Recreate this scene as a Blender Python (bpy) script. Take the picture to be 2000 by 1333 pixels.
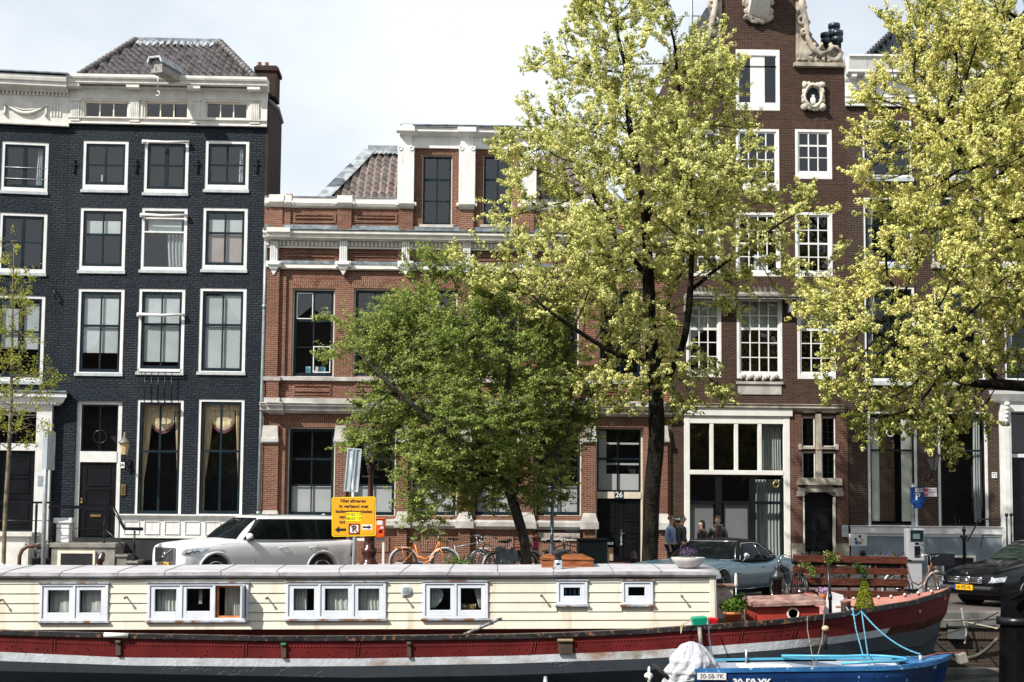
import bpy, math, random
import numpy as np
from mathutils import Matrix, Vector, noise
rad=math.radians; sin=math.sin; cos=math.cos; PI=math.pi
SC=bpy.context.scene
for _o in list(bpy.data.objects): bpy.data.objects.remove(_o)
COL=SC.collection
# ---------------------------------------------------------------- camera
EYE=1.85; FPX=2778.0
PITCH=rad(4.6); ROLL=0.0085
camd=bpy.data.cameras.new('camera'); cam=bpy.data.objects.new('camera',camd); COL.objects.link(cam); SC.camera=cam
camd.sensor_width=36; camd.lens=FPX/2000*36; camd.clip_end=600; camd.clip_start=.1
camd.shift_y=(1008-FPX*math.tan(PITCH)-666.5)/2000
CAMM=Matrix.Translation((0,0,EYE))@Matrix.Rotation(PI/2+PITCH,4,'X')@Matrix.Rotation(ROLL,4,'Z')
cam.matrix_world=CAMM
CY=1008-FPX*math.tan(PITCH)
# ---------------------------------------------------------------- light
SUN_AZ=rad(50); SUN_EL=rad(43)      # sun stands behind the viewer's left shoulder
to_sun=Vector((-sin(SUN_AZ)*cos(SUN_EL),-cos(SUN_AZ)*cos(SUN_EL),sin(SUN_EL)))
sd=bpy.data.lights.new('sun','SUN'); sd.energy=5.0; sd.angle=rad(.5); sd.color=(1,.955,.88)
sun=bpy.data.objects.new('sun',sd); COL.objects.link(sun); sun.rotation_euler=to_sun.to_track_quat('Z','Y').to_euler()
W=bpy.data.worlds.new('World'); SC.world=W; W.use_nodes=True
nt=W.node_tree; N=nt.nodes; N.clear(); LK=nt.links.new
out=N.new('ShaderNodeOutputWorld'); bg=N.new('ShaderNodeBackground'); bg.inputs[1].default_value=.088
sky=N.new('ShaderNodeTexSky'); sky.sky_type='NISHITA'; sky.sun_disc=False; sky.sun_elevation=SUN_EL
sky.sun_rotation=math.atan2(to_sun.x,to_sun.y); sky.air_density=1.0; sky.dust_density=1.5
tc=N.new('ShaderNodeTexCoord'); mp=N.new('ShaderNodeMapping'); mp.inputs['Scale'].default_value=(1.2,1.2,1.9)
mp.inputs['Location'].default_value=(.35,.1,.4)
nz=N.new('ShaderNodeTexNoise'); nz.inputs['Scale'].default_value=1.7; nz.inputs['Detail'].default_value=6; nz.inputs['Roughness'].default_value=.5
cr=N.new('ShaderNodeValToRGB'); cr.color_ramp.elements[0].position=.44; cr.color_ramp.elements[1].position=.60
mx=N.new('ShaderNodeMix'); mx.data_type='RGBA'; mx.inputs[7].default_value=(8.15,8.65,9.05,1)
mm=N.new('ShaderNodeMath'); mm.operation='MULTIPLY_ADD'; mm.inputs[1].default_value=.38; mm.inputs[2].default_value=.58
LK(tc.outputs['Generated'],mp.inputs[0]); LK(mp.outputs[0],nz.inputs[0]); LK(nz.outputs[0],cr.inputs[0]); LK(cr.outputs[0],mm.inputs[0])
LK(mm.outputs[0],mx.inputs[0]); LK(sky.outputs[0],mx.inputs[6]); LK(mx.outputs[2],bg.inputs[0]); LK(bg.outputs[0],out.inputs[0])
SC.view_settings.view_transform='Standard'; SC.view_settings.look='None'; SC.view_settings.gamma=1; SC.view_settings.exposure=.52
SC.render.engine='CYCLES'; SC.render.resolution_x=1024; SC.render.resolution_y=682
SC.cycles.max_bounces=8; SC.cycles.transparent_max_bounces=16
# ---------------------------------------------------------------- materials
MATS={}
def nodemat(name):
    m=bpy.data.materials.new(name); m.use_nodes=True; n=m.node_tree.nodes; b=n['Principled BSDF']
    return m,n,m.node_tree.links.new,b
def mixc(n,L,fac,a,b,bt='MIX'):
    x=n.new('ShaderNodeMix'); x.data_type='RGBA'; x.blend_type=bt
    for i,v in ((0,fac),(6,a),(7,b)):
        if hasattr(v,'is_output') or isinstance(v,bpy.types.NodeSocket): L(v,x.inputs[i])
        elif i==0: x.inputs[0].default_value=v
        else: x.inputs[i].default_value=(*v[:3],1)
    return x.outputs[2]
def noise_fac(n,L,scale,lo=.35,hi=.65,detail=4,coord='Object',stretch=None,dist=0):
    t=n.new('ShaderNodeTexCoord'); s=t.outputs[coord]
    if stretch:
        mp=n.new('ShaderNodeMapping'); mp.inputs['Scale'].default_value=stretch; L(s,mp.inputs[0]); s=mp.outputs[0]
    z=n.new('ShaderNodeTexNoise'); z.inputs['Scale'].default_value=scale; z.inputs['Detail'].default_value=detail; z.inputs['Distortion'].default_value=dist; L(s,z.inputs[0])
    r=n.new('ShaderNodeMapRange'); r.inputs[1].default_value=lo; r.inputs[2].default_value=hi; L(z.outputs[0],r.inputs[0])
    return r.outputs[0]
def bumpn(n,L,b,h,strength=.3,dist=.01):
    u=n.new('ShaderNodeBump'); u.inputs['Strength'].default_value=strength; u.inputs['Distance'].default_value=dist
    L(h,u.inputs['Height']); L(u.outputs[0],b.inputs['Normal']); return u
def M(name,col,rough=.6,metal=0,var=.12,scale=3,bump=0,bscale=40,bdist=.01,spec=.5,c2=None,lo=.35,hi=.65,stretch=None,c3=None,s3=1.5,lo3=.55,hi3=.7,stretch3=None,coat=0,emit=None,ior=None):
    if name in MATS: return MATS[name]
    m,n,L,b=nodemat(name)
    b.inputs['Roughness'].default_value=rough; b.inputs['Metallic'].default_value=metal
    b.inputs['Specular IOR Level'].default_value=spec; b.inputs['Coat Weight'].default_value=coat; b.inputs['Coat Roughness'].default_value=.04
    if c2 is None: c2=tuple(max(0,c*(1-2.2*var)) for c in col); c1=tuple(min(1,c*(1+.6*var)) for c in col)
    else: c1=col
    if var or c2:
        f=noise_fac(n,L,scale,lo,hi,stretch=stretch); o=mixc(n,L,f,c1,c2)
        if c3:
            f3=noise_fac(n,L,s3,lo3,hi3,detail=6,stretch=stretch3); o=mixc(n,L,f3,o,c3)
        L(o,b.inputs['Base Color'])
    else: b.inputs['Base Color'].default_value=(*col,1)
    if bump:
        h=noise_fac(n,L,bscale,.2,.8,detail=3); bumpn(n,L,b,h,bump,bdist)
    if emit: b.inputs['Emission Color'].default_value=(*emit[:3],1); b.inputs['Emission Strength'].default_value=emit[3]
    MATS[name]=m; return m
def brick(name,c1,c2,mortar,w=.22,h=.064,vert=False,ms=.009,bump=.5,blend=(.0,.0,.0),dirt=.35,arch=False,msm=.2,rough=.85,dist=.008,fade=None):
    if name in MATS: return MATS[name]
    m,n,L,b=nodemat(name); b.inputs['Roughness'].default_value=rough; b.inputs['Specular IOR Level'].default_value=.15
    t=n.new('ShaderNodeTexCoord'); s=n.new('ShaderNodeSeparateXYZ'); L(t.outputs['Object'],s.inputs[0])
    a=n.new('ShaderNodeMath'); L(s.outputs[0],a.inputs[0]); L(s.outputs[1],a.inputs[1])
    c=n.new('ShaderNodeCombineXYZ')
    # slight waviness of old brickwork
    wz=n.new('ShaderNodeTexNoise'); wz.inputs['Scale'].default_value=1.2; L(t.outputs['Object'],wz.inputs[0])
    wm=n.new('ShaderNodeMath'); wm.operation='MULTIPLY_ADD'; wm.inputs[1].default_value=.05; L(wz.outputs[0],wm.inputs[0]); L(s.outputs[2],wm.inputs[2])
    if vert: L(wm.outputs[0],c.inputs[0]); L(a.outputs[0],c.inputs[1])
    else: L(a.outputs[0],c.inputs[0]); L(wm.outputs[0],c.inputs[1])
    k=n.new('ShaderNodeTexBrick'); L(c.outputs[0],k.inputs[0])
    k.inputs['Color1'].default_value=(*c1,1); k.inputs['Color2'].default_value=(*c2,1); k.inputs['Mortar'].default_value=(*mortar,1)
    k.inputs['Scale'].default_value=1; k.inputs['Mortar Size'].default_value=ms; k.inputs['Mortar Smooth'].default_value=msm
    k.inputs['Brick Width'].default_value=w; k.inputs['Row Height'].default_value=h; k.inputs['Bias'].default_value=0
    f=noise_fac(n,L,.55,.35,.75,detail=7); f2=noise_fac(n,L,9,.4,.75,detail=2,stretch=(.5,.5,2))
    dk=tuple(x*.55 for x in c1)
    mul=n.new('ShaderNodeMath'); mul.operation='MULTIPLY'; mul.inputs[1].default_value=dirt; L(f,mul.inputs[0])
    o=mixc(n,L,mul.outputs[0],k.outputs[0],dk)
    mul2=n.new('ShaderNodeMath'); mul2.operation='MULTIPLY'; mul2.inputs[1].default_value=.45; L(f2,mul2.inputs[0])
    o=mixc(n,L,mul2.outputs[0],o,tuple(x*.6 for x in c2))
    if fade:
        ff=noise_fac(n,L,.45,.5,.72,detail=6,stretch=(1.3,1,.7)); mf=n.new('ShaderNodeMath'); mf.operation='MULTIPLY'; mf.inputs[1].default_value=.6; L(ff,mf.inputs[0]); fb=n.new('ShaderNodeMath'); fb.operation='MULTIPLY'; L(mf.outputs[0],fb.inputs[0]); fi=n.new('ShaderNodeMath'); fi.operation='SUBTRACT'; fi.inputs[0].default_value=1; L(k.outputs[1],fi.inputs[1]); L(fi.outputs[0],fb.inputs[1]); o=mixc(n,L,fb.outputs[0],o,fade)
    L(o,b.inputs['Base Color'])
    inv=n.new('ShaderNodeMath'); inv.operation='SUBTRACT'; inv.inputs[0].default_value=1; L(k.outputs[1],inv.inputs[1])
    nn=noise_fac(n,L,22,.2,.8,detail=3); ad=n.new('ShaderNodeMath'); ad.operation='MULTIPLY_ADD'; ad.inputs[1].default_value=.7; L(nn,ad.inputs[0]); L(inv.outputs[0],ad.inputs[2])
    bumpn(n,L,b,ad.outputs[0],bump,dist)
    MATS[name]=m; return m
def glassmat(name,fac=1.9,wav=.02,wsc=2.2,tint=(1,1,1),rough=.01):
    if name in MATS: return MATS[name]
    m,n,L,b=nodemat(name); n.remove(b)
    tr=n.new('ShaderNodeBsdfTransparent'); tr.inputs[0].default_value=(*tint,1)
    g=n.new('ShaderNodeBsdfGlossy'); g.inputs['Roughness'].default_value=rough; g.inputs[0].default_value=(1,1,1,1)
    lw=n.new('ShaderNodeLayerWeight'); lw.inputs[0].default_value=.5
    pw_=n.new('ShaderNodeMath'); pw_.operation='POWER'; pw_.inputs[1].default_value=5; L(lw.outputs['Facing'],pw_.inputs[0])
    mu=n.new('ShaderNodeMath'); mu.operation='MULTIPLY_ADD'; mu.inputs[1].default_value=.9; mu.inputs[2].default_value=.04*fac; mu.use_clamp=True; L(pw_.outputs[0],mu.inputs[0])
    x=n.new('ShaderNodeMixShader'); L(mu.outputs[0],x.inputs[0]); L(tr.outputs[0],x.inputs[1]); L(g.outputs[0],x.inputs[2])
    L(x.outputs[0],n['Material Output'].inputs[0]); MATS[name]=m; return m
def leafmat(name,c1,c2,trans=.35,scale=1.2,rough=.55,rnd=.4):
    if name in MATS: return MATS[name]
    m,n,L,b=nodemat(name); b.inputs['Roughness'].default_value=rough; b.inputs['Specular IOR Level'].default_value=.155
    f=noise_fac(n,L,scale,.35,.65,detail=5); o=mixc(n,L,f,c1,c2)
    g=n.new('ShaderNodeNewGeometry'); f2=n.new('ShaderNodeMath'); f2.operation='MULTIPLY'; f2.inputs[1].default_value=rnd; L(g.outputs['Random Per Island'],f2.inputs[0])
    o=mixc(n,L,f2.outputs[0],o,tuple(x*.55 for x in c2))
    L(o,b.inputs['Base Color'])
    tr=n.new('ShaderNodeBsdfTranslucent'); L(o,tr.inputs[0]); x=n.new('ShaderNodeMixShader'); x.inputs[0].default_value=trans
    L(b.outputs[0],x.inputs[1]); L(tr.outputs[0],x.inputs[2]); L(x.outputs[0],n['Material Output'].inputs[0]); MATS[name]=m; return m
# ---------------------------------------------------------------- mesh builder
class MB:
    def __init__(s): s.v=[]; s.f=[]; s.sm=[]; s.mi=[]; s.T=None; s.k=0
    def add(s,vs,fs,smooth=False):
        o=len(s.v)
        if s.T is not None: vs=[tuple(s.T@Vector(v)) for v in vs]
        s.v+= [tuple(v) for v in vs]; s.f+=[tuple(i+o for i in f) for f in fs]; s.sm+=[smooth]*len(fs); s.mi+=[s.k]*len(fs); return s
    def box(s,x0,x1,y0,y1,z0,z1,top=None):
        a,b=(x0,x1); t=top or (0,0)  # top: inset x, inset y
        v=[(a,y0,z0),(b,y0,z0),(b,y1,z0),(a,y1,z0),(a+t[0],y0+t[1],z1),(b-t[0],y0+t[1],z1),(b-t[0],y1-t[1],z1),(a+t[0],y1-t[1],z1)]
        return s.add(v,[(0,3,2,1),(4,5,6,7),(0,1,5,4),(1,2,6,5),(2,3,7,6),(3,0,4,7)])
    def quad(s,*v): return s.add(v,[tuple(range(len(v)))])
    def prism(s,pts,y0,y1,axis='y'):
        # pts 2d polygon (x,z) extruded along y
        n=len(pts)
        if axis=='y': v=[(p[0],y0,p[1]) for p in pts]+[(p[0],y1,p[1]) for p in pts]
        elif axis=='x': v=[(y0,p[0],p[1]) for p in pts]+[(y1,p[0],p[1]) for p in pts]
        else: v=[(p[0],p[1],y0) for p in pts]+[(p[0],p[1],y1) for p in pts]
        f=[tuple(range(n)),tuple(range(2*n-1,n-1,-1))]+[(i,i+n,(i+1)%n+n,(i+1)%n) for i in range(n)]
        return s.add(v,f)
    def ring(s,pts,hole_scale,y0,y1):pass
    def tube(s,pts,r,n=8,smooth=True,cap=True):
        P=[Vector(p) for p in pts]; R=r if hasattr(r,'__len__') else [r]*len(P)
        vs=[];fs=[]; up=None
        for i,p in enumerate(P):
            d=(P[min(i+1,len(P)-1)]-P[max(i-1,0)])
            if d.length<1e-9: d=Vector((0,0,1))
            d.normalize()
            if up is None: up=d.orthogonal().normalized()
            else:
                up=(up-d*up.dot(d)); up=up.normalized() if up.length>1e-6 else d.orthogonal().normalized()
            w=d.cross(up)
            for k in range(n):
                a=2*PI*k/n; vs.append(p+(up*cos(a)+w*sin(a))*R[i])
        for i in range(len(P)-1):
            for k in range(n): fs.append((i*n+k,i*n+(k+1)%n,(i+1)*n+(k+1)%n,(i+1)*n+k))
        if cap: fs.append(tuple(range(n-1,-1,-1))); fs.append(tuple((len(P)-1)*n+k for k in range(n)))
        return s.add(vs,fs,smooth)
    def lathe(s,prof,c=(0,0,0),n=16,smooth=True,axis='z',sx=1,sy=1):
        vs=[];fs=[]
        for r,z in prof:
            for k in range(n):
                a=2*PI*k/n; x=r*cos(a)*sx; y=r*sin(a)*sy
                if axis=='z': v=(c[0]+x,c[1]+y,c[2]+z)
                elif axis=='y': v=(c[0]+x,c[1]+z,c[2]+y)
                else: v=(c[0]+z,c[1]+x,c[2]+y)
                vs.append(v)
        m=len(prof)
        for i in range(m-1):
            for k in range(n): fs.append((i*n+k,i*n+(k+1)%n,(i+1)*n+(k+1)%n,(i+1)*n+k))
        fs.append(tuple(range(n-1,-1,-1))); fs.append(tuple((m-1)*n+k for k in range(n)))
        return s.add(vs,fs,smooth)
    def ball(s,c,r,n=10,sc=(1,1,1),jit=0,seed=0):
        rs=random.Random(seed); pr=[]
        vs=[];fs=[]
        for i in range(1,n):
            t=PI*i/n
            for k in range(n*2):
                a=PI*k/n; j=1+rs.uniform(-jit,jit)
                vs.append((c[0]+r*sc[0]*sin(t)*cos(a)*j,c[1]+r*sc[1]*sin(t)*sin(a)*j,c[2]+r*sc[2]*cos(t)*j))
        top=len(vs); vs.append((c[0],c[1],c[2]+r*sc[2])); vs.append((c[0],c[1],c[2]-r*sc[2]))
        w=2*n
        for i in range(n-2):
            for k in range(w): fs.append((i*w+k,(i+1)*w+k,(i+1)*w+(k+1)%w,i*w+(k+1)%w))
        for k in range(w): fs.append((top,k,(k+1)%w)); fs.append((top+1,(n-2)*w+(k+1)%w,(n-2)*w+k))
        return s.add(vs,fs,True)
    def torus(s,c,R,r,n=24,m=8,axis='y',arc=(0,2*PI)):
        full=abs(arc[1]-arc[0]-2*PI)<1e-6; pts=[]
        vs=[];fs=[]; N=n if full else n+1
        for i in range(N):
            a=arc[0]+(arc[1]-arc[0])*i/n
            for k in range(m):
                b=2*PI*k/m; q=R+r*cos(b); h=r*sin(b)
                if axis=='y': vs.append((c[0]+q*cos(a),c[1]+h,c[2]+q*sin(a)))
                elif axis=='x': vs.append((c[0]+h,c[1]+q*cos(a),c[2]+q*sin(a)))
                else: vs.append((c[0]+q*cos(a),c[1]+q*sin(a),c[2]+h))
        for i in range(n):
            j=(i+1)%N
            for k in range(m): fs.append((i*m+k,j*m+k,j*m+(k+1)%m,i*m+(k+1)%m))
        return s.add(vs,fs,True)
    def grid(s,fn,nu,nv,smooth=True,closed=False):
        vs=[fn(i/nu,j/nv) for j in range(nv+1) for i in range(nu+1)]
        fs=[(j*(nu+1)+i,j*(nu+1)+i+1,(j+1)*(nu+1)+i+1,(j+1)*(nu+1)+i) for j in range(nv) for i in range(nu)]
        return s.add(vs,fs,smooth)
    def build(s,name,mat,parent=None,bevel=0,loc=None,rot=None,sub=0,label=None):
        me=bpy.data.meshes.new(name); me.from_pydata(s.v,[],s.f); me.validate(clean_customdata=False)
        for m in (mat if isinstance(mat,(list,tuple)) else [mat]): me.materials.append(m)
        if len(me.polygons)==len(s.sm):
            me.polygons.foreach_set('use_smooth',s.sm); me.polygons.foreach_set('material_index',s.mi)
        me.update()
        o=bpy.data.objects.new(name,me); COL.objects.link(o)
        if parent: o.parent=parent
        if loc is not None: o.location=loc
        if rot is not None: o.rotation_euler=rot
        if bevel:
            b=o.modifiers.new('bevel','BEVEL'); b.width=bevel; b.segments=2; b.limit_method='ANGLE'; b.angle_limit=rad(40); b.harden_normals=False
        if sub:
            b=o.modifiers.new('sub','SUBSURF'); b.levels=sub; b.render_levels=sub
        if label: o['label']=label
        return o
def roughen(mb,amp,freq,seed=0):
    o=Vector((seed*3.1,seed*1.7,0)); mb.v=[tuple(Vector(v)+noise.noise_vector(Vector(v)*freq+o)*amp+noise.noise_vector(Vector(v)*freq*2.7+o)*amp*.5) for v in mb.v]
def build_split(mb,name,mat,parent=None,bevel=0,gap=.02):
    # every separate piece becomes an object of its own
    par=list(range(len(mb.v)))
    def fd(a):
        while par[a]!=a: par[a]=par[par[a]]; a=par[a]
        return a
    for f in mb.f:
        for i in f[1:]: par[fd(i)]=fd(f[0])
    comp={}
    for i,v in enumerate(mb.v): comp.setdefault(fd(i),[]).append(i)
    bx=[]
    for r,idx in comp.items():
        c=[mb.v[i] for i in idx]; bx.append([set([r])]+[min(p[k] for p in c)-gap for k in range(3)]+[max(p[k] for p in c)+gap for k in range(3)])
    ch=True
    while ch:
        ch=False
        for i in range(len(bx)):
            for j in range(len(bx)-1,i,-1):
                a,b=bx[i],bx[j]
                if all(a[1+k]<=b[4+k] and b[1+k]<=a[4+k] for k in range(3)):
                    bx[i]=[a[0]|b[0]]+[min(a[1+k],b[1+k]) for k in range(3)]+[max(a[4+k],b[4+k]) for k in range(3)]; del bx[j]; ch=True
    os_=[]
    for b in bx:
        n=MB(); mp={}
        for i in range(len(mb.v)):
            if fd(i) in b[0]: mp[i]=len(n.v); n.v.append(mb.v[i])
        for f,s_,m_ in zip(mb.f,mb.sm,mb.mi):
            if f[0] in mp: n.f.append(tuple(mp[i] for i in f)); n.sm.append(s_); n.mi.append(m_)
        os_.append(n.build(name,mat,parent,bevel))
    return os_
def tag(o,label=None,cat=None,group=None,kind=None):
    if label: o['label']=label
    if cat: o['category']=cat
    if group: o['group']=group
    if kind: o['kind']=kind
    return o
def thing(name,label,cat,loc=(0,0,0),rot=(0,0,0),group=None):
    o=bpy.data.objects.new(name,None); COL.objects.link(o); o.location=loc; o.rotation_euler=rot; o.empty_display_size=.3
    return tag(o,label,cat,group)
def struct(o): o['kind']='structure'; return o
def copy_tree(o,parent=None,loc=None,rot=None,label=None):
    c=o.copy(); COL.objects.link(c); c.parent=parent
    if loc is not None: c.location=loc
    if rot is not None: c.rotation_euler=rot
    if label: c['label']=label
    for ch in [x for x in bpy.data.objects if x.parent==o]: copy_tree(ch,c)
    return c
def ray(px,py):
    d=Vector(((px-1000)/FPX,-(py-CY)/FPX,-1)); return (CAMM.to_3x3()@d)
def P(px,py,Y):
    d=ray(px,py); return Vector((0,0,EYE))+d*(Y/d.y)
def PG(px,Y,z=0):
    """point at height z, depth Y that appears in column px"""
    py=1008
    for _ in range(6):
        p=P(px,py,Y); py-= (z-p.z)*FPX/Y
    return Vector((p.x,Y,z))
class FR:
    """local frame of an upright thing: x along, y into depth, z up"""
    def __init__(s,root):
        s.o=root; s.M=Matrix.LocRotScale(root.location,root.rotation_euler.to_quaternion(),None); s.I=s.M.inverted()
    def L(s,px,py,w=0):
        o=s.I@Vector((0,0,EYE)); d=s.I.to_3x3()@ray(px,py); t=(w-o.y)/d.y; p=o+d*t; return (p.x,p.z)
    def R(s,x0,y0,x1,y1,w=0):
        """pixel rect -> local x0,x1,z0,z1, averaging lean"""
        xm=(x0+x1)/2; ym=(y0+y1)/2
        return (s.L(x0,ym,w)[0],s.L(x1,ym,w)[0],s.L(xm,y1,w)[1],s.L(xm,y0,w)[1])
def text_mesh(txt,size,name,mat,parent,loc,rot=(PI/2,0,0),bold=0,align='CENTER',ext=.0015,sx=1,spacing=1,shear=0):
    c=bpy.data.curves.new(name,'FONT'); c.body=txt; c.size=size; c.offset=bold; c.align_x=align; c.align_y='CENTER'; c.extrude=ext; c.space_character=spacing; c.shear=shear; c.resolution_u=3
    t=bpy.data.objects.new(name+'_t',c); COL.objects.link(t)
    dg=bpy.context.evaluated_depsgraph_get(); me=bpy.data.meshes.new_from_object(t.evaluated_get(dg)); bpy.data.objects.remove(t)
    o=bpy.data.objects.new(name,me); COL.objects.link(o); me.materials.clear(); me.materials.append(mat); o.parent=parent; o.location=loc; o.rotation_euler=rot; o.scale=(sx,1,1)
    return o
def bake_mods(o):
    dg=bpy.context.evaluated_depsgraph_get(); me=bpy.data.meshes.new_from_object(o.evaluated_get(dg)); o.modifiers.clear(); o.data=me; return o
# shared materials
WHITE=M('white_paint',(.72,.715,.70),.45,var=.05,scale=2,c3=(.48,.45,.40),s3=3,lo3=.56,hi3=.8,stretch3=(3,1,.6))
WHITED=M('white_trim_paint',(.70,.68,.62),.5,var=.07,scale=4,c3=(.5,.48,.43),s3=2.2,lo3=.58,hi3=.8)
CREAM=M('cream_paint',(.72,.67,.55),.5,var=.06)
NAVY=M('dark_blue_black_paint',(.007,.018,.027),.4,var=.2,spec=.25)
BLACKP=M('black_gloss_paint',(.008,.009,.012),.3,var=.2,spec=.35)
DOORB=M('near_black_door_paint',(.006,.007,.009),.4,var=.2,spec=.2)
SILL=M('grey_sill_stone',(.42,.46,.47),.6,var=.1,scale=6)
STONE=M('weathered_grey_stone',(.46,.44,.41),.75,var=.16,scale=2.5,bump=.2,bscale=30,c3=(.28,.26,.24),s3=1.4,lo3=.5,hi3=.75,stretch3=(2,2,.7))
SAND=M('sandstone',(.40,.35,.28),.8,var=.2,scale=3,bump=.3,bscale=25,c3=(.16,.14,.12),s3=2,lo3=.52,hi3=.72)
LEAD=M('lead_flashing',(.24,.28,.31),.5,metal=.3,var=.25,scale=5)
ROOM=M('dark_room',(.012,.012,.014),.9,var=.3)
GLASS=glassmat('window_glass',1.9,.02)
GLASSD=glassmat('lower_window_glass',1.2,.02)
CLOTHW=M('pale_blind_cloth',(.36,.41,.41),.8,var=.06,scale=1.5,stretch=(1,1,1))
CLOTHG=M('grey_curtain_cloth',(.26,.30,.29),.85,var=.12,scale=4,stretch=(4,1,.3))
CLOTHP=M('pinkish_blind_cloth',(.27,.235,.22),.85,var=.05)
CURT=M('cream_curtain_cloth',(.66,.54,.34),.85,var=.2,scale=6,stretch=(5,1,.3))
RUBBER=M('black_rubber',(.015,.015,.016),.8,var=.2)
CHROME=M('chrome',(.75,.76,.78),.12,metal=1,var=.05)
STEEL=M('galvanised_steel',(.48,.52,.55),.45,metal=.6,var=.15,scale=6)
# ================================================================ houses
HD=44.1
def house(name,label,px,yaw,depth,cat='house'):
    p=PG(px,depth,0); return FR(thing(name,label,cat,p,(0,0,yaw)))
def wall_mesh(x0,x1,z0,z1,holes,rec=.12,w=0):
    mb=MB(); xs=sorted({x0,x1,*[h[0] for h in holes],*[h[1] for h in holes]}); zs=sorted({z0,z1,*[h[2] for h in holes],*[h[3] for h in holes]})
    xs=[x for x in xs if x0-1e-6<=x<=x1+1e-6]; zs=[z for z in zs if z0-1e-6<=z<=z1+1e-6]
    for i in range(len(xs)-1):
        for j in range(len(zs)-1):
            cx=(xs[i]+xs[i+1])/2; cz=(zs[j]+zs[j+1])/2
            if any(h[0]<cx<h[1] and h[2]<cz<h[3] for h in holes): continue
            mb.quad((xs[i],w,zs[j]),(xs[i+1],w,zs[j]),(xs[i+1],w,zs[j+1]),(xs[i],w,zs[j+1]))
    for h in holes:
        a,b,c,d=h; r=w+(h[4] if len(h)>4 else rec)
        mb.quad((a,w,c),(a,r,c),(a,r,d),(a,w,d)); mb.quad((b,w,c),(b,w,d),(b,r,d),(b,r,c))
        mb.quad((a,w,d),(a,r,d),(b,r,d),(b,w,d)); mb.quad((a,w,c),(b,w,c),(b,r,c),(a,r,c))
    return mb
def shell(mb,x0,x1,z0,z1,depth,w=0):
    mb.quad((x0,w,z0),(x0,w,z1),(x0,w+depth,z1),(x0,w+depth,z0)); mb.quad((x1,w,z0),(x1,w+depth,z0),(x1,w+depth,z1),(x1,w,z1))
    mb.quad((x0,w+depth,z0),(x0,w+depth,z1),(x1,w+depth,z1),(x1,w+depth,z0)); mb.quad((x0,w,z1),(x1,w,z1),(x1,w+depth,z1),(x0,w+depth,z1))
def arch_lintel(H,r,mat,over=.28,h=.42,gap=.0,w=0,rise=.0,name='brick_arch'):
    x0,x1,z0,z1=r[:4]; mb=MB(); k=h*.35; n=26; za=z1+gap
    vs=[];fs=[]
    for i in range(n):
        # individual soldier bricks fanning out from below
        for q,(t) in enumerate((i/n+.06/n*2,(i+1)/n-.06/n*2)):
            xb=x0-over*.35+(x1-x0+over*.7)*t; xt=x0-over+(x1-x0+2*over)*t
            vs+=[(xb,w-.004,za),(xt,w-.004,za+h)]
        b=4*i; mb.add([vs[b],vs[b+2],vs[b+3],vs[b+1]],[(0,1,2,3)])
    mb2=MB()
    return mb.build(name,mat,H.o)
def curtain(x0t,x1t,x0b,x1b,z0,z1,y,waves=6,amp=.03,mid=None,n=None):
    mb=MB(); nu=n or waves*6
    def fn(u,v):
        a,b=(x0t+(x0b-x0t)*v,x1t+(x1b-x1t)*v)
        if mid is not None:
            q=4*v*(1-v); a+=mid[0]*q; b+=mid[1]*q
        return (a+(b-a)*u,y+amp*sin(u*waves*2*PI+1.3*sin(3*v)),z1+(z0-z1)*v)
    return mb.grid(fn,nu,8)
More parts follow.
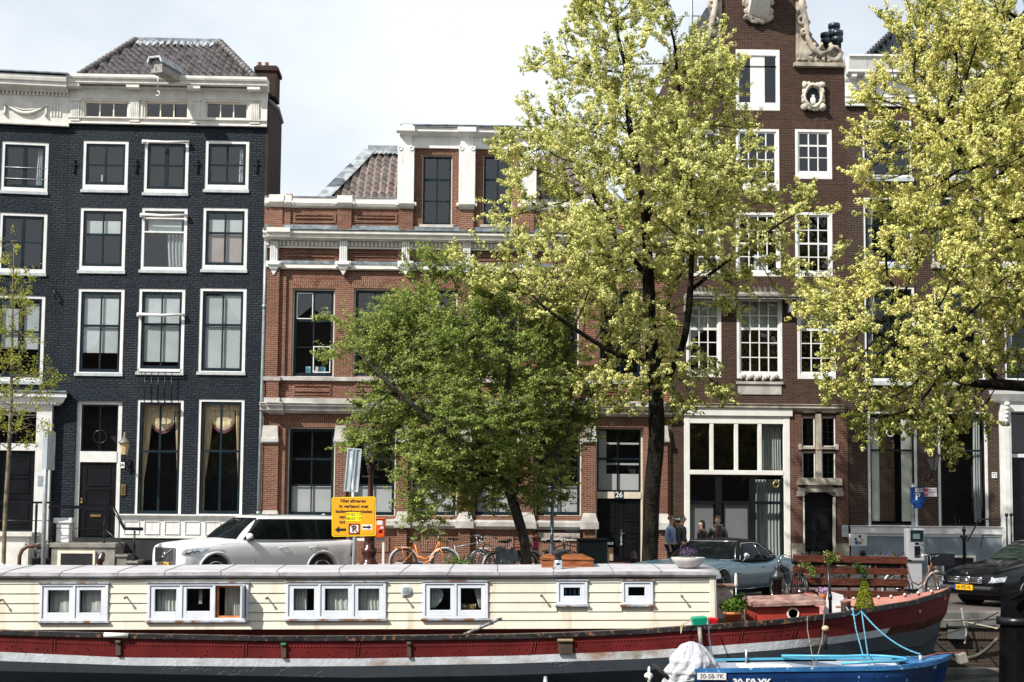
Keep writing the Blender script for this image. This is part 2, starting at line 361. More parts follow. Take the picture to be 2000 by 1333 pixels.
def window(H,r,fw=.1,fm=WHITE,sm=NAVY,sw=.08,cols=(.5,),rows=(.5,),bar=.05,rec=.02,bot=None,blinds=(),sill=None,glass=None,name='window',rail=None,top=None,off=0,lab=None,open_bottom=False):
    x0,x1,z0,z1=r[:4]; bot=fw if bot is None else bot; top=fw if top is None else top
    mb=MB(); y0=rec+off; y1=rec+off+.1
    mb.box(x0,x0+fw,y0,y1,z0,z1); mb.box(x1-fw,x1,y0,y1,z0,z1); mb.box(x0+fw,x1-fw,y0,y1,z1-top,z1)
    if bot>0: mb.box(x0+fw,x1-fw,y0,y1,z0,z0+bot)
    if rail:  # transom rails in frame material
        for t,h in rail: zz=z0+(z1-z0)*t; mb.box(x0+fw,x1-fw,y0+.002,y1,zz-h/2,zz+h/2)
    f=mb.build(name,fm,H.o,bevel=.006,label=lab)
    a,b,c,d=x0+fw,x1-fw,z0+bot,z1-top
    s=MB(); yy=y0+.035; ye=y0+.075
    if sw>0:
        s.box(a,a+sw,yy,ye,c,d); s.box(b-sw,b,yy,ye,c,d); s.box(a+sw,b-sw,yy,ye,d-sw,d); s.box(a+sw,b-sw,yy,ye,c,c+sw*1.25)
    a2,b2,c2,d2=a+sw,b-sw,c+sw*1.25,d-sw
    for t in cols:
        t,wd=t if isinstance(t,tuple) else (t,bar); q=a2+(b2-a2)*t; s.box(q-wd/2,q+wd/2,yy+.004,ye-.004,c2,d2)
    for t in rows:
        t,wd=t if isinstance(t,tuple) else (t,bar); q=d2+(c2-d2)*t; s.box(a2,b2,yy+.007,ye-.007,q-wd/2,q+wd/2)
    if sw>0 or cols or rows: s.build('sash',sm,f,bevel=.003)
    jr=random.Random(int(abs(x0*131+z0*977))); j=[jr.uniform(-.009,.009) for _ in range(4)]; g=MB(); g.add([(a2-.01,ye-.012+j[0],c2-.01),(b2+.01,ye-.012+j[1],c2-.01),(b2+.01,ye-.012+j[2],d2+.01),(a2-.01,ye-.012+j[3],d2+.01),((a2+b2)/2,ye-.012,(c2+d2)/2)],[(0,1,4),(1,2,4),(2,3,4),(3,0,4)],True); g.build('pane',glass or GLASS,f)
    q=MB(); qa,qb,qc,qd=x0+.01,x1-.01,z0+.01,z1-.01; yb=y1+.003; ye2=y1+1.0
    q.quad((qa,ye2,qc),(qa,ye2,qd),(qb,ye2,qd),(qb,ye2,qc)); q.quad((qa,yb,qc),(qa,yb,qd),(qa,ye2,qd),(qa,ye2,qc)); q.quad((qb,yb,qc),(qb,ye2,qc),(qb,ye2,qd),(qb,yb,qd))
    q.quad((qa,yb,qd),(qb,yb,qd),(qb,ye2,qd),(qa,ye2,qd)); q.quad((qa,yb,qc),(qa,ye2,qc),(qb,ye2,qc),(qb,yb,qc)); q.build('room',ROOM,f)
    for bl in blinds:
        kind=bl[0]; W_=b2-a2; H_=d2-c2
        if kind=='blind':   # x-frac0,x-frac1, z-frac top, z-frac bottom, mat
            k=MB(); k.box(a2+W_*bl[1],a2+W_*bl[2],y1+.02,y1+.026,d2-H_*bl[4],d2-H_*bl[3]); k.build('blind',bl[5],f)
        elif kind=='curtain': # x0t,x1t,x0b,x1b,zt,zb,mat,waves
            k=curtain(a2+W_*bl[1],a2+W_*bl[2],a2+W_*bl[3],a2+W_*bl[4],d2-H_*bl[6],d2-H_*bl[5],y1+.08,waves=bl[8]); k.build('curtain',bl[7],f)
    if sill:
        k=MB(); so,sh,sp=sill; k.box(x0-so,x1+so,-sp,y0+.01,z0-sh,z0-.001); k.build('sill',SILL,f,bevel=.008)
    return f
def band(mb,x0,x1,z0,z1,p,w=0,q=.0):
    mb.box(x0,x1,w-p,w+.02+q,z0,z1)
def molding(mb,x0,x1,prof,w=0,ret=.0):
    """prof: list of (projection,z) from bottom to top, extruded along x, mitred returns"""
    n=len(prof); pts=[(w-p,z) for p,z in prof]
    vs=[(x0-(p if ret else 0),w-p,z) for p,z in prof]+[(x1+(p if ret else 0),w-p,z) for p,z in prof]
    vs+=[(x0,w+.02,z) for p,z in prof]+[(x1,w+.02,z) for p,z in prof]
    fs=[]
    for i in range(n-1):
        fs+=[(i,i+n,i+n+1,i+1),(i,i+1,2*n+i+1,2*n+i),(n+i,3*n+i,3*n+i+1,n+i+1)]
    fs+=[(n-1,2*n-1,4*n-1,3*n-1),(0,2*n,3*n,n)]
    mb.add(vs,fs)
def pantiles(H,quad_pts,cols_w,row_h,mat,name='roof',amp=.052,lift=.022,base=None):
    """quad in local 3d: bl,br,tr,tl ; tiles as curved strips stepping down the slope"""
    bl,br,tr,tl=[Vector(q) for q in quad_pts]; ux=(br-bl).normalized(); upv=((tl+tr)/2-(bl+br)/2); upv=(upv-ux*upv.dot(ux)); L=upv.length; uy=upv.normalized(); nn=ux.cross(uy).normalized()
    if nn.y>0: nn=-nn
    mb=MB(); rs=random.Random(5); nr=int(round(L/row_h)); rh=L/nr
    # limits at height t
    def lim(h):
        t=h/L; a=bl.lerp(tl,t); b=br.lerp(tr,t); return (a-bl).dot(ux),(b-bl).dot(ux)
    x0=min(0,(tl-bl).dot(ux)); x1=max((br-bl).dot(ux),(tr-bl).dot(ux))
    for j in range(nr):
        h0=j*rh; la,lb=lim(h0+rh*.5); k=math.floor(la/cols_w)
        while k*cols_w<lb:
            a=k*cols_w; b=a+cols_w
            ca=max(a,la); cb=min(b,lb)
            if cb-ca>cols_w*.1:
                ns=7; vs=[]; jz=rs.uniform(-.006,.006)
                for hh,lf in ((h0-.02,lift+jz),(h0+rh,.0+jz)):
                    for q in range(ns+1):
                        x=ca+(cb-ca)*q/ns; ph=(x-a)/cols_w; zz=amp*(cos(2*PI*(ph-.1))+.35*cos(4*PI*ph+.8))
                        vs.append(bl+ux*x+uy*hh+nn*(lf+zz+.02))
                fr=[bl+ux*(ca+(cb-ca)*q/ns)+uy*(h0-.02)+nn*(-.03) for q in range(ns+1)]
                mb.add(vs,[(q,q+1,ns+2+q,ns+1+q) for q in range(ns)],True)
                mb.add(vs[:ns+1]+fr,[(q+1,q,ns+1+q,ns+2+q) for q in range(ns)],False)
            k+=1
    mb.quad(*[q-nn*.04 for q in (bl,br,tr,tl)])
    return mb.build(name,mat,H.o)
def ridge_cap(H,pts,r,mat,parent,n=14,name='ridge_cap'):
    mb=MB(); A=Vector(pts[0]); B=Vector(pts[1])
    for i in range(n):
        a=A.lerp(B,i/n); b=A.lerp(B,(i+1.12)/n) if i<n-1 else B; mb.tube([a,b],[r*1.12,r*.92],n=8)
    return mb.build(name,mat,parent)
DB=brick('painted_dark_brick',(.026,.034,.044),(.010,.018,.027),(.003,.006,.010),w=.23,h=.08,ms=.014,bump=1.0,dirt=.25,rough=.55,dist=.035,fade=(.062,.062,.068))
DBV=M('painted_dark_brick_arch',(.018,.026,.035),.5,spec=.15,var=.2,scale=8,bump=.8,bscale=18,bdist=.02)
TILE=M('brown_grey_clay_tile',(.135,.118,.118),.5,var=.25,scale=4,c3=(.06,.052,.052),s3=2.5,lo3=.5,hi3=.7)
TILEB=M('glazed_black_tile',(.03,.034,.04),.25,var=.3,scale=5)
# ---------------------------------------------------------------- house B : dark painted, three bays
B=house('dark_painted_house','dark grey painted house with brown tiled hip roof and three white windows per floor',320,rad(2.0),HD)
bx0=B.L(124,600)[0]; bx1=B.L(512,600)[0]; bz1=B.L(320,247)[1]; 
wr={}
rows_b=[[(161,275,250,371),(281,274,368,377),(400,275,486,371)],[(155,406,245,529),(275,406,365,528),(395,406,483,527)],[(150,564,241,729),(269,564,360,727),(388,563,480,727)]]
small_b=[(165,199,252,232),(284,200,369,233),(402,201,485,234)]
gb=[(145,783,235,1062),(265,781,356,1007),(385,780,475,1007)]
holes=[]; RB=[[B.R(*q) for q in row] for row in rows_b]; GB=[B.R(*q) for q in gb]
for row in RB: holes+=row
holes+=GB
mb=wall_mesh(bx0,bx1,.0,bz1,holes,rec=.16); shell(mb,bx0,bx1,0,bz1+1.2,3.3)
mb.build('wall',DB,B.o)
for row in RB+[GB]:
    for r in row: arch_lintel(B,r,DBV,over=.16,h=.36)
# row 1
def sl(): return (.03,.1,.05)
window(B,RB[0][0],.1,sm=NAVY,cols=(.5,),rows=(.52,),bar=.055,bot=.16,sill=sl(),blinds=[('blind',.36,.4,.78,.97,CLOTHW)])
window(B,RB[0][1],.1,sm=NAVY,cols=((.5,.12),),rows=(.48,),bar=.055,bot=.12,sill=sl())
window(B,RB[0][2],.1,sm=NAVY,cols=(.5,),rows=(.52,),bar=.055,bot=.16,sill=sl(),blinds=[('curtain',.86,.98,.84,.98,.05,.98,CLOTHW,2)])
# row 2
window(B,RB[1][0],.1,cols=((.5,.05),),rows=((.42,.07),),bot=.14,sill=sl(),blinds=[('blind',0,1,.14,.39,CLOTHW)])
window(B,RB[1][1],.1,cols=(),rows=(),sw=.0,bot=.1,sill=sl(),rail=((.61,.05),(.83,.05)),blinds=[('blind',.08,.92,.14,.36,CLOTHW),('curtain',.55,1,.6,1,.4,.98,CLOTHG,5)])
window(B,RB[1][2],.1,cols=((.5,.06),),rows=((.4,.07),),bot=.14,sill=sl(),blinds=[('blind',0,1,.12,.38,CLOTHW),('blind',0,1,.38,1,CLOTHP)])
# row 3
window(B,RB[2][0],.1,cols=(.5,),rows=((.42,.075),),bot=.03,sill=sl(),blinds=[('blind',0,1,.05,.78,CLOTHW)])
window(B,RB[2][1],.1,cols=(.5,),rows=((.42,.075),),bot=.1,sill=sl(),blinds=[('blind',0,1,.05,.94,CLOTHW)])
window(B,RB[2][2],.1,cols=(.5,),rows=((.42,.075),),bot=.03,sill=sl(),blinds=[('blind',0,1,.02,1,CLOTHW)])
# ground floor windows with swagged curtains
FR_=M('wine_fringe',(.16,.05,.06),.8,var=.2)
for gi,r in enumerate(GB[1:]):
    f=window(B,r,.085,cols=((.5,.07),),rows=((.44,.07),),bot=.04,glass=GLASSD)
    a,b,c,d=r[0]+.14,r[1]-.14,r[2]+.1,r[3]-.14; W_=b-a; H_=d-c; y=.29
    m=MB(); m.box(a,b,y-.02,y-.01,d-H_*.055,d); m.build('curtain_rail',CURT,f)
    curtain(a,a+W_*.25,a,a+W_*.06,c+H_*.3,d,y,5,.02,mid=(0,.03)).build('curtain',CURT,f)
    curtain(a,a+W_*.06,a,a+W_*.05,c,c+H_*.3,y,2,.02,mid=(0,.0)).build('curtain',CURT,f)
    curtain(b-W_*.16,b,b-W_*.05,b,c+H_*.3,d,y,4,.02).build('curtain',CURT,f)
    curtain(b-W_*.05,b,b-W_*.03,b,c,c+H_*.3,y,2,.02).build('curtain',CURT,f)
    m=MB(); m.grid(lambda u,v:(a+W_*(.22+.6*u),y+.03+.015*sin(14*v),d-H_*.05-v*H_*(.13+.06*sin(PI*u))),14,8); m.build('swag_blind',CURT,f)
    m=MB(); m.grid(lambda u,v:(a+W_*(.22+.6*u),y+.025+.008*sin(90*u),d-H_*.05-H_*(.13+.06*sin(PI*u))-v*H_*.03),40,2); m.build('fringe',FR_,f)
# entrance door of B
def doorset(H,r,zt,zb,doormat,frame=WHITE,fw=.12,panels=True,rec=.1,transcols=(.5,),rail_h=.5,double=False,ringm=None,name='doorway'):
    """zt: underside of transom window, zb: top of door leaf"""
    x0,x1,z0,z1=r[:4]; m=MB(); m.box(x0,x0+fw,rec,rec+.12,z0,z1); m.box(x1-fw,x1,rec,rec+.12,z0,z1); m.box(x0+fw,x1-fw,rec,rec+.12,z1-fw*.8,z1); m.box(x0+fw,x1-fw,rec-.02,rec+.12,zb,zt)
    f=m.build(name,frame,H.o,bevel=.006)
    a,b=x0+fw,x1-fw; c,d=zt,z1-fw*.8
    s=MB(); sw=.05; yy=rec+.04
    s.box(a,a+sw,yy,yy+.04,c,d); s.box(b-sw,b,yy,yy+.04,c,d); s.box(a+sw,b-sw,yy,yy+.04,c,c+sw); s.box(a+sw,b-sw,yy,yy+.04,d-sw,d)
    for t in transcols: q=a+(b-a)*t; s.box(q-.02,q+.02,yy+.005,yy+.035,c+sw,d-sw)
    s.build('transom_sash',BLACKP,f); g=MB(); g.quad((a+sw,yy+.02,c+sw),(b-sw,yy+.02,c+sw),(b-sw,yy+.02,d-sw),(a+sw,yy+.02,d-sw)); g.build('pane',GLASSD,f)
    q=MB(); q.box(x0+.01,x1-.01,rec+.6,rec+.65,z0+.01,z1-.01); q.quad((x0+.01,rec+.125,z0),(x0+.01,rec+.6,z0),(x0+.01,rec+.6,z1),(x0+.01,rec+.125,z1)); q.quad((x1-.01,rec+.125,z0),(x1-.01,rec+.125,z1),(x1-.01,rec+.6,z1),(x1-.01,rec+.6,z0)); q.build('room',ROOM,f)
    dm=MB(); yd=rec+.06
    leaves=[(a,(a+b)/2-.003),((a+b)/2+.003,b)] if double else [(a,b)]
    for (la,lb) in leaves:
        dm.box(la,lb,yd,yd+.05,z0,zb)
        if panels:
            for (t0,t1) in ((.07,.40),(.46,.66),(.70,.95)):
                za=z0+(zb-z0)*t0; zc=z0+(zb-z0)*t1; e=(lb-la)*.16; w=.03
                for X in ((la+e,la+e+w),(lb-e-w,lb-e)): dm.box(X[0],X[1],yd-.02,yd+.002,za,zc)
                for Z in ((za,za+w),(zc-w,zc)): dm.box(la+e+w,lb-e-w,yd-.02,yd+.002,Z[0],Z[1])
    dd=dm.build('door',doormat,f,bevel=.004)
    return f,dd,(a,b,yd)
BRASS=M('brass',(.6,.42,.14),.3,metal=.9,var=.1)
PORT=M('off_white_door_surround',(.66,.66,.64),.5,var=.06)
zt=B.L(190,882)[1]; zb=B.L(190,903)[1]; stepz=B.L(190,1058)[1]
f,dd,(a,b,yd)=doorset(B,(GB[0][0],GB[0][1],stepz,GB[0][3]),zt,zb,DOORB,frame=PORT,fw=.14)
m=MB(); m.box((a+b)/2-.2,(a+b)/2+.12,yd-.03,yd,B.L(170,1010)[1],B.L(170,1005)[1]); m.build('letter_slot',BRASS,dd)
m=MB(); m.box(a+.04,a+.1,yd-.008,yd,B.L(156,984)[1],B.L(156,973)[1]); m.ball((a+.07,yd-.03,B.L(156,982)[1]),.025,6); m.ball((a+.07,yd-.03,B.L(156,975)[1]),.02,6); m.build('door_knob',BRASS,dd)
m=MB(); m.torus(((a+b)/2+.02,.13,B.L(190,853)[1]),.2,.018,24,6); m.build('ring_ornament',BLACKP,f)
# cornice and frieze of B
zc0=B.L(320,247)[1]; zc1=B.L(320,178)[1]; ztop=B.L(320,160)[1]
m=wall_mesh(bx0-.02,bx1+.03,zc0,zc1,[B.R(*q) for q in small_b],rec=.2,w=-.10); m.quad((bx0-.02,-.1,zc0),(bx1+.03,-.1,zc0),(bx1+.03,.02,zc0),(bx0-.02,.02,zc0)); m.quad((bx1+.03,-.1,zc0),(bx1+.03,.02,zc0),(bx1+.03,.02,zc1),(bx1+.03,-.1,zc1)); m.quad((bx0-.02,-.1,zc0),(bx0-.02,-.1,zc1),(bx0-.02,.02,zc1),(bx0-.02,.02,zc0))
fz=m.build('frieze',WHITED,B.o)
m=MB(); molding(m,bx0-.02,bx1+.03,[(.12,zc0+.17),(.17,zc0+.19),(.17,zc0+.21),(.12,zc0+.23)])
molding(m,bx0-.02,bx1+.03,[(.12,zc0),(.14,zc0+.02),(.14,zc0+.05),(.12,zc0+.07)])
for i,xx in enumerate((149,265,383,499)):
    xc=B.L(xx,215)[0]; zA=B.L(xx,235)[1]; zB=B.L(xx,200)[1]
    for k in range(-2,3): m.box(xc+k*.055-.016,xc+k*.055+.016,-.15,-.1,zA,zB)
    m.box(xc-.17,xc+.17,-.17,-.1,zB,zB+.06); m.box(xc-.14,xc+.14,-.13,-.102,zA-.04,zB)
    m.box(xc-.15,xc+.15,-.16,-.1,zc0+.09,zc0+.13)
for q in small_b:
    r=B.R(*q)
    for e,t in ((.06,.03),): 
        m.box(r[0]-e-.03,r[0]-e,-.13,-.1,r[2]-e,r[3]+e); m.box(r[1]+e,r[1]+e+.03,-.13,-.1,r[2]-e,r[3]+e); m.box(r[0]-e,r[1]+e,-.13,-.1,r[3]+e,r[3]+e+.03)
build_split(m,'frieze_moulding',WHITED,fz)
m=MB(); molding(m,bx0-.02,bx1+.06,[(.0,zc1-.02),(.16,zc1),(.2,zc1+.06),(.22,zc1+.08),(.48,zc1+.09),(.49,zc1+.19),(.54,zc1+.21),(.56,zc1+.26),(.56,zc1+.34),(.0,zc1+.36)])
for xx in (149,265,383,499):
    xc=B.L(xx,180)[0]; m.box(xc-.2,xc+.2,-.45,-.1,zc1-.03,zc1+.088)
cor=m.build('cornice',WHITED,B.o)
for q in small_b:
    window(B,B.R(*q),.05,fm=CREAM,sm=CREAM,sw=.0,cols=((.333,.04),(.667,.04)),rows=(),rec=-.04,glass=GLASS,name='attic_window')
# roof of B (frustum of pantiles), set back a little
yr=.1; zr=zc1+.36; a0=B.L(160,160)[0]; a1=B.L(500,160)[0]; 
t0,_=B.L(266,84,2.2); t1,_=B.L(428,84,2.2); zt_=B.L(345,82,2.2)[1]
q=[(a0,-.2,zr+.02),(a1,-.2,zr+.02),(t1,2.2,zt_),(t0,2.2,zt_)]
rf=pantiles(B,q,.235,.33,TILE,name='roof')
m=MB(); m.quad((t0,2.2,zt_),(t1,2.2,zt_),(t1,3.2,zt_),(t0,3.2,zt_)); m.quad((a0,-.2,zr),(t0,2.2,zt_),(t0,3.2,zt_),(a0,3.2,zr)); m.quad((a1,-.2,zr),(a1,3.2,zr),(t1,3.2,zt_),(t1,2.2,zt_)); m.quad((a0,3.2,zr),(t0,3.2,zt_),(t1,3.2,zt_),(a1,3.2,zr)); m.box(a0,a1,-.3,3.3,zr-.3,zr); m.build('roof_slope',TILE,rf)
ridge_cap(B,[(a0,-.25,zr+.05),(t0,2.15,zt_+.03)],.11,TILE,rf); ridge_cap(B,[(a1,-.25,zr+.05),(t1,2.15,zt_+.03)],.11,TILE,rf)
m=MB(); m.box(t0-.1,t1+.1,2.05,2.5,zt_-.05,zt_+.09); m.build('ridge_flashing',LEAD,rf,bevel=.02)
LEADL=M('pale_zinc',(.40,.43,.45),.5,metal=.2,var=.2,scale=8)
m=MB(); m.grid(lambda u,v:(t0+.05+(t1-t0-.1)*u,2.12-.28*v-.02*sin(u*80),zt_+.03-.26*v+.03*sin(u*80)*v),80,3); m.build('ridge_apron',LEADL,rf)
# hoisting beam with hood
HB=M('hoist_beam_white',(.30,.29,.27),.5,var=.15,scale=10,c3=(.1,.09,.08),s3=6,lo3=.58,hi3=.66)
hp=P(318,135,43.0); hb=B.I@hp
m=MB(); m.T=Matrix.Translation(hb)@Matrix.Rotation(rad(-20),4,'Z')@Matrix.Rotation(rad(2),4,'X'); m.prism([(-.2,-.22),(.2,-.22),(.2,.1),(.13,.2),(-.13,.2),(-.2,.1)],-.35,.75); hbo=m.build('hoist_beam',HB,rf,bevel=.02)
m=MB(); m.T=Matrix.Translation(hb)@Matrix.Rotation(rad(-20),4,'Z'); m.prism([(-.27,.05),(-.2,.26),(.2,.26),(.27,.05),(.22,.05),(.17,.2),(-.17,.2),(-.22,.05)],-.5,.8); m.build('beam_hood',LEADL,hbo)
m=MB(); m.T=Matrix.Translation(hb)@Matrix.Rotation(rad(-20),4,'Z'); m.tube([(0,-.25,-.2),(0,-.25,-.75)],.015,6); m.torus((0,-.25,-.85),.07,.018,12,6,arc=(-2.4,1.6)); m.build('hook',STEEL,hbo)
# side wall upper + chimney
SBR=brick('old_brown_brick',(.06,.028,.022),(.035,.018,.016),(.07,.055,.045),ms=.01,dirt=.5)
m=MB(); cx0=B.L(500,140,.6)[0]; cx1=B.L(540,140,.6)[0]; cz0=zr-.3; cz1=B.L(520,128,.6)[1]
m.box(cx0,cx1,.6,1.5,cz0,cz1); m.box(cx0-.06,cx1+.06,.54,1.56,cz1-.18,cz1-.06); ch=m.build('chimney',SBR,rf)
m=MB(); 
for xx in (507,521): m.lathe([(.06,0),(.07,.1),(.06,.2),(.07,.22)],(B.L(xx,125,1.0)[0],1.0,cz1),10)
m.build('chimney_pot',M('terracotta',(.36,.13,.08),.8,var=.2),ch)
sw0=bx1+.012; m=MB(); zg=B.L(520,185)[1]
m.prism([(.0,4.0),(3.25,4.0),(3.25,B.L(551,240,3.2)[1]),(2.2,B.L(540,215,2.2)[1]),(.0,zg-.3)],sw0-.01,sw0+.05,axis='x'); m.build('side_gable',SBR,B.o)
m=MB(); m.tube([(sw0+.05,.05,zg-.2),(sw0+.05,2.2,B.L(540,212,2.2)[1]),(sw0+.05,3.3,B.L(552,238,3.2)[1])],.07,6); m.build('verge_flashing',LEAD,B.o)
# white panelled plinth of B
pz1=B.L(380,1006)[1]; pz0=B.L(380,1052)[1]; xA=B.L(236,1020)[0]
m=MB(); m.box(xA,bx1-.05,-.1,.0,pz0,pz1-.1); molding(m,xA-.03,bx1-.03,[(.1,pz1-.12),(.13,pz1-.11),(.2,pz1-.05),(.22,pz1-.03),(.22,pz1),(.1,pz1+.01)])
for k in range(6):
    u=xA+.12+k*.62
    for X in ((u,u+.02),(u+.45,u+.47)): m.box(X[0],X[1],-.125,-.1,pz0+.12,pz1-.22)
    for Z in ((pz0+.12,pz0+.14),(pz1-.22,pz1-.2)): m.box(u+.02,u+.45,-.125,-.1,Z[0],Z[1])
m.build('plinth',WHITE,B.o)
DARKST=M('dark_basement_stone',(.016,.017,.02),.7,var=.3,bump=.3)
m=MB(); m.box(bx0,bx1-.02,-.06,-.002,0,pz0); m.build('basement_wall',DARKST,B.o)
m=MB(); 
for i in range(5):
    xx=bx0+1+0; X=B.L(285+13*i,745)[0]; m.tube([(X,-.14,B.L(300,728)[1]),(X,-.14,B.L(300,790)[1])],.014,5)
zz=B.L(300,728)[1]; m.tube([(B.L(271,720)[0],-.1,zz+.1),(B.L(274,720)[0],-.14,zz),(B.L(353,720)[0],-.14,zz),(B.L(356,720)[0],-.1,zz+.1)],.018,5)
zz=B.L(300,791)[1]; m.box(B.L(280,790)[0],B.L(345,790)[0],-.2,-.08,zz-.03,zz+.03); m.build('awning_frame',BLACKP,B.o)
# wall anchors
m=MB()
for i,(xx,yy) in enumerate(((145,325),(266,325),(385,325),(501,325))):
    X,Z=B.L(xx,yy); m=MB(); m.box(X-.03,X+.03,-.06,-.004,Z-.22,Z+.22); m.box(X-.1,X+.1,-.05,-.004,Z+.02,Z+.07); m.build('wall_anchor',BLACKP,B.o,bevel=.01)
# rolled awnings (white poles) on middle windows
for (x0,x1,y) in ((276,366,422),(270,361,616),(280,369,279)):
    X0,Z=B.L(x0,y); X1,_=B.L(x1,y); m=MB(); m.tube([(X0,-.12,Z+.02),((X0+X1)/2,-.12,Z-.01),(X1,-.12,Z+.02)],.045,8); 
    m.box(X0-.02,X0+.04,-.12,.02,Z-.05,Z+.06); m.box(X1-.04,X1+.02,-.12,.02,Z-.05,Z+.06); m.build('rolled_sunshade',WHITE,B.o)
# ---------------------------------------------------------------- house A : far left
pA=B.M@Vector((bx0,0,0))
A=FR(thing('dark_corner_house','dark painted brick house at left picture edge with garland frieze and white door portico','house',pA,(0,0,rad(8))))
ax1=-.004; ax0=ax1-5.4; az1=A.L(60,246)[1]
ra=[[(2,277,94,374)],[(-3,416,91,533)],[(-12,577,86,745)]]
RA=[A.R(*q[0]) for q in ra]; dA=A.R(-20,808,72,1035)
mb=wall_mesh(ax0,ax1,0,az1,RA+[dA],rec=.16); shell(mb,ax0,ax1,0,az1+1,6); mb.build('wall',DB,A.o)
for r in RA: arch_lintel(A,r,DBV,over=.12,h=.36)
window(A,RA[0],.1,cols=((.5,.12),),rows=(),bot=.12,sill=sl(),blinds=[('curtain',.84,.98,.8,.98,.05,.98,CLOTHW,3)])
window(A,RA[1],.1,cols=((.5,.1),),rows=((.5,.03),),bot=.12,sill=sl())
window(A,RA[2],.1,cols=((.52,.1),),rows=((.42,.075),),bot=.12,sill=sl(),blinds=[('blind',.6,1,.02,.65,CLOTHW),('blind',0,.45,.1,.65,CLOTHW)])
m=MB(); 
for yy in (326,348):
    X0,Z=A.L(10,yy); X1,_=A.L(90,yy); m=MB(); m.tube([(X0,.03,Z),(X1,.03,Z)],.015,6); m.build('window_bar',STEEL,A.o)
fz0=A.L(60,247)[1]; fz1=A.L(60,187)[1]
m=MB(); m.box(ax0,ax1+.0,-.1,.0,fz0,fz1+.05); molding(m,ax0,ax1,[(.1,fz0),(.14,fz0+.02),(.14,fz0+.08),(.1,fz0+.1)]); 
nd=44
for k in range(nd):
    X=ax1-.06-k*.115; m.box(X-.032,X+.032,-.16,-.1,fz1-.02,fz1+.09)
fa=m.build('frieze',WHITED,A.o)
def ctube(m,x0,x1,z,sag,r):
    pts=[(x0+(x1-x0)*t,-.14,z-sag*sin(PI*t)) for t in [i/14 for i in range(15)]]; m.tube(pts,[r*(.5+1.0*sin(PI*i/14)) for i in range(15)],7)
X0,Z0=A.L(12,205); X1,_=A.L(92,207)
m=MB(); ctube(m,X0,X1,Z0,.28,.04); ctube(m,X0,X1,Z0+.03,.2,.02)
for X in (X0,X1): m.ball((X,-.14,Z0),.05,6); m.tube([(X,-.14,Z0),(X,-.14,Z0-.25),(X,-.14,Z0-.34)],[.02,.035,.045],7)
x_,z_=A.L(108,230)
for k in range(4): m.box(x_-.12+k*.09,x_-.08+k*.09,-.125,-.1,z_,z_+.45)
m.build('garland_ornament',WHITED,fa)
m=MB(); molding(m,ax0,ax1-.05,[(.0,fz1+.07),(.18,fz1+.09),(.22,fz1+.16),(.25,fz1+.18),(.52,fz1+.19),(.53,fz1+.3),(.58,fz1+.33),(.6,fz1+.42),(.6,fz1+.5),(0,fz1+.56)]); m.build('cornice',WHITED,A.o)
m=MB(); m.box(ax0,ax1+.02,-.66,3,fz1+.56,fz1+.60); m.build('roof',LEAD,A.o)
# portico
zt=A.L(30,866)[1]; zb=A.L(30,880)[1]
doorset(A,(dA[0],dA[1],dA[2],dA[3]),zt,zb,DOORB,frame=PORT,fw=.06,rec=.18)
c0=A.L(71,900)[0]; c1=A.L(101,900)[0]; zp=A.L(60,805)[1]; zq=A.L(60,770)[1]
m=MB(); m.box(c0,c1,-.22,.0,0.3,zp); m.box(c0+.08,c1-.08,-.24,-.22,1.2,zp-.25); m.box(ax0,c1,-.22,0,zp,zp+.2); molding(m,ax0,c1+.0,[(.22,zp+.2),(.28,zp+.24),(.34,zp+.27),(.42,zp+.42),(.46,zp+.44),(.46,zq+.0),(.2,zq+.03)],ret=1)
for k in range(40): m.box(c1+.1-k*.1-.03,c1+.1-k*.1+.03,-.36,-.3,zp+.24,zp+.3)
m.build('portico',PORT,A.o,bevel=.004)
m=MB(); m.box(ax0,c1+.45,-.5,-.001,zq+.03,zq+.08); m.build('portico_flashing',LEAD,A.o)
m=MB(); m.box(c0+.1,c0+.3,-.25,-.22,A.L(84,950)[1],A.L(84,930)[1]); m.build('doorbell_panel',STEEL,A.o)
m=MB(); m.box(ax0,ax1-.4,-.06,-.002,0,.55); m.build('basement_wall',DARKST,A.o)
X,Z=A.L(107,573); m=MB(); m.tube([(X,-.02,Z+.1),(X,-.14,Z+.06),(X+.02,-.14,Z-.12),(X+.06,-.06,Z-.2)],.025,6); m.build('wall_hook',BLACKP,A.o)
# ---------------------------------------------------------------- house C : red brick, classical
RB1=brick('red_brick',(.20,.077,.045),(.122,.048,.032),(.32,.25,.20),w=.2,h=.0635,ms=.007,bump=.5,dirt=.45,fade=(.30,.15,.10))
RB2=brick('red_brick_soldier',(.205,.08,.045),(.127,.05,.032),(.42,.33,.26),w=.2,h=.0635,ms=.007,vert=True,dirt=.4)
pC=B.M@Vector((bx1+.01,0,0)); C=FR(thing('red_brick_building','low red brick building with white cornice, fluted white pilasters and a tiled roof','building',pC,(0,0,rad(1.6))))
cx0=.0; cx1=C.L(1311,700)[0]
wx1=[(570,653),(690,773),(809,893),(929,1013),(1050,1131),(1170,1255)]
wxg=[(561,654),(682,773),(803,893),(925,1013),(1046,1136)]
F1=[C.R(a,564,b,736) for a,b in wx1]; G1=[C.R(a,835,b,1008) for a,b in wxg]; DC=C.R(1163,835,1257,1100)
DCr=(DC[0],DC[1],C.L(1210,1100)[1],DC[3])
zpar=C.L(790,442)[1]; ztopw=C.L(790,408)[1]
mb=wall_mesh(cx0,cx1,0,C.L(790,450)[1],F1+G1+[DCr],rec=.3); shell(mb,cx0,cx1,0,C.L(790,450)[1],8)
cwall=mb.build('wall',RB1,C.o)
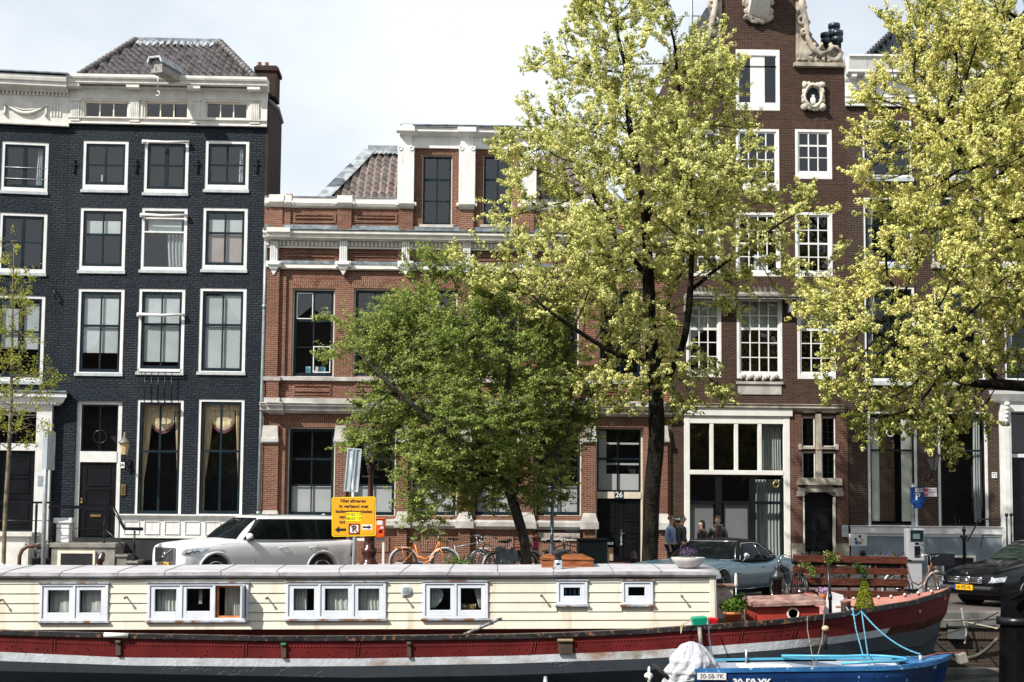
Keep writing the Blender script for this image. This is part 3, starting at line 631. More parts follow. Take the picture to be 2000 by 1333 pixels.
def pil(m,px0,px1,py0,py1,p=.12): 
    x0,x1,z0,z1=C.R(px0,py0,px1,py1); m.box(x0,x1,-p,0,z0,z1); return x0,x1,z0,z1
# ---- brick pilasters / piers
DK=M('deep_red_brick_relief',(.20,.08,.055),.9,var=.2,scale=9)
m=MB()
pil(m,521,545,523,745,.16); pil(m,545,558,541,745,.07); pil(m,521,545,745,790,.17)
gp=[(515,543),(656,676),(777,796),(896,919),(1017,1041),(1139,1162),(1287,1303)]
for a,b in gp: pil(m,a,b,832,1095,.15)
for a,b in ((543,556),(1257,1275)): pil(m,a,b,836,1095,.06)
build_split(m,'brick_pilaster',RB1,C.o)
# relief panels
m=MB()
def relief(px0,py0,px1,py1,w=0,p=.03,t=.05):
    x0,x1,z0,z1=C.R(px0,py0,px1,py1); 
    m.box(x0,x1,w-p,w,z0,z0+t); m.box(x0,x1,w-p,w,z1-t,z1); m.box(x0,x0+t,w-p,w,z0+t,z1-t); m.box(x1-t,x1,w-p,w,z0+t,z1-t); m.box(x0+t,x1-t,w-p*1.6,w,z0+t*2,z1-t*2)
for k in range(6): relief(573+k*120,752,647+k*120,772)
build_split(m,'relief_panel',RB1,C.o)
for r in F1+G1+[DCr]:
    x0,x1,z0,z1=r; arch_lintel(C,r,RB2,over=.16,h=.33,gap=.012,name='brick_arch')
# dark backing joints for arches
# ---- windows
CF=M('cream_window_frame',(.62,.57,.46),.5,var=.06)
PALE=M('frosted_film',(.50,.52,.51),.6,var=.05,scale=1)
PALEG=M('white_frosted_film',(.36,.385,.39),.6,var=.05,scale=1)
for i,r in enumerate(F1):
    bl=[('blind',.52,.98,.02,.45,ROOM)] if i else []
    f=window(C,r,.045,fm=CF,sm=NAVY,sw=.085,cols=((.5,.045),),rows=((.345,.07),(.68,.03)),rec=.1,bot=.02,bar=.03)
    a,b,c,d=r[0]+.12,r[1]-.12,r[2]+.14,r[3]-.12
    if i in (0,1):   # white casement outline
        m=MB(); xx=(a+b)/2
        def rc(x0,x1,z0,z1,t=.028): m.box(x0,x1,.12,.134,z1-t,z1); m.box(x0,x1,.12,.134,z0,z0+t); m.box(x0,x0+t,.12,.134,z0+t,z1-t); m.box(x1-t,x1,.12,.134,z0+t,z1-t)
        if i==0: rc(a,xx-.03,d-(d-c)*.33,d)
        rc(xx+.0,b,c,c+(d-c)*.33); m.build('casement_trim',WHITE,f)
        m=MB(); rs=random.Random(i); 
        for k in range(9):
            X=a+.08+rs.random()*(b-a-.2); h=.06+rs.random()*.16; m.box(X,X+.05+.1*rs.random(),.3,.42,c,c+h)
        m.build('window_clutter',M('pale_clutter',(.5,.5,.5),.7,var=.4,scale=6,c3=(.1,.35,.45),s3=3,lo3=.5,hi3=.55),f)
for i,r in enumerate(G1):
    window(C,r,.04,fm=CF,sm=NAVY,sw=.085,cols=((.5,.04),),rows=((.345,.07),(.665,.035)),rec=.12,bot=.02,glass=GLASSD,blinds=[('blind',0,1,.68,1,PALEG)])
# sills between
m=MB()
for r in F1:
    pass
# ---- stone bands
def bandpx(m,px0,px1,py0,py1,p,w=0): x0,x1,z0,z1=C.R(px0,py0,px1,py1); m.box(x0,x1,w-p,w-.001 if w else 0,z0,z1)
m=MB(); X0=.02; X1=cx1
_,_,za,zb_=C.R(600,737,700,745); m.box(X0,X1,-.1,.0,za,zb_); bandpx(m,516,549,737,745,.2)
_,_,za,zb_=C.R(600,779,700,790); m.box(X0,X1,-.10,0,za,zb_); bandpx(m,517,548,778,790,.2)
for a,b in ((1128,1180),): bandpx(m,a,b,779,790,.16)
z0=C.L(700,806)[1]; z1=C.L(700,790)[1]; h=z1-z0
molding(m,X0,X1,[(0,z0-.05),(.08,z0-.04),(.12,z0),(.26,z0+h*.1),(.26,z0+h*.55),(.34,z0+h*.62),(.34,z0+h*.85),(.38,z0+h*.9),(.38,z1),(.0,z1+.02)])
a,_,_,b=C.R(506,800,556,800); a=C.L(506,800)[0]; b=C.L(556,800)[0]
molding(m,a+.3,b,[(.0,z0-.1),(.22,z0-.04),(.26,z0),(.40,z0+h*.1),(.40,z0+h*.55),(.48,z0+h*.62),(.48,z0+h*.85),(.52,z0+h*.9),(.52,z1+.01),(.0,z1+.03)])
m.build('stone_band',STONE,C.o,bevel=.01)
m=MB(); z0=C.L(900,1030)[1]; z1=C.L(900,1018)[1]; xd=DC[0]-.02
for (A_,B_) in ((X0,xd),(DC[1]+.02,X1)): molding(m,A_,B_,[(.0,z0-.06),(.1,z0-.05),(.16,z0),(.22,z0+.03),(.22,z1-.02),(.1,z1+.03),(.0,z1+.04)])
for a,b in gp:
    A_,B_,_,_=C.R(a,1000,b,1000); e=.08
    m.add([(A_-e,-.26,z1),(B_+e,-.26,z1),(B_+e,0,z1),(A_-e,0,z1),(A_,-.16,z1+.28),(B_,-.16,z1+.28),(B_,0,z1+.28),(A_,0,z1+.28)],[(4,5,6,7),(0,1,5,4),(1,2,6,5),(3,0,4,7)]); m.box(A_-e-.02,B_+e+.02,-.28,0,z0-.03,z1)
    m.box(A_-.04,B_+.04,-.2,0,0,.4)
m.box(X0,xd,-.1,0,0,.34)
m.build('stone_base_course',STONE,C.o,bevel=.006)
m=MB()
for a,b in gp:   # ground pilaster capitals
    A_,B_,c,d=C.R(a,856,b,832); e=.05
    m.box(A_-e,B_+e,-.24,0,d-.13,d-.02); m.box(A_-e*.5,B_+e*.5,-.2,0,d-.17,d-.13); m.add([(A_,-.16,c),(B_,-.16,c),(B_,0,c),(A_,0,c),(A_-e,-.2,d-.17),(B_+e,-.2,d-.17),(B_+e,0,d-.17),(A_-e,0,d-.17)],[(0,1,5,4),(1,2,6,5),(3,0,4,7)])
build_split(m,'stone_capital',STONE,C.o,bevel=.006)
# lower relief arches under sill
m=MB()
for a,b in ((600,646),(706,760),(822,885),(942,1003),(1060,1126)): relief(a,1048,b,1078,p=.028,t=.2)
build_split(m,'relief_panel',RB2,C.o)
# ---- white cornice, frieze, consoles
m=MB(); z0=C.L(700,471)[1]; z1=C.L(700,457)[1]; h=z1-z0
molding(m,X0,X1,[(.0,z0-.05),(.14,z0-.03),(.2,z0),(.38,z0+h*.05),(.39,z0+h*.45),(.43,z0+h*.5),(.46,z0+h*.62),(.46,z1),(0,z1+.02)])
a=C.L(510,464)[0]; b=C.L(571,464)[0]; molding(m,a+.25,b,[(.0,z0-.05),(.3,z0-.03),(.36,z0),(.52,z0+h*.05),(.53,z0+h*.45),(.57,z0+h*.5),(.6,z0+h*.62),(.6,z1+.05),(0,z1+.07)])
_,_,c,d=C.R(700,487,800,472); m.box(X0,X1,-.06,0,c,d); 
zz0=C.L(700,483)[1]; zz1=C.L(700,475)[1]; k=0; x=X0+.1
while x<X1: m.box(x,x+.07,-.14,-.06,zz0,zz1); x+=.125
m.box(X0,X1,-.1,-.06,zz0-.07,zz0-.02)
_,_,c,d=C.R(700,527,800,519); molding(m,X0,X1,[(.0,c-.01),(.1,c),(.1,d-.04),(.14,d),(.0,d+.02)])
corn=m.build('cornice',WHITED,C.o)
cons=[537,672,793,912,1032,1152,1272]
m=MB()
for xc in cons:
    w=9; x0,x1,c,d=C.R(xc-w,514,xc+w,474); xm=(x0+x1)/2; hw=(x1-x0)/2
    m.box(x0-.05,x1+.05,-.3,0,d-.1,d); m.box(x0,x1,-.24,0,d-.2,d-.1); m.box(x0+.02,x1-.02,-.2,0,c,d-.2)
    for q in (-.6,-.2,.2,.6): m.box(xm+q*hw-.02,xm+q*hw+.02,-.225,-.2,c+.02,d-.24)
    _,_,c2,d2=C.R(xc-w,524,xc+w,514); m.box(x0-.1,x1+.1,-.25,0,c2+.02,d2); m.box(x0-.05,x1+.05,-.21,0,c2-.08,c2+.02)
    pt=C.L(xc,540)[1]; m.prism([(x0-.01,c2-.08),(x0-.01,c2-.16),(xm,pt),(x1+.01,c2-.16),(x1+.01,c2-.08)],-.19,0)
build_split(m,'console',WHITE,C.o,bevel=.006)
m=MB()
for k in range(6):
    xa=cons[k]+14; xb=cons[k+1]-14; relief(xa+(0 if k else 6),492,xb,510,p=.025,t=.06)
build_split(m,'frieze_panel',RB1,C.o)
m=MB(); _,_,c,d=C.R(700,519,800,514); m.box(X0,X1,-.12,.0,c+.02,d); c=C.L(700,457)[1]; d=C.L(700,442)[1]; m.box(X0,X1,-.5,.0,c+.021,c+.05); m.box(X0,X1,-.08,0,c+.05,d); 
for k in range(12): X=X0+.3+k*1.05; m.box(X,X+.04,-.51,-.1,c+.05,c+.07)
m.build('lead_flashing',LEAD,C.o)
# ---- parapet
zq0=C.L(790,450)[1]; zq1=C.L(790,408)[1]; zcap=C.L(790,389)[1]
posts=[(527,553,.1),(554,568,.06),(660,687,.1),(780,807,.12),(897,925,.12),(1017,1043,.12),(1139,1165,.1),(1259,1285,.1)]
pavL=C.L(783,350)[0]; pavR=C.L(1043,350)[0]; zpav=C.L(910,290)[1]
m=MB(); ud0,ud1,_,_=C.R(824,300,883,300); 
PW=[C.R(824,303,883,440),C.R(943,303,1001,440)]
pw=wall_mesh(cx0,cx1,zq0,zq1,[],w=0.0)
pw.box(cx0,pavL,.002,.25,zq0+.001,zq1); pw.box(pavR,cx1,.002,.25,zq0+.001,zq1)
# front skin is rebuilt with window holes in pavilion
pw=MB(); 
def addm(a,b): b_=len(a.v); a.v+=b.v; a.f+=[tuple(i+b_ for i in f) for f in b.f]; a.sm+=b.sm; a.mi+=b.mi
addm(pw,wall_mesh(cx0,pavL,zq0,zq1,[])); addm(pw,wall_mesh(pavR,cx1,zq0,zq1,[])); addm(pw,wall_mesh(pavL,pavR,zq0,zpav,PW,rec=.3)); shell(pw,pavL,pavR,zq0,zpav+.6,5)
pw.quad((cx0,.25,zq0),(cx0,.25,zq1),(pavL,.25,zq1),(pavL,.25,zq0)); pw.quad((pavR,.25,zq0),(pavR,.25,zq1),(cx1,.25,zq1),(cx1,.25,zq0))
for a,b,p in posts: A_,B_,_,_=C.R(a,420,b,420); pw.box(A_,B_,-p,0,zq0,zq1)
pav=pw.build('parapet_wall',RB1,C.o)
m=MB(); relief(573,417,656,436,p=.03,t=.07); relief(693,417,776,436,p=.03,t=.07); relief(1049,417,1135,436,p=.03,t=.07); relief(1170,417,1255,436,p=.03,t=.07); build_split(m,'relief_panel',RB1,pav)
m=MB(); zm=C.L(790,400)[1]
for A_,B_ in ((cx0,pavL),(pavR,cx1)): m.box(A_,B_,-.04,.28,zm,zcap); molding(m,A_,B_,[(.0,zq1-.02),(.06,zq1),(.1,zq1+.03),(.14,zm-.02),(.14,zm),(.0,zm+.02)])
for i,(a,b,p) in enumerate(posts):
    A_,B_,_,_=C.R(a,420,b,420); molding(m,A_-.02,B_+.02,[(p,zq1-.02),(p+.04,zq1),(p+.1,zq1+.03),(p+.16,zm-.02),(p+.16,zm+.02),(.0,zm+.03)],ret=0); m.box(A_-.1,B_+.1,-p-.12,0.001,zm-.06,zm+.03)
    if i not in (3,4,5): m.box(A_-.02,B_+.02,-p-.02,.3,zm+.03,zcap+.06)
par=m.build('parapet_cap',WHITED,C.o)
m=MB(); m.box(cx0,pavL,-.07,.31,zcap+.001,zcap+.03); m.box(pavR,cx1,-.07,.31,zcap+.001,zcap+.03); m.build('cap_flashing',LEAD,par)
# pavilion pilasters fluted with corinthian capitals
for xc in (793,912,1031):
    m=MB(); x0,x1,c,d=C.R(xc-11,396,xc+11,309); hw=(x1-x0)/2; xm=(x0+x1)/2
    m.box(x0,x1,-.16,0,c,d)
    for q in range(5): X=xm+(q-2)*hw*.4; m.box(X-.016,X+.016,-.215,-.16,c+.06,d-.03)
    m.box(x0-.04,x1+.04,-.2,0,c-.1,c+.02)
    zb0=C.L(xc,400)[1]; m.box(x0-.08,x1+.08,-.24,0,zb0-.0,c-.0)
    zt0=C.L(xc,290)[1]; m.add([(x0,-.16,d),(x1,-.16,d),(x1,0,d),(x0,0,d),(x0-.09,-.26,zt0),(x1+.09,-.26,zt0),(x1+.09,0,zt0),(x0-.09,0,zt0)],[(0,1,5,4),(1,2,6,5),(3,0,4,7),(4,5,6,7)])
    for sx in (-1,1): m.torus((xm+sx*(hw+.0),-.25,zt0-.07),.06,.026,12,6)
    for q in range(5): m.ball((xm+(q-2)*hw*.45,-.2,d+.07+.05*(q%2)),.05,5,(1,.8,1.4))
    m.build('fluted_pilaster',WHITE,pav,bevel=0)
m=MB(); e0=C.L(780,290)[1]; e1=C.L(780,265)[1]; e2=C.L(780,256)[1]; e3=C.L(780,246)[1]; xl=C.L(797,280)[0]; xr=C.L(1031,280)[0]
m.box(xl-.2,xr+.2,-.08,.3,e0,e1)
for xc in (793,912,1031): x0,x1,_,_=C.R(xc-12,280,xc+12,280); m.box(x0,x1,-.17,-.08,e0,e1)
molding(m,xl,xr,[(.08,e1-.06),(.2,e1-.03),(.3,e1+.02),(.34,e1+.06),(.34,e2-.02),(.38,e2+.02),(.0,e2+.04)],ret=1)
for xc in (793,912,1031): x0,x1,_,_=C.R(xc-18,280,xc+18,280); m.box(x0,x1,-.44,-.1,e1+.04,e2+.045)
m.box(xl-.2,xr+.2,-.04,4.5,e2+.04,e3+.0); m.box(xl-.2,xl+.15,-.1,.3,e2+.04,e3+.02)
en=m.build('entablature',WHITE,pav,bevel=.005)
m=MB(); m.box(xl-.24,xr+.24,-.08,4.6,e3+.021,e3+.05); m.box(xl-.3,xr+.3,-.39,-.0,e2+.046,e2+.06); m.build('flashing',LEAD,en)
for r in PW:
    window(C,r,.03,fm=CF,sm=NAVY,sw=.065,cols=((.5,.05),),rows=((.33,.07),(.665,.035)),rec=.08,bot=.02)
    arch_lintel(C,r,RB2,over=.1,h=.19,gap=.02); m=MB(); m.box(r[0]-.06,r[1]+.06,-.1,.08,r[2]-.1,r[2]-.001); m.build('sill',STONE,pav,bevel=.01)
# roofs of C (hip ends both sides of pavilion)
TILE2=M('pinkish_grey_clay_tile',(.22,.18,.165),.55,var=.22,scale=4,c3=(.16,.13,.12),s3=2.2,lo3=.55,hi3=.75)
zr0=C.L(700,392,.6)[1]; a0=C.L(600,392,.6)[0]; a1=C.L(782,392,.6)[0]; t0=C.L(722,300,3.4)[0]; tz=C.L(750,299,3.4)[1]
rf=pantiles(C,[(a0+.35,.6,zr0-.25),(a1,.6,zr0-.25),(a1+.25,3.4,tz),(t0,3.4,tz)],.245,.31,TILE2,name='roof')
LB=M('pale_lead_strip',(.34,.37,.39),.5,metal=.2,var=.25,scale=4)
m=MB(); A_=Vector((a0+.2,.5,zr0-.15)); B_=Vector((t0-.05,3.35,tz+.1)); 
m.add([A_+Vector((-.12,0,.02)),A_+Vector((.35,-.05,0)),B_+Vector((.28,-.05,-.02)),B_+Vector((-.12,0,.02)),A_+Vector((-.12,.3,-.3)),B_+Vector((-.12,.3,-.3))],[(0,1,2,3),(0,3,5,4)]); m.build('hip_flashing',LB,rf)
m=MB(); m.box(t0-.05,pavL+.2,3.25,3.6,tz-.1,tz+.22); m.grid(lambda u,v:(t0+(pavL+.2-t0)*u,3.4-.3*v,tz+.12-.22*v-.02*sin(u*60)*v),60,2); m.build('ridge_flashing',LB,rf)
m=MB(); m.quad((a0,.6,zr0-.3),(t0,3.4,tz),(t0,5.4,tz),(a0,8,zr0-.3)); m.quad((a0,8,zr0-.3),(t0,5.4,tz),(pavL,5.4,tz),(pavL,8,zr0-.3)); m.quad((t0,3.4,tz),(pavL+.4,3.4,tz),(pavL+.4,5.4,tz),(t0,5.4,tz)); m.build('roof_slope',TILE2,rf)
b0=C.L(1045,392,.6)[0]; b1=C.L(1240,392,.6)[0]; u1=C.L(1118,300,3.4)[0]
rf2=pantiles(C,[(b0,.6,zr0-.25),(b1-.3,.6,zr0-.25),(u1,3.4,tz),(b0-.2,3.4,tz)],.245,.31,TILE2,name='roof')
m=MB(); m.quad((u1,3.4,tz),(b1,.6,zr0-.3),(b1,8,zr0-.3),(u1,5.4,tz)); m.quad((b0,5.4,tz),(u1,5.4,tz),(b1,8,zr0-.3),(b0,8,zr0-.3)); m.quad((b0-.4,3.4,tz),(u1,3.4,tz),(u1,5.4,tz),(b0-.4,5.4,tz)); m.build('roof_slope',TILE2,rf2)
m=MB(); m.tube([(b1-.2,.5,zr0-.2),(u1,3.4,tz+.03)],.12,6); m.build('hip_flashing',LB,rf2)
# entrance C
zt=C.L(1210,961)[1]; zb=C.L(1210,974)[1]
f,dd,(a,b,yd)=doorset(C,DCr,zt,zb,DOORB,frame=CF,fw=.06,rec=.2,transcols=(.47,),double=True)
m=MB(); W_=b-a; H_=DCr[3]-zt; 
m.box(a+.06,a+W_*.22,.3,.305,zt+.06,DCr[3]-.1); m.box(a+W_*.22,b-.06,.3,.305,zt+.06,zt+H_*.28)
for t in (.42,.74): m.box(a+W_*.18,b-.06,.3,.305,zt+H_*t,zt+H_*t+.06)
m.build('interior_wall',PALEG,f)
m=MB(); m.box(a,b,.245,.26,zt+H_*.5,zt+H_*.53); m.build('glazing_bar',NAVY,f)
m=MB(); X,Z=C.L(1210,967); m.box(X-.14,X+.14,.165,.179,Z-.14,Z+.14); pl=m.build('house_number_plate',NAVY,f)
text_mesh('26',.24,'house_number',WHITE,f,(X,.163,Z),bold=.004)
m=MB(); X,Z=C.L(1215,1050); m.box(X-.03,X+.03,yd-.05,yd,Z-.25,Z+.25); m.box(X,X+.1,yd-.06,yd-.03,Z+.1,Z+.14); m.build('door_handle',CHROME,dd)
m=MB(); X,Z=C.L(1188,1062); m.box(X-.18,X+.18,yd-.03,yd,Z-.04,Z+.04); m.build('letter_slot',CHROME,dd)
m=MB(); X0_,X1_,c,d=C.R(1176,1096,1199,1070); m.box(X0_,X1_,yd-.025,yd-.005,c,d); m.build('door_panel',M('tan_board',(.36,.25,.17),.7,var=.1),dd)
# stone name plaque
m=MB(); x0,x1,c,d=C.R(1049,1056,1132,1041); m.prism([(x0,c),(x1,c),(x1,d),(x0+.12,d)],-.09,0); pq=m.build('name_plaque',STONE,C.o)
text_mesh('VERENIGING bv',.2,'plaque_lettering',M('worn_gilt_letters',(.30,.19,.10),.6,var=.2),pq,((x0+x1)/2+.02,-.092,(c+d)/2),sx=.88,shear=.25)
m=MB(); x0,x1,c,d=C.R(1105,1040,1130,1029); m.box(x0,x1,-.03,0,c,d); m.build('slate_plate',LEAD,C.o)
# drain pipe
m=MB(); pts=[(C.L(517,492)[0]+.04,-.1,C.L(517,478)[1]),(C.L(516,600)[0]+.02,-.1,C.L(516,600)[1]),(C.L(509,790)[0]+.05,-.12,C.L(509,790)[1]),(C.L(508,800)[0]+.04,-.12,C.L(508,1003)[1])]
m.tube(pts,.055,8); 
for p_ in pts[1:]: m.tube([(p_[0],p_[1],p_[2]-.06),(p_[0],p_[1],p_[2]+.06)],.075,8)
m.build('drain_pipe',M('grey_green_pipe',(.30,.36,.36),.4,metal=.3,var=.15),C.o)
# ---------------------------------------------------------------- house D : stepped neck gable, dark brown brick
BR1=brick('brown_brick',(.074,.036,.025),(.037,.020,.015),(.11,.088,.07),w=.21,h=.058,ms=.008,bump=.6,dirt=.55)
BRV=brick('brown_brick_soldier',(.10,.044,.032),(.055,.028,.022),(.12,.09,.07),w=.2,h=.058,ms=.008,vert=True,bump=.6,dirt=.4)
BRR=brick('warm_red_brown_brick',(.13,.052,.038),(.085,.038,.03),(.20,.15,.11),w=.21,h=.058,ms=.008,bump=.6,dirt=.4)
pD=C.M@Vector((cx1+.01,0,0)); D=FR(thing('gabled_brick_house','tall dark brown brick house with carved stone neck gable and white cross-bar windows','house',pD,(0,0,rad(1.2))))
dx0=.0; dx1=D.L(1655,700)[0]; zs=D.L(1600,131)[1]; nx0=D.L(1407,60)[0]; nx1=D.L(1553,60)[0]; sx0=D.L(1316,131)[0]; sx1=D.L(1646,131)[0]; ztop=D.L(1480,-70)[1]
top_w=D.R(1437,97,1523,216)
r2=[D.R(1337,253,1405,348),D.R(1437,252,1522,373),D.R(1553,253,1625,350)]
r3=[D.R(1337,415,1407,540),D.R(1437,415,1525,540),D.R(1553,415,1626,541)]
r4=[D.R(1340,583,1409,737),D.R(1439,581,1528,740),D.R(1557,583,1632,741)]
shop=D.R(1336,798,1543,1100); sm4=[D.R(1566,815,1592,873),D.R(1604,815,1632,873),D.R(1567,883,1593,938),D.R(1605,883,1632,938)]
ddr=D.R(1568,957,1632,1085)
mb=wall_mesh(dx0,dx1,0,zs,r2+r3+r4+[shop,ddr]+sm4+[(top_w[0],top_w[1],top_w[2],zs)],rec=.2)
addm(mb,wall_mesh(nx0,nx1,zs,ztop,[(top_w[0],top_w[1],zs,top_w[3])],rec=.2)); shell(mb,dx0,dx1,0,zs,9); shell(mb,nx0,nx1,zs,ztop,1)
mb.build('wall',BR1,D.o)
for r in [top_w]+r2+r3: arch_lintel(D,r,BRV,over=.1,h=.28)
# top hatch window: two leaves
f=window(D,top_w,.1,fm=WHITE,sm=WHITE,sw=.02,cols=((.5,.46),),rows=(),bot=.24,top=.2,rec=.0)
def gridwin(r,cols,rows,rail=None,**k):
    window(D,r,.09,fm=WHITE,sm=WHITE,sw=.05,cols=[(c,.036) for c in cols],rows=rows,bot=k.pop('bot',.12),rec=.0,**k)
for i,r in enumerate(r2): gridwin(r,(.333,.667) if i!=1 else (.25,.5,.75),((.32,.06),(.64,.032)) if i!=1 else ((.3,.06),(.53,.032),(.77,.032)),bot=.2)
for i,r in enumerate(r3): gridwin(r,(.333,.667) if i!=1 else (.25,.5,.75),((.25,.032),(.5,.06),(.75,.032)),bot=.14,blinds=[('blind',.4,.75,.7,.98,CLOTHW)] if i==1 else [])
for i,r in enumerate(r4): gridwin(r,(.333,.667) if i!=1 else (.25,.5,.75),((.2,.03),(.39,.08),(.59,.03),(.8,.03)),bot=.17,blinds=[('blind',0,1,.0,.38,CLOTHG)])
# scroll ornaments either side of the neck
def scroll(side):
    m=MB(); fx=lambda px,py:D.L(px,py)
    # traced right-hand scroll, mirrored for the left
    def q(px,py): 
        if side<0: px=1480-(px-1480)
        return D.L(px,py)
    def blob(px,py,r,sy=1,w=-.06): X,Z=q(px,py); m.ball((X,w,Z),r,6,(1,.9,sy),jit=.05,seed=int(px))
    # backing slab
    o=[(1553,132),(1553,-20),(1566,-14),(1574,10),(1567,28),(1578,40),(1572,55),(1584,66),(1579,84),(1585,96),(1597,104),(1612,102),(1616,92),(1628,88),(1639,98),(1641,114),(1646,122),(1646,132)]
    pts=[q(*p) for p in o]
    if side<0: pts=pts[::-1]
    m.prism(pts,-.04,.35)
    rs=random.Random(3)
    for (px,py,R,r) in ((1566,42,.11,.07),(1570,66,.09,.07),(1628,106,.2,.06),(1568,10,.1,.06)):
        X,Z=q(px,py); m.torus((X,-.1,Z),R,r,16,7)
    path=[(1560,-10),(1566,20),(1572,50),(1576,75),(1586,98),(1602,110),(1618,104),(1626,94)]
    m.tube([(q(*p)[0],-.12,q(*p)[1]) for p in path],[.06,.09,.1,.09,.1,.1,.08,.05],8)
    for i,p in enumerate(path):
        for s_ in range(5): blob(p[0]+rs.uniform(-7,7),p[1]+rs.uniform(-9,9),rs.uniform(.04,.085),1.6)
    for px,py in ((1603,92),(1606,97),(1600,99)): blob(px,py,.09,1.2)
    for k in range(7): blob(1560+k*12,122-rs.uniform(0,6),.07,1)
    roughen(m,.075,4.5,3); ob=m.build('scroll_ornament',SAND,D.o)
    x0,z0=q(1549,132); x1,z1=q(1647,126); m=MB(); m.box(min(x0,x1),max(x0,x1),-.16,.4,z0,z1); m.build('ledge',SAND,ob,bevel=.01)
scroll(1); scroll(-1)
# beam hood at the top with carving
m=MB(); X,Z=D.L(1480,15); m.T=Matrix.Translation((X,-.0,Z)); 
hoodm=MB(); hoodm.add([(X-.3,-.55,D.L(1480,10)[1]),(X+.3,-.55,D.L(1480,10)[1]),(X+.18,-1.0,D.L(1480,10)[1]+.5),(X-.18,-1.0,D.L(1480,10)[1]+.5),(X-.34,0,Z-.45),(X+.34,0,Z-.45),(X+.3,0,Z+1.2),(X-.3,0,Z+1.2),(X+.18,-1.0,Z+1.2),(X-.18,-1.0,Z+1.2)],[(4,5,1,0),(0,1,2,3),(3,2,8,9),(4,0,3,9,7),(1,5,6,8,2),(9,8,6,7)])
hoodm.build('hoist_hood',WHITE,D.o)
m=MB(); rs=random.Random(8)
for sx in (-1,1):
    for i,(dx,dz,R) in enumerate(((.28,.35,.12),(.36,.12,.14),(.33,-.15,.12),(.24,-.38,.14),(.1,-.48,.1),(.38,-.38,.08),(.34,.6,.12))):
        m.torus((X+sx*dx,-.1,Z+dz),R*.7,.06,12,6); m.ball((X+sx*dx,-.1,Z+dz),R*.75,6,(1,.8,1.2),jit=.08,seed=i)
roughen(m,.07,5,2); m.build('hood_carving',SAND,D.o)
# oval cartouche
m=MB(); x0,x1,c,d=D.R(1567,216,1607,165); X=(x0+x1)/2; Z=(c+d)/2; rx=(x1-x0)/2; rz=(d-c)/2
vs=[];n=28
m.T=Matrix.Translation((X,-.06,Z))@Matrix.Diagonal((rx,1,rz,1)); m.torus((0,0,0),.82,.16,28,8); m.T=None
for k in range(16):
    a=2*PI*k/16; m.ball((X+rx*.92*cos(a),-.1,Z+rz*.92*sin(a)),.07+.03*(k%2),6,(1,.8,1.1),jit=.06,seed=k)
for sx in (-1,1):
    m.ball((X+sx*rx*.85,-.1,Z+rz*.82),.12,6); m.ball((X+sx*rx*.8,-.1,Z-rz*.86),.11,6)
roughen(m,.045,6,1); car=m.build('oval_cartouche',M('pale_sandstone',(.52,.47,.39),.8,var=.18,scale=4,bump=.2),D.o)
m=MB(); m.prism([(X+rx*.7*cos(2*PI*k/20),Z+rz*.7*sin(2*PI*k/20)) for k in range(20)],-.05,-.02); m.build('cartouche_pane',NAVY,car)
m=MB(); m.ball((X,-.05,Z+.02),.07,6,(1,.4,1)); m.ball((X,-.05,Z-.12),.1,6,(1,.4,1.3)); m.build('bust',WHITE,car)
# relief stone, canopy, band
m=MB(); x0,x1,c,d=D.R(1441,771,1526,746); m.box(x0,x1,-.03,0,c,d); m.box(x0-.05,x1+.05,-.08,0,c-.08,c)
for k in range(14): m.ball((x0+.12+k*.085,-.04,c+.13+.05*sin(k*2.1)),.05,5,(1,.7,1.5))
m.build('relief_stone',STONE,D.o)
m=MB(); x0,x1,c,d=D.R(1335,580,1641,557); m.box(x0,x1,-.5,0,d-.06,d); m.box(x0,x1,-.46,-.4,d-.14,d-.06)
for X in (x0,x0+(x1-x0)*.3,x0+(x1-x0)*.66,x1-.1): m.box(X,X+.08,-.4,0,c-.9,d-.06)
can=m.build('awning_box',M('old_grey_wood',(.22,.21,.20),.7,var=.25,scale=6),D.o)
m=MB()
for a,b in ((1345,1405),(1440,1525),(1555,1632)):
    x0,x1,c,d=D.R(a,588,b,562); m.grid(lambda u,v:(x0+(x1-x0)*u,-.32-.05*sin(7*v),d-v*(d-c)*(.8+.2*sin(u*PI*8)**2)),40,5)
m.build('folded_awning',M('faded_awning_cloth',(.33,.31,.27),.9,var=.25,scale=5),can)
m=MB(); z0=D.L(1500,800)[1]; z1=D.L(1500,791)[1]; molding(m,dx0+.3,dx1-.15,[(.0,z0-.03),(.06,z0),(.16,z0+.04),(.16,z1-.05),(.2,z1),(.0,z1+.03)]); m.build('stone_band',SAND,D.o)
# shop front
x0,x1,c,d=shop; SF=M('ivory_paint',(.70,.69,.64),.45,var=.05,scale=2)
def dz(y): return D.L(1440,y)[1]
m=MB(); m.box(x0-.1,x1+.08,-.1,.1,dz(813),dz(797)); m.box(x0,x0+.18,-.04,.12,c,dz(813)); m.box(x1-.2,x1,-.04,.12,c,dz(813)); m.box(x0+.18,x1-.2,-.03,.12,dz(828),dz(813)); m.box(x0+.18,x1-.2,-.05,.12,dz(928),dz(919))
for a in (1390,1438,1484): X=D.L(a,880)[0]; m.box(X-.06,X+.06,-.02,.12,dz(919),dz(828))
for s_ in (1341,1533): X=D.L(s_,933)[0]; m.box(X-.06,X+.06,-.03,.1,dz(933),dz(928))
sf=m.build('shop_front_frame',SF,D.o,bevel=.012)
m=MB(); m.quad((x0+.1,.06,dz(919)),(x1-.1,.06,dz(919)),(x1-.1,.06,dz(828)),(x0+.1,.06,dz(828))); m.build('pane',GLASSD,sf)
m=MB(); m.quad((x0+.1,.08,c),(x1-.1,.08,c),(x1-.1,.08,dz(928)),(x0+.1,.08,dz(928))); m.build('pane',GLASSD,sf)
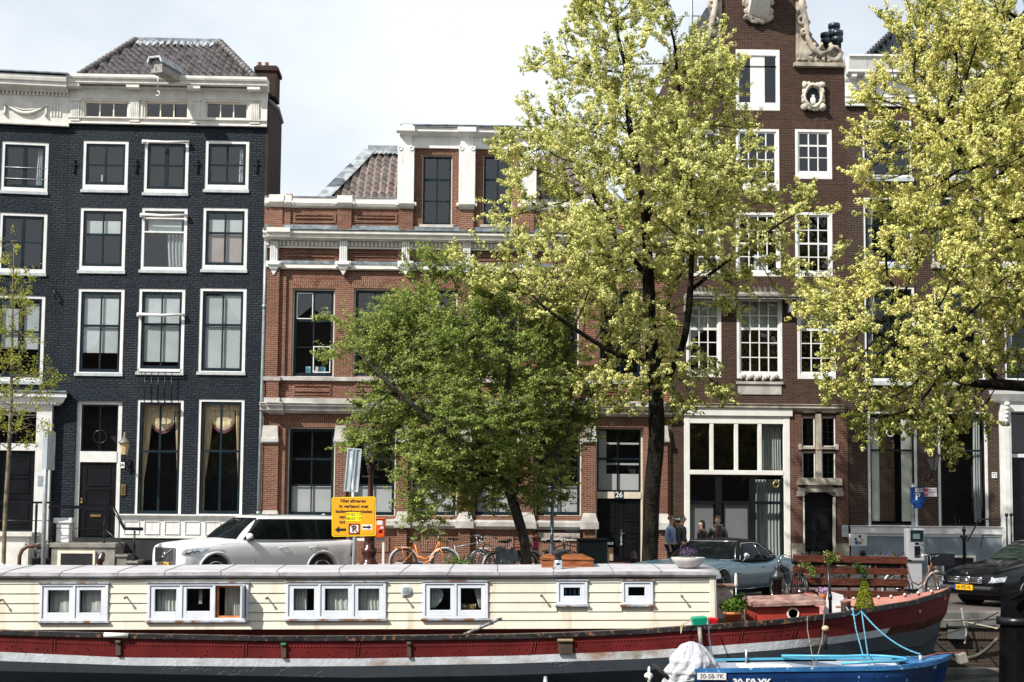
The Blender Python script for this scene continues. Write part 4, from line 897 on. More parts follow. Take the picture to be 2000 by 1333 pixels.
m=MB(); m.box(x0+.02,x1-.02,1.6,1.65,c,dz(813)); m.box(x0+.001,x0+.02,.13,1.6,c,dz(813)); m.box(x1-.02,x1-.001,.13,1.6,c,dz(813)); m.box(x0+.02,x1-.02,.13,1.6,dz(813)-.01,dz(813)+.02); m.build('room',ROOM,sf)
X0,_=D.L(1488,880); X1,_=D.L(1530,880); curtain(X0,X1,X0,X1,dz(919),dz(828),.3,9,.03).build('curtain',CLOTHG,sf)
X0,_=D.L(1478,990); X1,_=D.L(1529,990); curtain(X0,X1,X0,X1,dz(1100),dz(936),.35,8,.03).build('curtain',CLOTHG,sf)
FILM=M('grey_film',(.14,.15,.155),.5,var=.08,scale=1)
m=MB()
for a,b in ((1348,1394),(1415,1461)):
    X0,_=D.L(a,1000); X1,_=D.L(b,1000); n=10
    pts=[(X0,dz(1100)),(X1,dz(1100)),(X1,dz(986))]+[(X1+(X0-X1)*k/n,dz(986)+.06*sin(PI*k/n)) for k in range(1,n)]+[(X0,dz(986))]
    m.prism(pts,.10,.11)
m.build('obscured_lower_glazing',FILM,sf)
m=MB()
for a in (1341,1404,1470,1532): X,_=D.L(a,1000); m.box(X-.1,X+.1,.0,.1,c,dz(928))
m.box(x0+.1,x1-.1,.005,.09,dz(985),dz(979)); m.build('shop_mullion',BLACKP,sf)
m=MB(); X,Z=D.L(1516,947); m.torus((X,.03,Z),.09,.025,20,6); m.build('round_sign',BRASS,sf)
# stone-trimmed entrance bay
for r in sm4:
    window(D,r,.035,fm=SF,sm=BLACKP,sw=.02,cols=(.5,),rows=(.25,.5,.75),bar=.012,rec=.04,bot=.03,glass=GLASSD)
m=MB()
a0,a1,c,d=D.R(1562,879,1637,873); m.box(a0,a1,-.05,0,c-.02,d+.02)
X0,X1,c,d=D.R(1593,950,1604,808); m.box(X0,X1,-.04,0,c,d)
a0,a1,c,d=D.R(1550,812,1648,801); m.box(a0,a1,-.05,0,c,d+.12)
for a in (1562,1597,1634): X0,X1,c,d=D.R(a-3,879,a+3,868); m.box(X0,X1,-.07,0,c,d)
for a,b in ((1566,1592),(1604,1632)):
    X0,X1,c,d=D.R(a,815,b,807); n=10; m.prism([(X0,c),(X1,c)]+[(X1+(X0-X1)*k/n,c+.2*sin(PI*k/n)) for k in range(1,n)],-.07,0)
a0,a1,c,d=D.R(1557,948,1643,936); molding(m,a0,a1,[(.0,c),(.1,c+.03),(.16,d),(0,d+.02)])
a0,a1,c,d=D.R(1558,962,1644,947); b0,b1,_,_=D.R(1571,960,1628,960); n=12
m.prism([(a0,c-.1),(b0,c-.1)]+[(b0+(b1-b0)*k/n,c-.1+.2*sin(PI*k/n)) for k in range(1,n)]+[(b1,c-.1),(a1,c-.1),(a1,d),(a0,d)],-.08,0)
for a,b in ((1556,1570),(1631,1646)): X0,X1,c,d=D.R(a,970,b,961); m.box(X0,X1,-.12,0,c,d)
for a,b in ((1546,1571),(1633,1657)):
    X0,X1,c,d=D.R(a,1100,b,1062); m.box(X0,X1,-.14,0,c,d-.1); m.add([(X0,-.14,d-.1),(X1,-.14,d-.1),(X1,0,d-.1),(X0,0,d-.1),(X0+.04,-.06,d+.08),(X1-.04,-.06,d+.08),(X1-.04,0,d+.08),(X0+.04,0,d+.08)],[(4,5,6,7),(0,1,5,4),(1,2,6,5),(3,0,4,7)])
build_split(m,'stone_trim',SAND,D.o,bevel=.006)
m=MB(); 
for a,b in ((1543,1566),(1634,1656)): X0,X1,c,d=D.R(a,1062,b,802); m.box(X0,X1,-.025,0,c+.1,d)
build_split(m,'brick_pier',BRR,D.o)
x0,x1,c,d=ddr; n=12; m=MB(); m.prism([(x0,d),(x0,d-.22)]+[(x0+(x1-x0)*k/n,d-.22+.2*sin(PI*k/n)) for k in range(1,n)]+[(x1,d-.22),(x1,d)],.0,.16); m.build('door_arch',SAND,D.o)
m=MB(); m.box(x0,x0+.06,.0,.15,c,d-.225); m.box(x1-.06,x1,.0,.15,c,d-.225); de=m.build('doorway',CREAM,D.o)
m=MB(); m.box(x0,x1,.25,.3,c,d); dl=m.build('door',DOORB,de)
m=MB(); 
for t0,t1 in ((.15,.45),(.55,.85)): 
    for z0_,z1_ in ((.08,.3),(.36,.7)): m.box(x0+(x1-x0)*t0,x0+(x1-x0)*t1,.225,.25,c+(d-c)*z0_,c+(d-c)*z1_)
m.build('door_panel',BLACKP,dl,bevel=.01)
m=MB(); X0,X1,c,d=D.R(1643,1049,1655,1026); m.box(X0,X1,-.12,-.026,c,d); m.build('intercom_panel',STEEL,D.o)
m=MB(); X0,X1,c,d=D.R(1316,1017,1331,1010); m.box(X0,X1,-.04,0,c,d); sg=m.build('shop_nameplate',BLACKP,D.o); text_mesh('bos',.14,'nameplate_lettering',CLOTHW,sg,((X0+X1)/2-.05,-.042,(c+d)/2))
m=MB(); m.lathe([(.0,-.01),(.07,-.01),(.07,.01),(0,.01)],(X1-.02,-.05,(c+d)/2),14,axis='y'); m.build('nameplate_dot',M('turquoise_disc',(.05,.4,.42),.4),sg)
# flues behind right shoulder and thin mast on left
m=MB()
for px,py,dy in ((1614,66,0),(1629,48,.3),(1635,62,-.2)):
    X,Z=D.L(px,py,.8+dy); m.lathe([(.13,-1.6),(.13,-.35),(.19,-.34),(.19,-.2),(.15,-.19),(.15,-.14),(.2,-.13),(.2,.0),(.13,.02)],(X,.8+dy,Z),14)
m.build('flue',M('black_flue_metal',(.05,.065,.085),.35,metal=.6,var=.2),D.o)
m=MB(); X,Z=D.L(1350,-20,1.5); m.tube([(X,1.5,zs-.3),(X,1.5,Z+1)],.06,7); m.tube([(X-.6,1.5,Z-.9),(X+.3,1.5,Z-.9)],.02,5); m.build('antenna_mast',STEEL,D.o)
m=MB(); m.quad((dx0,.3,zs),(dx1,.3,zs),(dx1*.5+1.6,3,zs+3),(dx0+1.6,3,zs+3)); m.build('roof',TILEB,D.o)
# ---------------------------------------------------------------- house E : right, brown brick with white cornice
pE=D.M@Vector((dx1+.01,0,0)); E=FR(thing('brown_brick_house','brown brick house with deep white cornice and white door surround at right picture edge','house',pE,(0,0,rad(.3))))
ex1=E.L(2080,700)[0]
re=[[E.R(a,234,b,347) for a,b in ((1684,1781),(1808,1905),(1945,2042))],[E.R(a,385,b,517) for a,b in ((1686,1783),(1820,1918),(1957,2050))],[E.R(a,560,b,745) for a,b in ((1688,1787),(1824,1924),(1961,2055))]]
ge=[E.R(1695,803,1792,1028),E.R(1832,803,1930,1030)]; de_=E.R(1970,803,2060,1100); ez=E.L(1700,210)[1]
allh=[r for row in re for r in row]+ge+[de_]
mb=wall_mesh(0,ex1,0,ez,allh,rec=.16); shell(mb,0,ex1,0,ez+1,8); mb.build('wall',brick('chestnut_brick',(.055,.030,.024),(.034,.021,.018),(.125,.10,.08),w=.2,h=.06,ms=.009,bump=.6,dirt=.5),E.o)
for r in allh[:-1]: arch_lintel(E,r,BRV,over=.14,h=.32)
for k,row in enumerate(re):
    for r in row: window(E,r,.075,fm=PORT,sm=NAVY,sw=.05,cols=((.5,.05),),rows=((.42,.05),) if k else ((.4,.05),),bot=.09,glass=GLASS if k==0 else GLASSD,sill=(.04,.14,.08),blinds=[('curtain',.02,.2,.02,.12,.02,.98,CLOTHG,3)] if k else [])
GREENW=M('pale_shutter_paint',(.50,.53,.46),.6,var=.06)
OAK=M('old_oak',(.16,.10,.06),.6,var=.2)
for i,r in enumerate(ge):
    f=window(E,r,.09,fm=PORT,sm=BLACKP,sw=.045,cols=(),rows=((.325,.06),),bot=.03,glass=GLASSD,blinds=([('blind',0,.2,.02,.98,GREENW),('blind',.74,1,.02,.98,GREENW)] if i==0 else [('curtain',.8,.97,.8,.97,.02,.98,CLOTHG,3)]))
    if i==0:
        m=MB(); a,b,c,d=r[0]+.42,r[1]-.55,r[2]+.15,r[3]-.2; m.box(a,b,.6,.63,c,d)
        for k in range(2):
            for z_ in range(4): m.box(a+.08+k*(b-a)*.5,a+.26+k*(b-a)*.5,.57,.6,c+.1+z_*.8,c+.75+z_*.8)
        m.build('cupboard_doors',OAK,f,bevel=.01)
        m=MB(); m.torus(((r[0]+r[1])/2-.03,.1,E.L(1740,845)[1]),.12,.02,24,6); m.build('ring_ornament',WHITE,f)
m=MB(); z0=E.L(1700,1048)[1]; z1=E.L(1700,1028)[1]; xd=E.L(1957,1030)[0]; molding(m,.02,xd,[(.0,z0),(.1,z0+.01),(.1,z0+.05),(.16,z0+.1),(.16,z1-.03),(.2,z1),(.0,z1+.02)]); m.build('plinth_cap',WHITE,E.o)
BLG=M('blue_grey_render',(.19,.23,.26),.8,var=.12,scale=1.5,bump=.2)
bw=[E.R(1695,1085,1780,1180),E.R(1838,1085,1905,1180)]
mb=wall_mesh(.02,xd,0,z0,[(a,b,0,d) for a,b,c,d in bw],rec=.07,w=-.08); mb.build('basement_wall',BLG,E.o)
for a,b,c,d in bw: m=MB(); m.box(a,a+.07,-.1,.0,0,d); m.box(b-.07,b,-.1,.0,0,d); m.box(a+.07,b-.07,-.1,0,d-.07,d); f=m.build('basement_window',CREAM,E.o); m=MB(); m.box(a+.07,b-.07,-.04,-.01,0,d-.07); m.build('pane',BLACKP,f)
m=MB(); X,Z=E.L(1684,1081); m.lathe([(.09,-.1),(.09,-.079),(.07,-.09)],(X,0,Z),14,axis='y'); m.build('vent_hole',BLACKP,E.o)
m=MB(); X0,X1,c,d=E.R(1937,934,1947,923); m.box(X0,X1,-.02,0,c,d); nb=m.build('house_number_plate',WHITE,E.o); text_mesh('72',.15,'house_number',BLACKP,nb,((X0+X1)/2,-.022,(c+d)/2))
# cornice E
z0=E.L(1700,210)[1]; z1=E.L(1700,157)[1]; z2=E.L(1700,119)[1]
m=MB(); m.box(0,ex1,-.08,0,z0,z1); molding(m,0,ex1,[(.08,z0+.0),(.12,z0+.02),(.12,z0+.1),(.16,z0+.14),(.08,z0+.16)]); molding(m,0,ex1,[(.08,z0+.3),(.13,z0+.32),(.08,z0+.36)])
x=.12
while x<ex1: m.box(x,x+.16,-.45,-.08,z1-.02,z1+.12); x+=.42
molding(m,0,ex1,[(.0,z1-.1),(.1,z1-.08),(.14,z1),(.14,z1+.1),(.5,z1+.121),(.5,z1+.2),(.6,z2-.12),(.66,z2-.06),(.66,z2),(0,z2+.04)]); m.build('cornice',WHITE,E.o)
ax=E.L(1682,118,.3)[0]; tx=E.L(1745,72,2.4)[0]; tz=E.L(1800,62,2.4)[1]
rf=pantiles(E,[(ax,.3,z2+.02),(ex1,.3,z2+.02),(ex1,2.6,tz),(tx,2.6,tz)],.26,.3,TILEB,name='roof')
m=MB(); m.quad((ax,.3,z2),(tx,2.6,tz),(tx,6,tz),(ax,8,z2)); m.quad((tx,2.6,tz),(ex1,2.6,tz),(ex1,6,tz),(tx,6,tz)); m.build('roof_slope',TILEB,rf)
ridge_cap(E,[(ax,.25,z2+.06),(tx,2.55,tz+.03)],.1,TILEB,rf,12)
# door surround E
m=MB(); c0,c1,_,_=E.R(1952,900,1972,900); zc=E.L(1980,805)[1]; zk=E.L(1980,766)[1]; m.box(c0,c1,-.2,0,0,zc); m.box(c0+.08,c1-.06,-.22,-.2,.9,zc-.5); m.box(c0,ex1,-.2,0,zc,zc+.3)
molding(m,c0-.02,ex1,[(.2,zc+.28),(.28,zc+.32),(.4,zk-.1),(.42,zk),(.0,zk+.03)],ret=1)
ds=m.build('door_surround',PORT,E.o,bevel=.008)
m=MB(); X=(c0+c1)/2
for t in range(5): m.ball((X,-.26-.02*(4-t),zc+.22-.13*t),.1-.012*t,6,(1,.8,.8))
m.torus((X,-.3,zc+.2),.08,.03,12,6,axis='x'); m.build('carved_bracket',PORT,ds)
doorset(E,(de_[0]-.12,de_[1],de_[2],de_[3]),E.L(2000,887)[1],E.L(2000,894)[1],BLACKP,frame=PORT,fw=.08,rec=.05,transcols=())
# ---------------------------------------------------------------- background bits seen over / between roofs
bgh=FR(thing('rear_chimney','small grey rendered chimney rising behind the brick parapet beside the dark house','chimney',PG(562,56,0),(0,0,0)))
x0,x1,c,d=bgh.R(551,392,577,366); m=MB(); m.box(x0,x1,0,.8,5,d); m.box(x0-.05,x1+.05,-.05,.85,d-.15,d-.05); m.build('chimney_stack',STONE,bgh.o); m=MB()
for px in (558,566): X=bgh.L(px,362)[0]; m.lathe([(.09,0),(.1,.12),(.07,.14),(.07,.35)],(X,.4,d),10)
m.build('chimney_pot',M('terracotta',(.3,.1,.07),.8),bgh.o)
m=MB(); m.box(x0-.8,x1+2,.4,6,0,7.2); m.build('wall',STONE,bgh.o)
whp=FR(thing('white_rear_house','white plastered house wall glimpsed between the brick building and the gabled house behind the tree','house',PG(1280,53,0),(0,0,0)))
x0,x1,c,d=whp.R(1255,700,1312,300); m=MB(); m.prism([(x0,0),(x1+1,0),(x1+1,d+.8),(x0+1.2,d+.8),(x0,d-.6)],0,5); m.build('wall',WHITE,whp.o)
# houses on the near bank, behind the viewer: they darken the reflections in the lower windows
rs=random.Random(4); x=-34; FARB=M('far_brown_brick',(.08,.045,.035),.9); FARD=M('far_dark_render',(.04,.04,.045),.9)
for i in range(10):
    w=rs.uniform(5.6,8); h=rs.uniform(12,15.5); o=thing('canal_house','brick canal house on the viewer side of the canal, out of view','house',(x,-11,0),group='canal houses behind the viewer'); o['label']=['narrow','wide','tall','low','leaning','broad','slim','stout','high','plain'][i]+' brick canal house in the row behind the viewer, out of view'
    m=MB(); m.box(0,w,-8,0,0,h); m.build('wall',FARB if i%2 else FARD,o); m=MB(); g=h+rs.uniform(2,3.5)
    m.prism([(0,h+.001),(w,h+.001),(w*.68,h+1.4),(w*.62,g),(w*.38,g),(w*.32,h+1.4)] if i%3 else [(0,h+.001),(w,h+.001),(w*.5,g)],-8,0); m.build('gable',FARB,o); x+=w
# ================================================================ ground, quay, water
PAVE=brick('street_clinker',(.16,.11,.09),(.11,.085,.075),(.07,.06,.05),w=.2,h=.1,ms=.01,dirt=.5)
# ground bricks use x+y / z mapping, so give the road its own flat mapping
def flatbrick(name,c1,c2,mo,w,h):
    m,n,L,b=nodemat(name); b.inputs['Roughness'].default_value=.85
    t=n.new('ShaderNodeTexCoord'); k=n.new('ShaderNodeTexBrick'); L(t.outputs['Object'],k.inputs[0]); k.inputs['Scale'].default_value=1
    k.inputs['Color1'].default_value=(*c1,1); k.inputs['Color2'].default_value=(*c2,1); k.inputs['Mortar'].default_value=(*mo,1); k.inputs['Mortar Size'].default_value=.01; k.inputs['Brick Width'].default_value=w; k.inputs['Row Height'].default_value=h
    f=noise_fac(n,L,.8,.35,.7,detail=6); L(mixc(n,L,f,k.outputs[0],tuple(x*.6 for x in c1)),b.inputs['Base Color']); bumpn(n,L,b,noise_fac(n,L,15),.3); return m
ROAD=flatbrick('road_clinker',(.11,.085,.075),(.08,.065,.06),(.07,.06,.05),.2,.1)
FLAG=flatbrick('grey_paving_slab',(.24,.235,.225),(.20,.195,.19),(.1,.1,.1),.3,.3)
QY=28.6
m=MB(); m.box(-160,160,QY+.4,600,-3,0); struct(m.build('ground',ROAD))
m=MB(); m.box(-160,160,-200,1.5,-3,0); struct(m.build('near_bank',ROAD))
m=MB(); m.box(-60,60,40.2,44.9,.0,.12); struct(m.build('pavement',FLAG))
m=MB(); m.box(-60,60,40.05,40.198,.0,.125); struct(m.build('kerb',STONE))
def watermat():
    m,n,L,b=nodemat('canal_water'); b.inputs['Base Color'].default_value=(.012,.02,.018,1); b.inputs['Roughness'].default_value=.04; b.inputs['IOR'].default_value=1.33
    h=noise_fac(n,L,1.6,.2,.8,detail=5,stretch=(1,2.2,1)); bumpn(n,L,b,h,.5,.05); return m
m=MB(); m.quad((-160,1,-1.2),(160,1,-1.2),(160,QY+.4,-1.2),(-160,QY+.4,-1.2)); struct(m.build('canal_water',watermat()))
q=thing('quay_wall','dark wet brick quay wall with pale capstones at right below the parked black car','quay wall',(0,QY,0))
QB=brick('quay_brick',(.06,.045,.035),(.04,.032,.028),(.09,.08,.06),w=.22,h=.07,ms=.01,dirt=.6,bump=.8)
QV=brick('quay_brick_soldier',(.09,.06,.045),(.06,.04,.03),(.11,.09,.07),w=.22,h=.07,ms=.01,vert=True,dirt=.5)
m=MB(); m.box(-160,160,.05,.4,-3,-.52); m.build('wall',QB,q); m=MB(); m.box(-160,160,.02,.4,-.518,-.3); m.build('soldier_course',QV,q)
m=MB(); x=-20
rs=random.Random(2); QST=M('dark_wet_quay_stone',(.17,.16,.145),.7,var=.25,scale=2,bump=.3,c3=(.06,.06,.05),s3=1.5,lo3=.45,hi3=.65)
while x<20: w=rs.uniform(.9,1.3); m.box(x,x+w-.008,-.04,.55,-.3,0.012+rs.uniform(-.004,.004)); x+=w
m.build('capstones',QST,q,bevel=.015); m=MB(); m.box(-160,160,-.12,.05,-1.25,-1.08); m.build('ledge',QST,q,bevel=.02)
# ================================================================ houseboat
WZ=-1.2
def interp(tab,x):
    if x<=tab[0][0]: return tab[0][1]
    for (a,b),(c,d) in zip(tab,tab[1:]):
        if x<=c: return b+(d-b)*(x-a)/(c-a)
    return tab[-1][1]
hbo_=PG(700,25.7,WZ); HBr=thing('houseboat','long cream houseboat with grey roof on a dark red, white and black steel hull','houseboat',hbo_,(0,-.0105,0))
HB_=FR(HBr)
railT=[(-300,1222),(0,1231),(100,1234),(250,1238),(520,1243),(700,1242.5),(1000,1239),(1100,1236),(1250,1229.5),(1340,1223),(1410,1219),(1520,1211),(1640,1197),(1700,1187),(1780,1174),(1840,1156),(1858,1146)]
redT=[(-300,1262),(0,1274),(240,1285),(520,1287),(700,1287),(1000,1281.5),(1250,1272),(1400,1262),(1520,1253),(1640,1243),(1740,1227),(1800,1215),(1850,1196)]
whtT=[(-300,1280),(0,1292),(260,1301),(520,1303),(700,1302),(1000,1297),(1250,1288),(1400,1279),(1520,1270),(1640,1257),(1740,1241),(1800,1230),(1840,1214)]
watT=[(-300,1352),(2000,1348)]
seamT=[(-300,1300),(0,1312),(700,1325),(1000,1320),(1400,1304),(1640,1283),(1800,1262),(1830,1245)]
tabs=[railT,[(a,b+9) for a,b in railT],redT,whtT,seamT,[(a,b+2) for a,b in seamT],watT]; stem=[1858,1857,1849,1838,1832,1831,1795]
PX0=-260
def hp(t,r,far=False,inset=0):
    px=PX0+t*(stem[r]-PX0); tt=max(0,(px-1380)/(stem[r]-1380)); w=-.5+2.0*tt**2.4
    ux=0
    x,z=HB_.L(px,interp(tabs[r],px),w)
    w+=inset*(1-tt**6)
    if r in (2,3,4,5,6) : w+=[0,0,.03,.05,.08,.08,.3][r]*(1-tt**6)
    if far: w=3.0-w
    return (x,w,z)
ts=[i/60*.72 for i in range(60)]+[.72+.28*i/70 for i in range(71)]
RED=M('red_hull_paint',(.14,.018,.018),.42,var=.14,scale=2.5,c3=(.09,.014,.014),s3=1.2,lo3=.5,hi3=.75,bump=.15,bscale=9,stretch3=(1,1,.4),spec=.2)
def rustpaint(name,base,rust,thr,s=1.1,bump=.4,cracks=False,grime=(.3,.28,.22)):
    m,n,L,b=nodemat(name); b.inputs['Roughness'].default_value=.5
    f=noise_fac(n,L,s,thr,thr+.14,detail=8,stretch=(1.0,1,2.2)); g=noise_fac(n,L,.35,.52,.62,detail=3,stretch=(1,1,.2)); mu=n.new('ShaderNodeMath'); mu.operation='MULTIPLY'; L(f,mu.inputs[0]); L(g,mu.inputs[1])
    o=mixc(n,L,noise_fac(n,L,5,.35,.7,stretch=(1,1,.3)),base,tuple(x*.8 for x in base)); o=mixc(n,L,mu.outputs[0],o,rust)
    f2=noise_fac(n,L,1.7,.5,.62,detail=9,stretch=(1,1,1.4)); mu2=n.new('ShaderNodeMath'); mu2.operation='MULTIPLY'; L(f2,mu2.inputs[0]); L(g,mu2.inputs[1]); o=mixc(n,L,mu2.outputs[0],o,grime)
    if cracks:
        t=n.new('ShaderNodeTexCoord'); v=n.new('ShaderNodeTexVoronoi'); v.feature='DISTANCE_TO_EDGE'; v.inputs['Scale'].default_value=3.2
        mp=n.new('ShaderNodeMapping'); mp.inputs['Scale'].default_value=(1,1,1.6); L(t.outputs['Object'],mp.inputs[0])
        nz_=n.new('ShaderNodeTexNoise'); nz_.inputs['Scale'].default_value=5; L(mp.outputs[0],nz_.inputs[0]); ad=n.new('ShaderNodeMix'); ad.data_type='VECTOR'; ad.inputs[0].default_value=.25; L(mp.outputs[0],ad.inputs[4]); L(nz_.outputs[1],ad.inputs[5]); L(ad.outputs[1],v.inputs[0])
        r=n.new('ShaderNodeMapRange'); r.inputs[1].default_value=.0; r.inputs[2].default_value=.025; L(v.outputs[0],r.inputs[0])
        gg=noise_fac(n,L,.6,.45,.55); mx_=n.new('ShaderNodeMath'); mx_.operation='MAXIMUM'; L(r.outputs[0],mx_.inputs[0]); L(gg,mx_.inputs[1])
        o=mixc(n,L,mx_.outputs[0],(.02,.025,.035),o); bumpn(n,L,b,mx_.outputs[0],.5,.02)
    else: bumpn(n,L,b,noise_fac(n,L,14,.3,.7),bump,.01)
    L(o,b.inputs['Base Color']); return m
WSTR=rustpaint('rust_streaked_white_band',(.60,.62,.66),(.27,.12,.04),.40)
GRH=rustpaint('cracked_grey_hull_paint',(.035,.044,.055),(.05,.05,.05),.6,cracks=True,grime=(.04,.05,.06))
RUSTB=M('rusty_brown_bow_paint',(.10,.035,.025),.75,spec=.1,var=.3,scale=3,c3=(.06,.02,.02),s3=4)
BLACKR=M('worn_black_rail',(.02,.02,.022),.45,var=.3,scale=5,c3=(.20,.09,.05),s3=11,lo3=.57,hi3=.66)
m=MB()
for far in (False,True):
    pts=[[hp(t,r,far) for t in ts] for r in range(7)]
    for r,mi in ((1,0),(2,1),(3,2),(4,4),(5,2)):
        for i in range(len(ts)-1):
            px=PX0+ts[i]*(1850-PX0); k=mi
            if r==2 and px>1738: k=3
            if r==1 and px>1738 and False: k=3
            m.k=k; q4=[pts[r][i],pts[r][i+1],pts[r+1][i+1],pts[r+1][i]]; m.add(q4,[(3,2,1,0) if not far else (0,1,2,3)],True)
hull=m.build('hull',[RED,WSTR,GRH,RUSTB,BLACKP],HBr)
m=MB()
for far in (False,True):
    prev=None
    for t in ts:
        a=hp(t,0,far); b=hp(t,1,far); o=.04*(1 if far else -1); c=hp(t,0,far,.09)
        ring=[(a[0],a[1]+o,a[2]),(b[0],b[1]+o,b[2]),(b[0],b[1]-o*.2,b[2]),(c[0],c[1],c[2]-.02),(c[0],c[1],c[2]+.005)]
        if prev: 
            n0=len(m.v); m.add(prev+ring,[(k,(k+1)%5,5+(k+1)%5,5+k) for k in range(5)])
        prev=ring
gw=m.build('gunwale',BLACKR,HBr)
REDL=M('faded_red_bulwark',(.42,.15,.115),.55,var=.15,scale=3,c3=(.25,.09,.07),s3=5,lo3=.55,hi3=.65)
def dkz(t): # deck height
    px=PX0+t*(1858-PX0); return -.55+ .0*t
m=MB()
inn=[]
for far in (False,True):
    row=[]
    for t in ts:
        c=hp(t,0,far,.09); zd=max(.55,c[2]-.42); c2=hp(t,2,far,.16); f_=(c[2]-zd)/max(.05,c[2]-c2[2]); f_=min(max(f_,0),1.2); row.append((c,tuple(c[k]+(c2[k]-c[k])*f_ for k in range(2))+(zd,)))
    for i in range(len(ts)-1): m.add([row[i][0],row[i+1][0],row[i+1][1],row[i][1]],[(0,1,2,3)],True)
    inn.append(row)
m.build('bulwark',REDL,hull)
DECK=M('rust_brown_deck',(.16,.07,.05),.7,var=.25,scale=3,c3=(.3,.26,.22),s3=5,lo3=.6,hi3=.7)
m=MB()
for i in range(len(ts)-1): m.quad(inn[0][i][1],inn[0][i+1][1],inn[1][i+1][1],inn[1][i][1])
m.build('deck',DECK,hull)
m=MB(); rs=random.Random(1)   # knobs on far bulwark rail
# rivets on hull
m=MB()
def hull_pt(px,f):
    """point on hull between red top (f=0) and red bottom (f=1)"""
    t=(px-PX0)/(1857-PX0); a=Vector(hp(t,1)); b=Vector(hp(t,2)); return a.lerp(b,f)
px=-100
while px<1790:
    p_=hull_pt(px,.34+.02*sin(px*.01)); m.ball((p_.x,p_.y-.004,p_.z),.014,3); px+=6.2
for cx in (105,480,700,1045,1450,1555):
    for k in range(8):
        for d in (-3,3): p_=hull_pt(cx+d,.1+.1*k); m.ball((p_.x,p_.y-.004,p_.z),.014,3)
rs=random.Random(9)
for k in range(90): p_=hull_pt(rs.uniform(0,1700),rs.uniform(.55,.95)); m.ball((p_.x,p_.y-.004,p_.z),.013,3)
rv=m.build('rivets',RED,hull); tag(rv,kind='stuff')
# cabin
zc0,zc1_=HB_.L(700,1229)[1],HB_.L(700,1124)[1]
cxr=HB_.L(1395,1170)[0]; cxl=HB_.L(-260,1170)[0]
CRM=M('cream_siding',(.70,.67,.56),.45,var=.05,scale=1.5,c3=(.50,.42,.30),s3=2.2,lo3=.57,hi3=.76,stretch3=(1.6,1,.25),bump=.1,bscale=12)
wb=[(79,1140,212,1213),(289,1139,486,1212),(559,1137,754,1209),(826,1136,953,1208),(1087,1134,1147,1181),(1214,1134,1275,1181)]
WB=[HB_.R(*q) for q in wb]
m=wall_mesh(cxl,cxr,zc0,zc1_,WB,rec=.1,w=.02); m.quad((cxr,.02,zc0),(cxr,3,zc0),(cxr,3,zc1_),(cxr,.02,zc1_)); m.quad((cxl,3,zc0),(cxl,3,zc1_),(cxr,3,zc1_),(cxr,3,zc0)); m.quad((cxl,.02,zc0),(cxr,.02,zc0),(cxr,3,zc0),(cxl,3,zc0)); 
cab=m.build('cabin',CRM,HBr)
lines=[1229,1212,1195.5,1177,1158,1139,1127]
zl=[zc0+(zc1_-zc0)*(1229-y)/(1229-1124) for y in lines]
m=MB(); rs=random.Random(12)
for j in range(6):
    z0,z1=zl[j],zl[j+1]-.012
    segs=[(cxl,cxr)]
    for w in WB:
        if w[2]<z1 and w[3]>z0+.01:
            ns=[]
            for a,b in segs:
                if w[1]<=a or w[0]>=b: ns.append((a,b)); continue
                if a<w[0]: ns.append((a,w[0]))
                if b>w[1]: ns.append((w[1],b))
            segs=ns
    for a,b in segs:
        js=[a]; x=a+rs.uniform(2.5,4.5)
        while x<b-1: js.append(x); x+=rs.uniform(3,4.5)
        js.append(b)
        for p_,q_ in zip(js,js[1:]):
            m.add([(p_+.002,-.022,z0),(q_-.002,-.022,z0),(q_-.002,.019,z0),(p_+.002,.019,z0),(p_+.002,-.006,z1),(q_-.002,-.006,z1),(q_-.002,.019,z1),(p_+.002,.019,z1)],[(0,3,2,1),(4,5,6,7),(0,1,5,4),(1,2,6,5),(3,0,4,7)])
m.build('siding_planks',CRM,cab)
m=MB(); a=HB_.L(1386,1170)[0]; m.box(a,cxr+.02,-.045,-.0,zc0-.01,zc1_); m.box(cxr,cxr+.03,-.045,3,zc0-.01,zc1_); m.build('corner_board',CRM,cab,bevel=.004)
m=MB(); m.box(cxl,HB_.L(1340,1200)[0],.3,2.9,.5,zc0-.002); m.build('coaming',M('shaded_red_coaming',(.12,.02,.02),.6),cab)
WP=M('blueish_white_paint',(.66,.69,.75),.4,var=.05,scale=3)
WPO=M('peeling_sill',(.42,.45,.50),.6,var=.2,scale=6,c3=(.20,.09,.04),s3=5,lo3=.5,hi3=.6)
ORN=M('orange_wood',(.50,.16,.035),.5,var=.15,scale=6)
GLB=glassmat('boat_glass',1.6)
CLB=M('boat_curtain',(.40,.43,.40),.85,var=.15,scale=5,stretch=(5,1,.4))
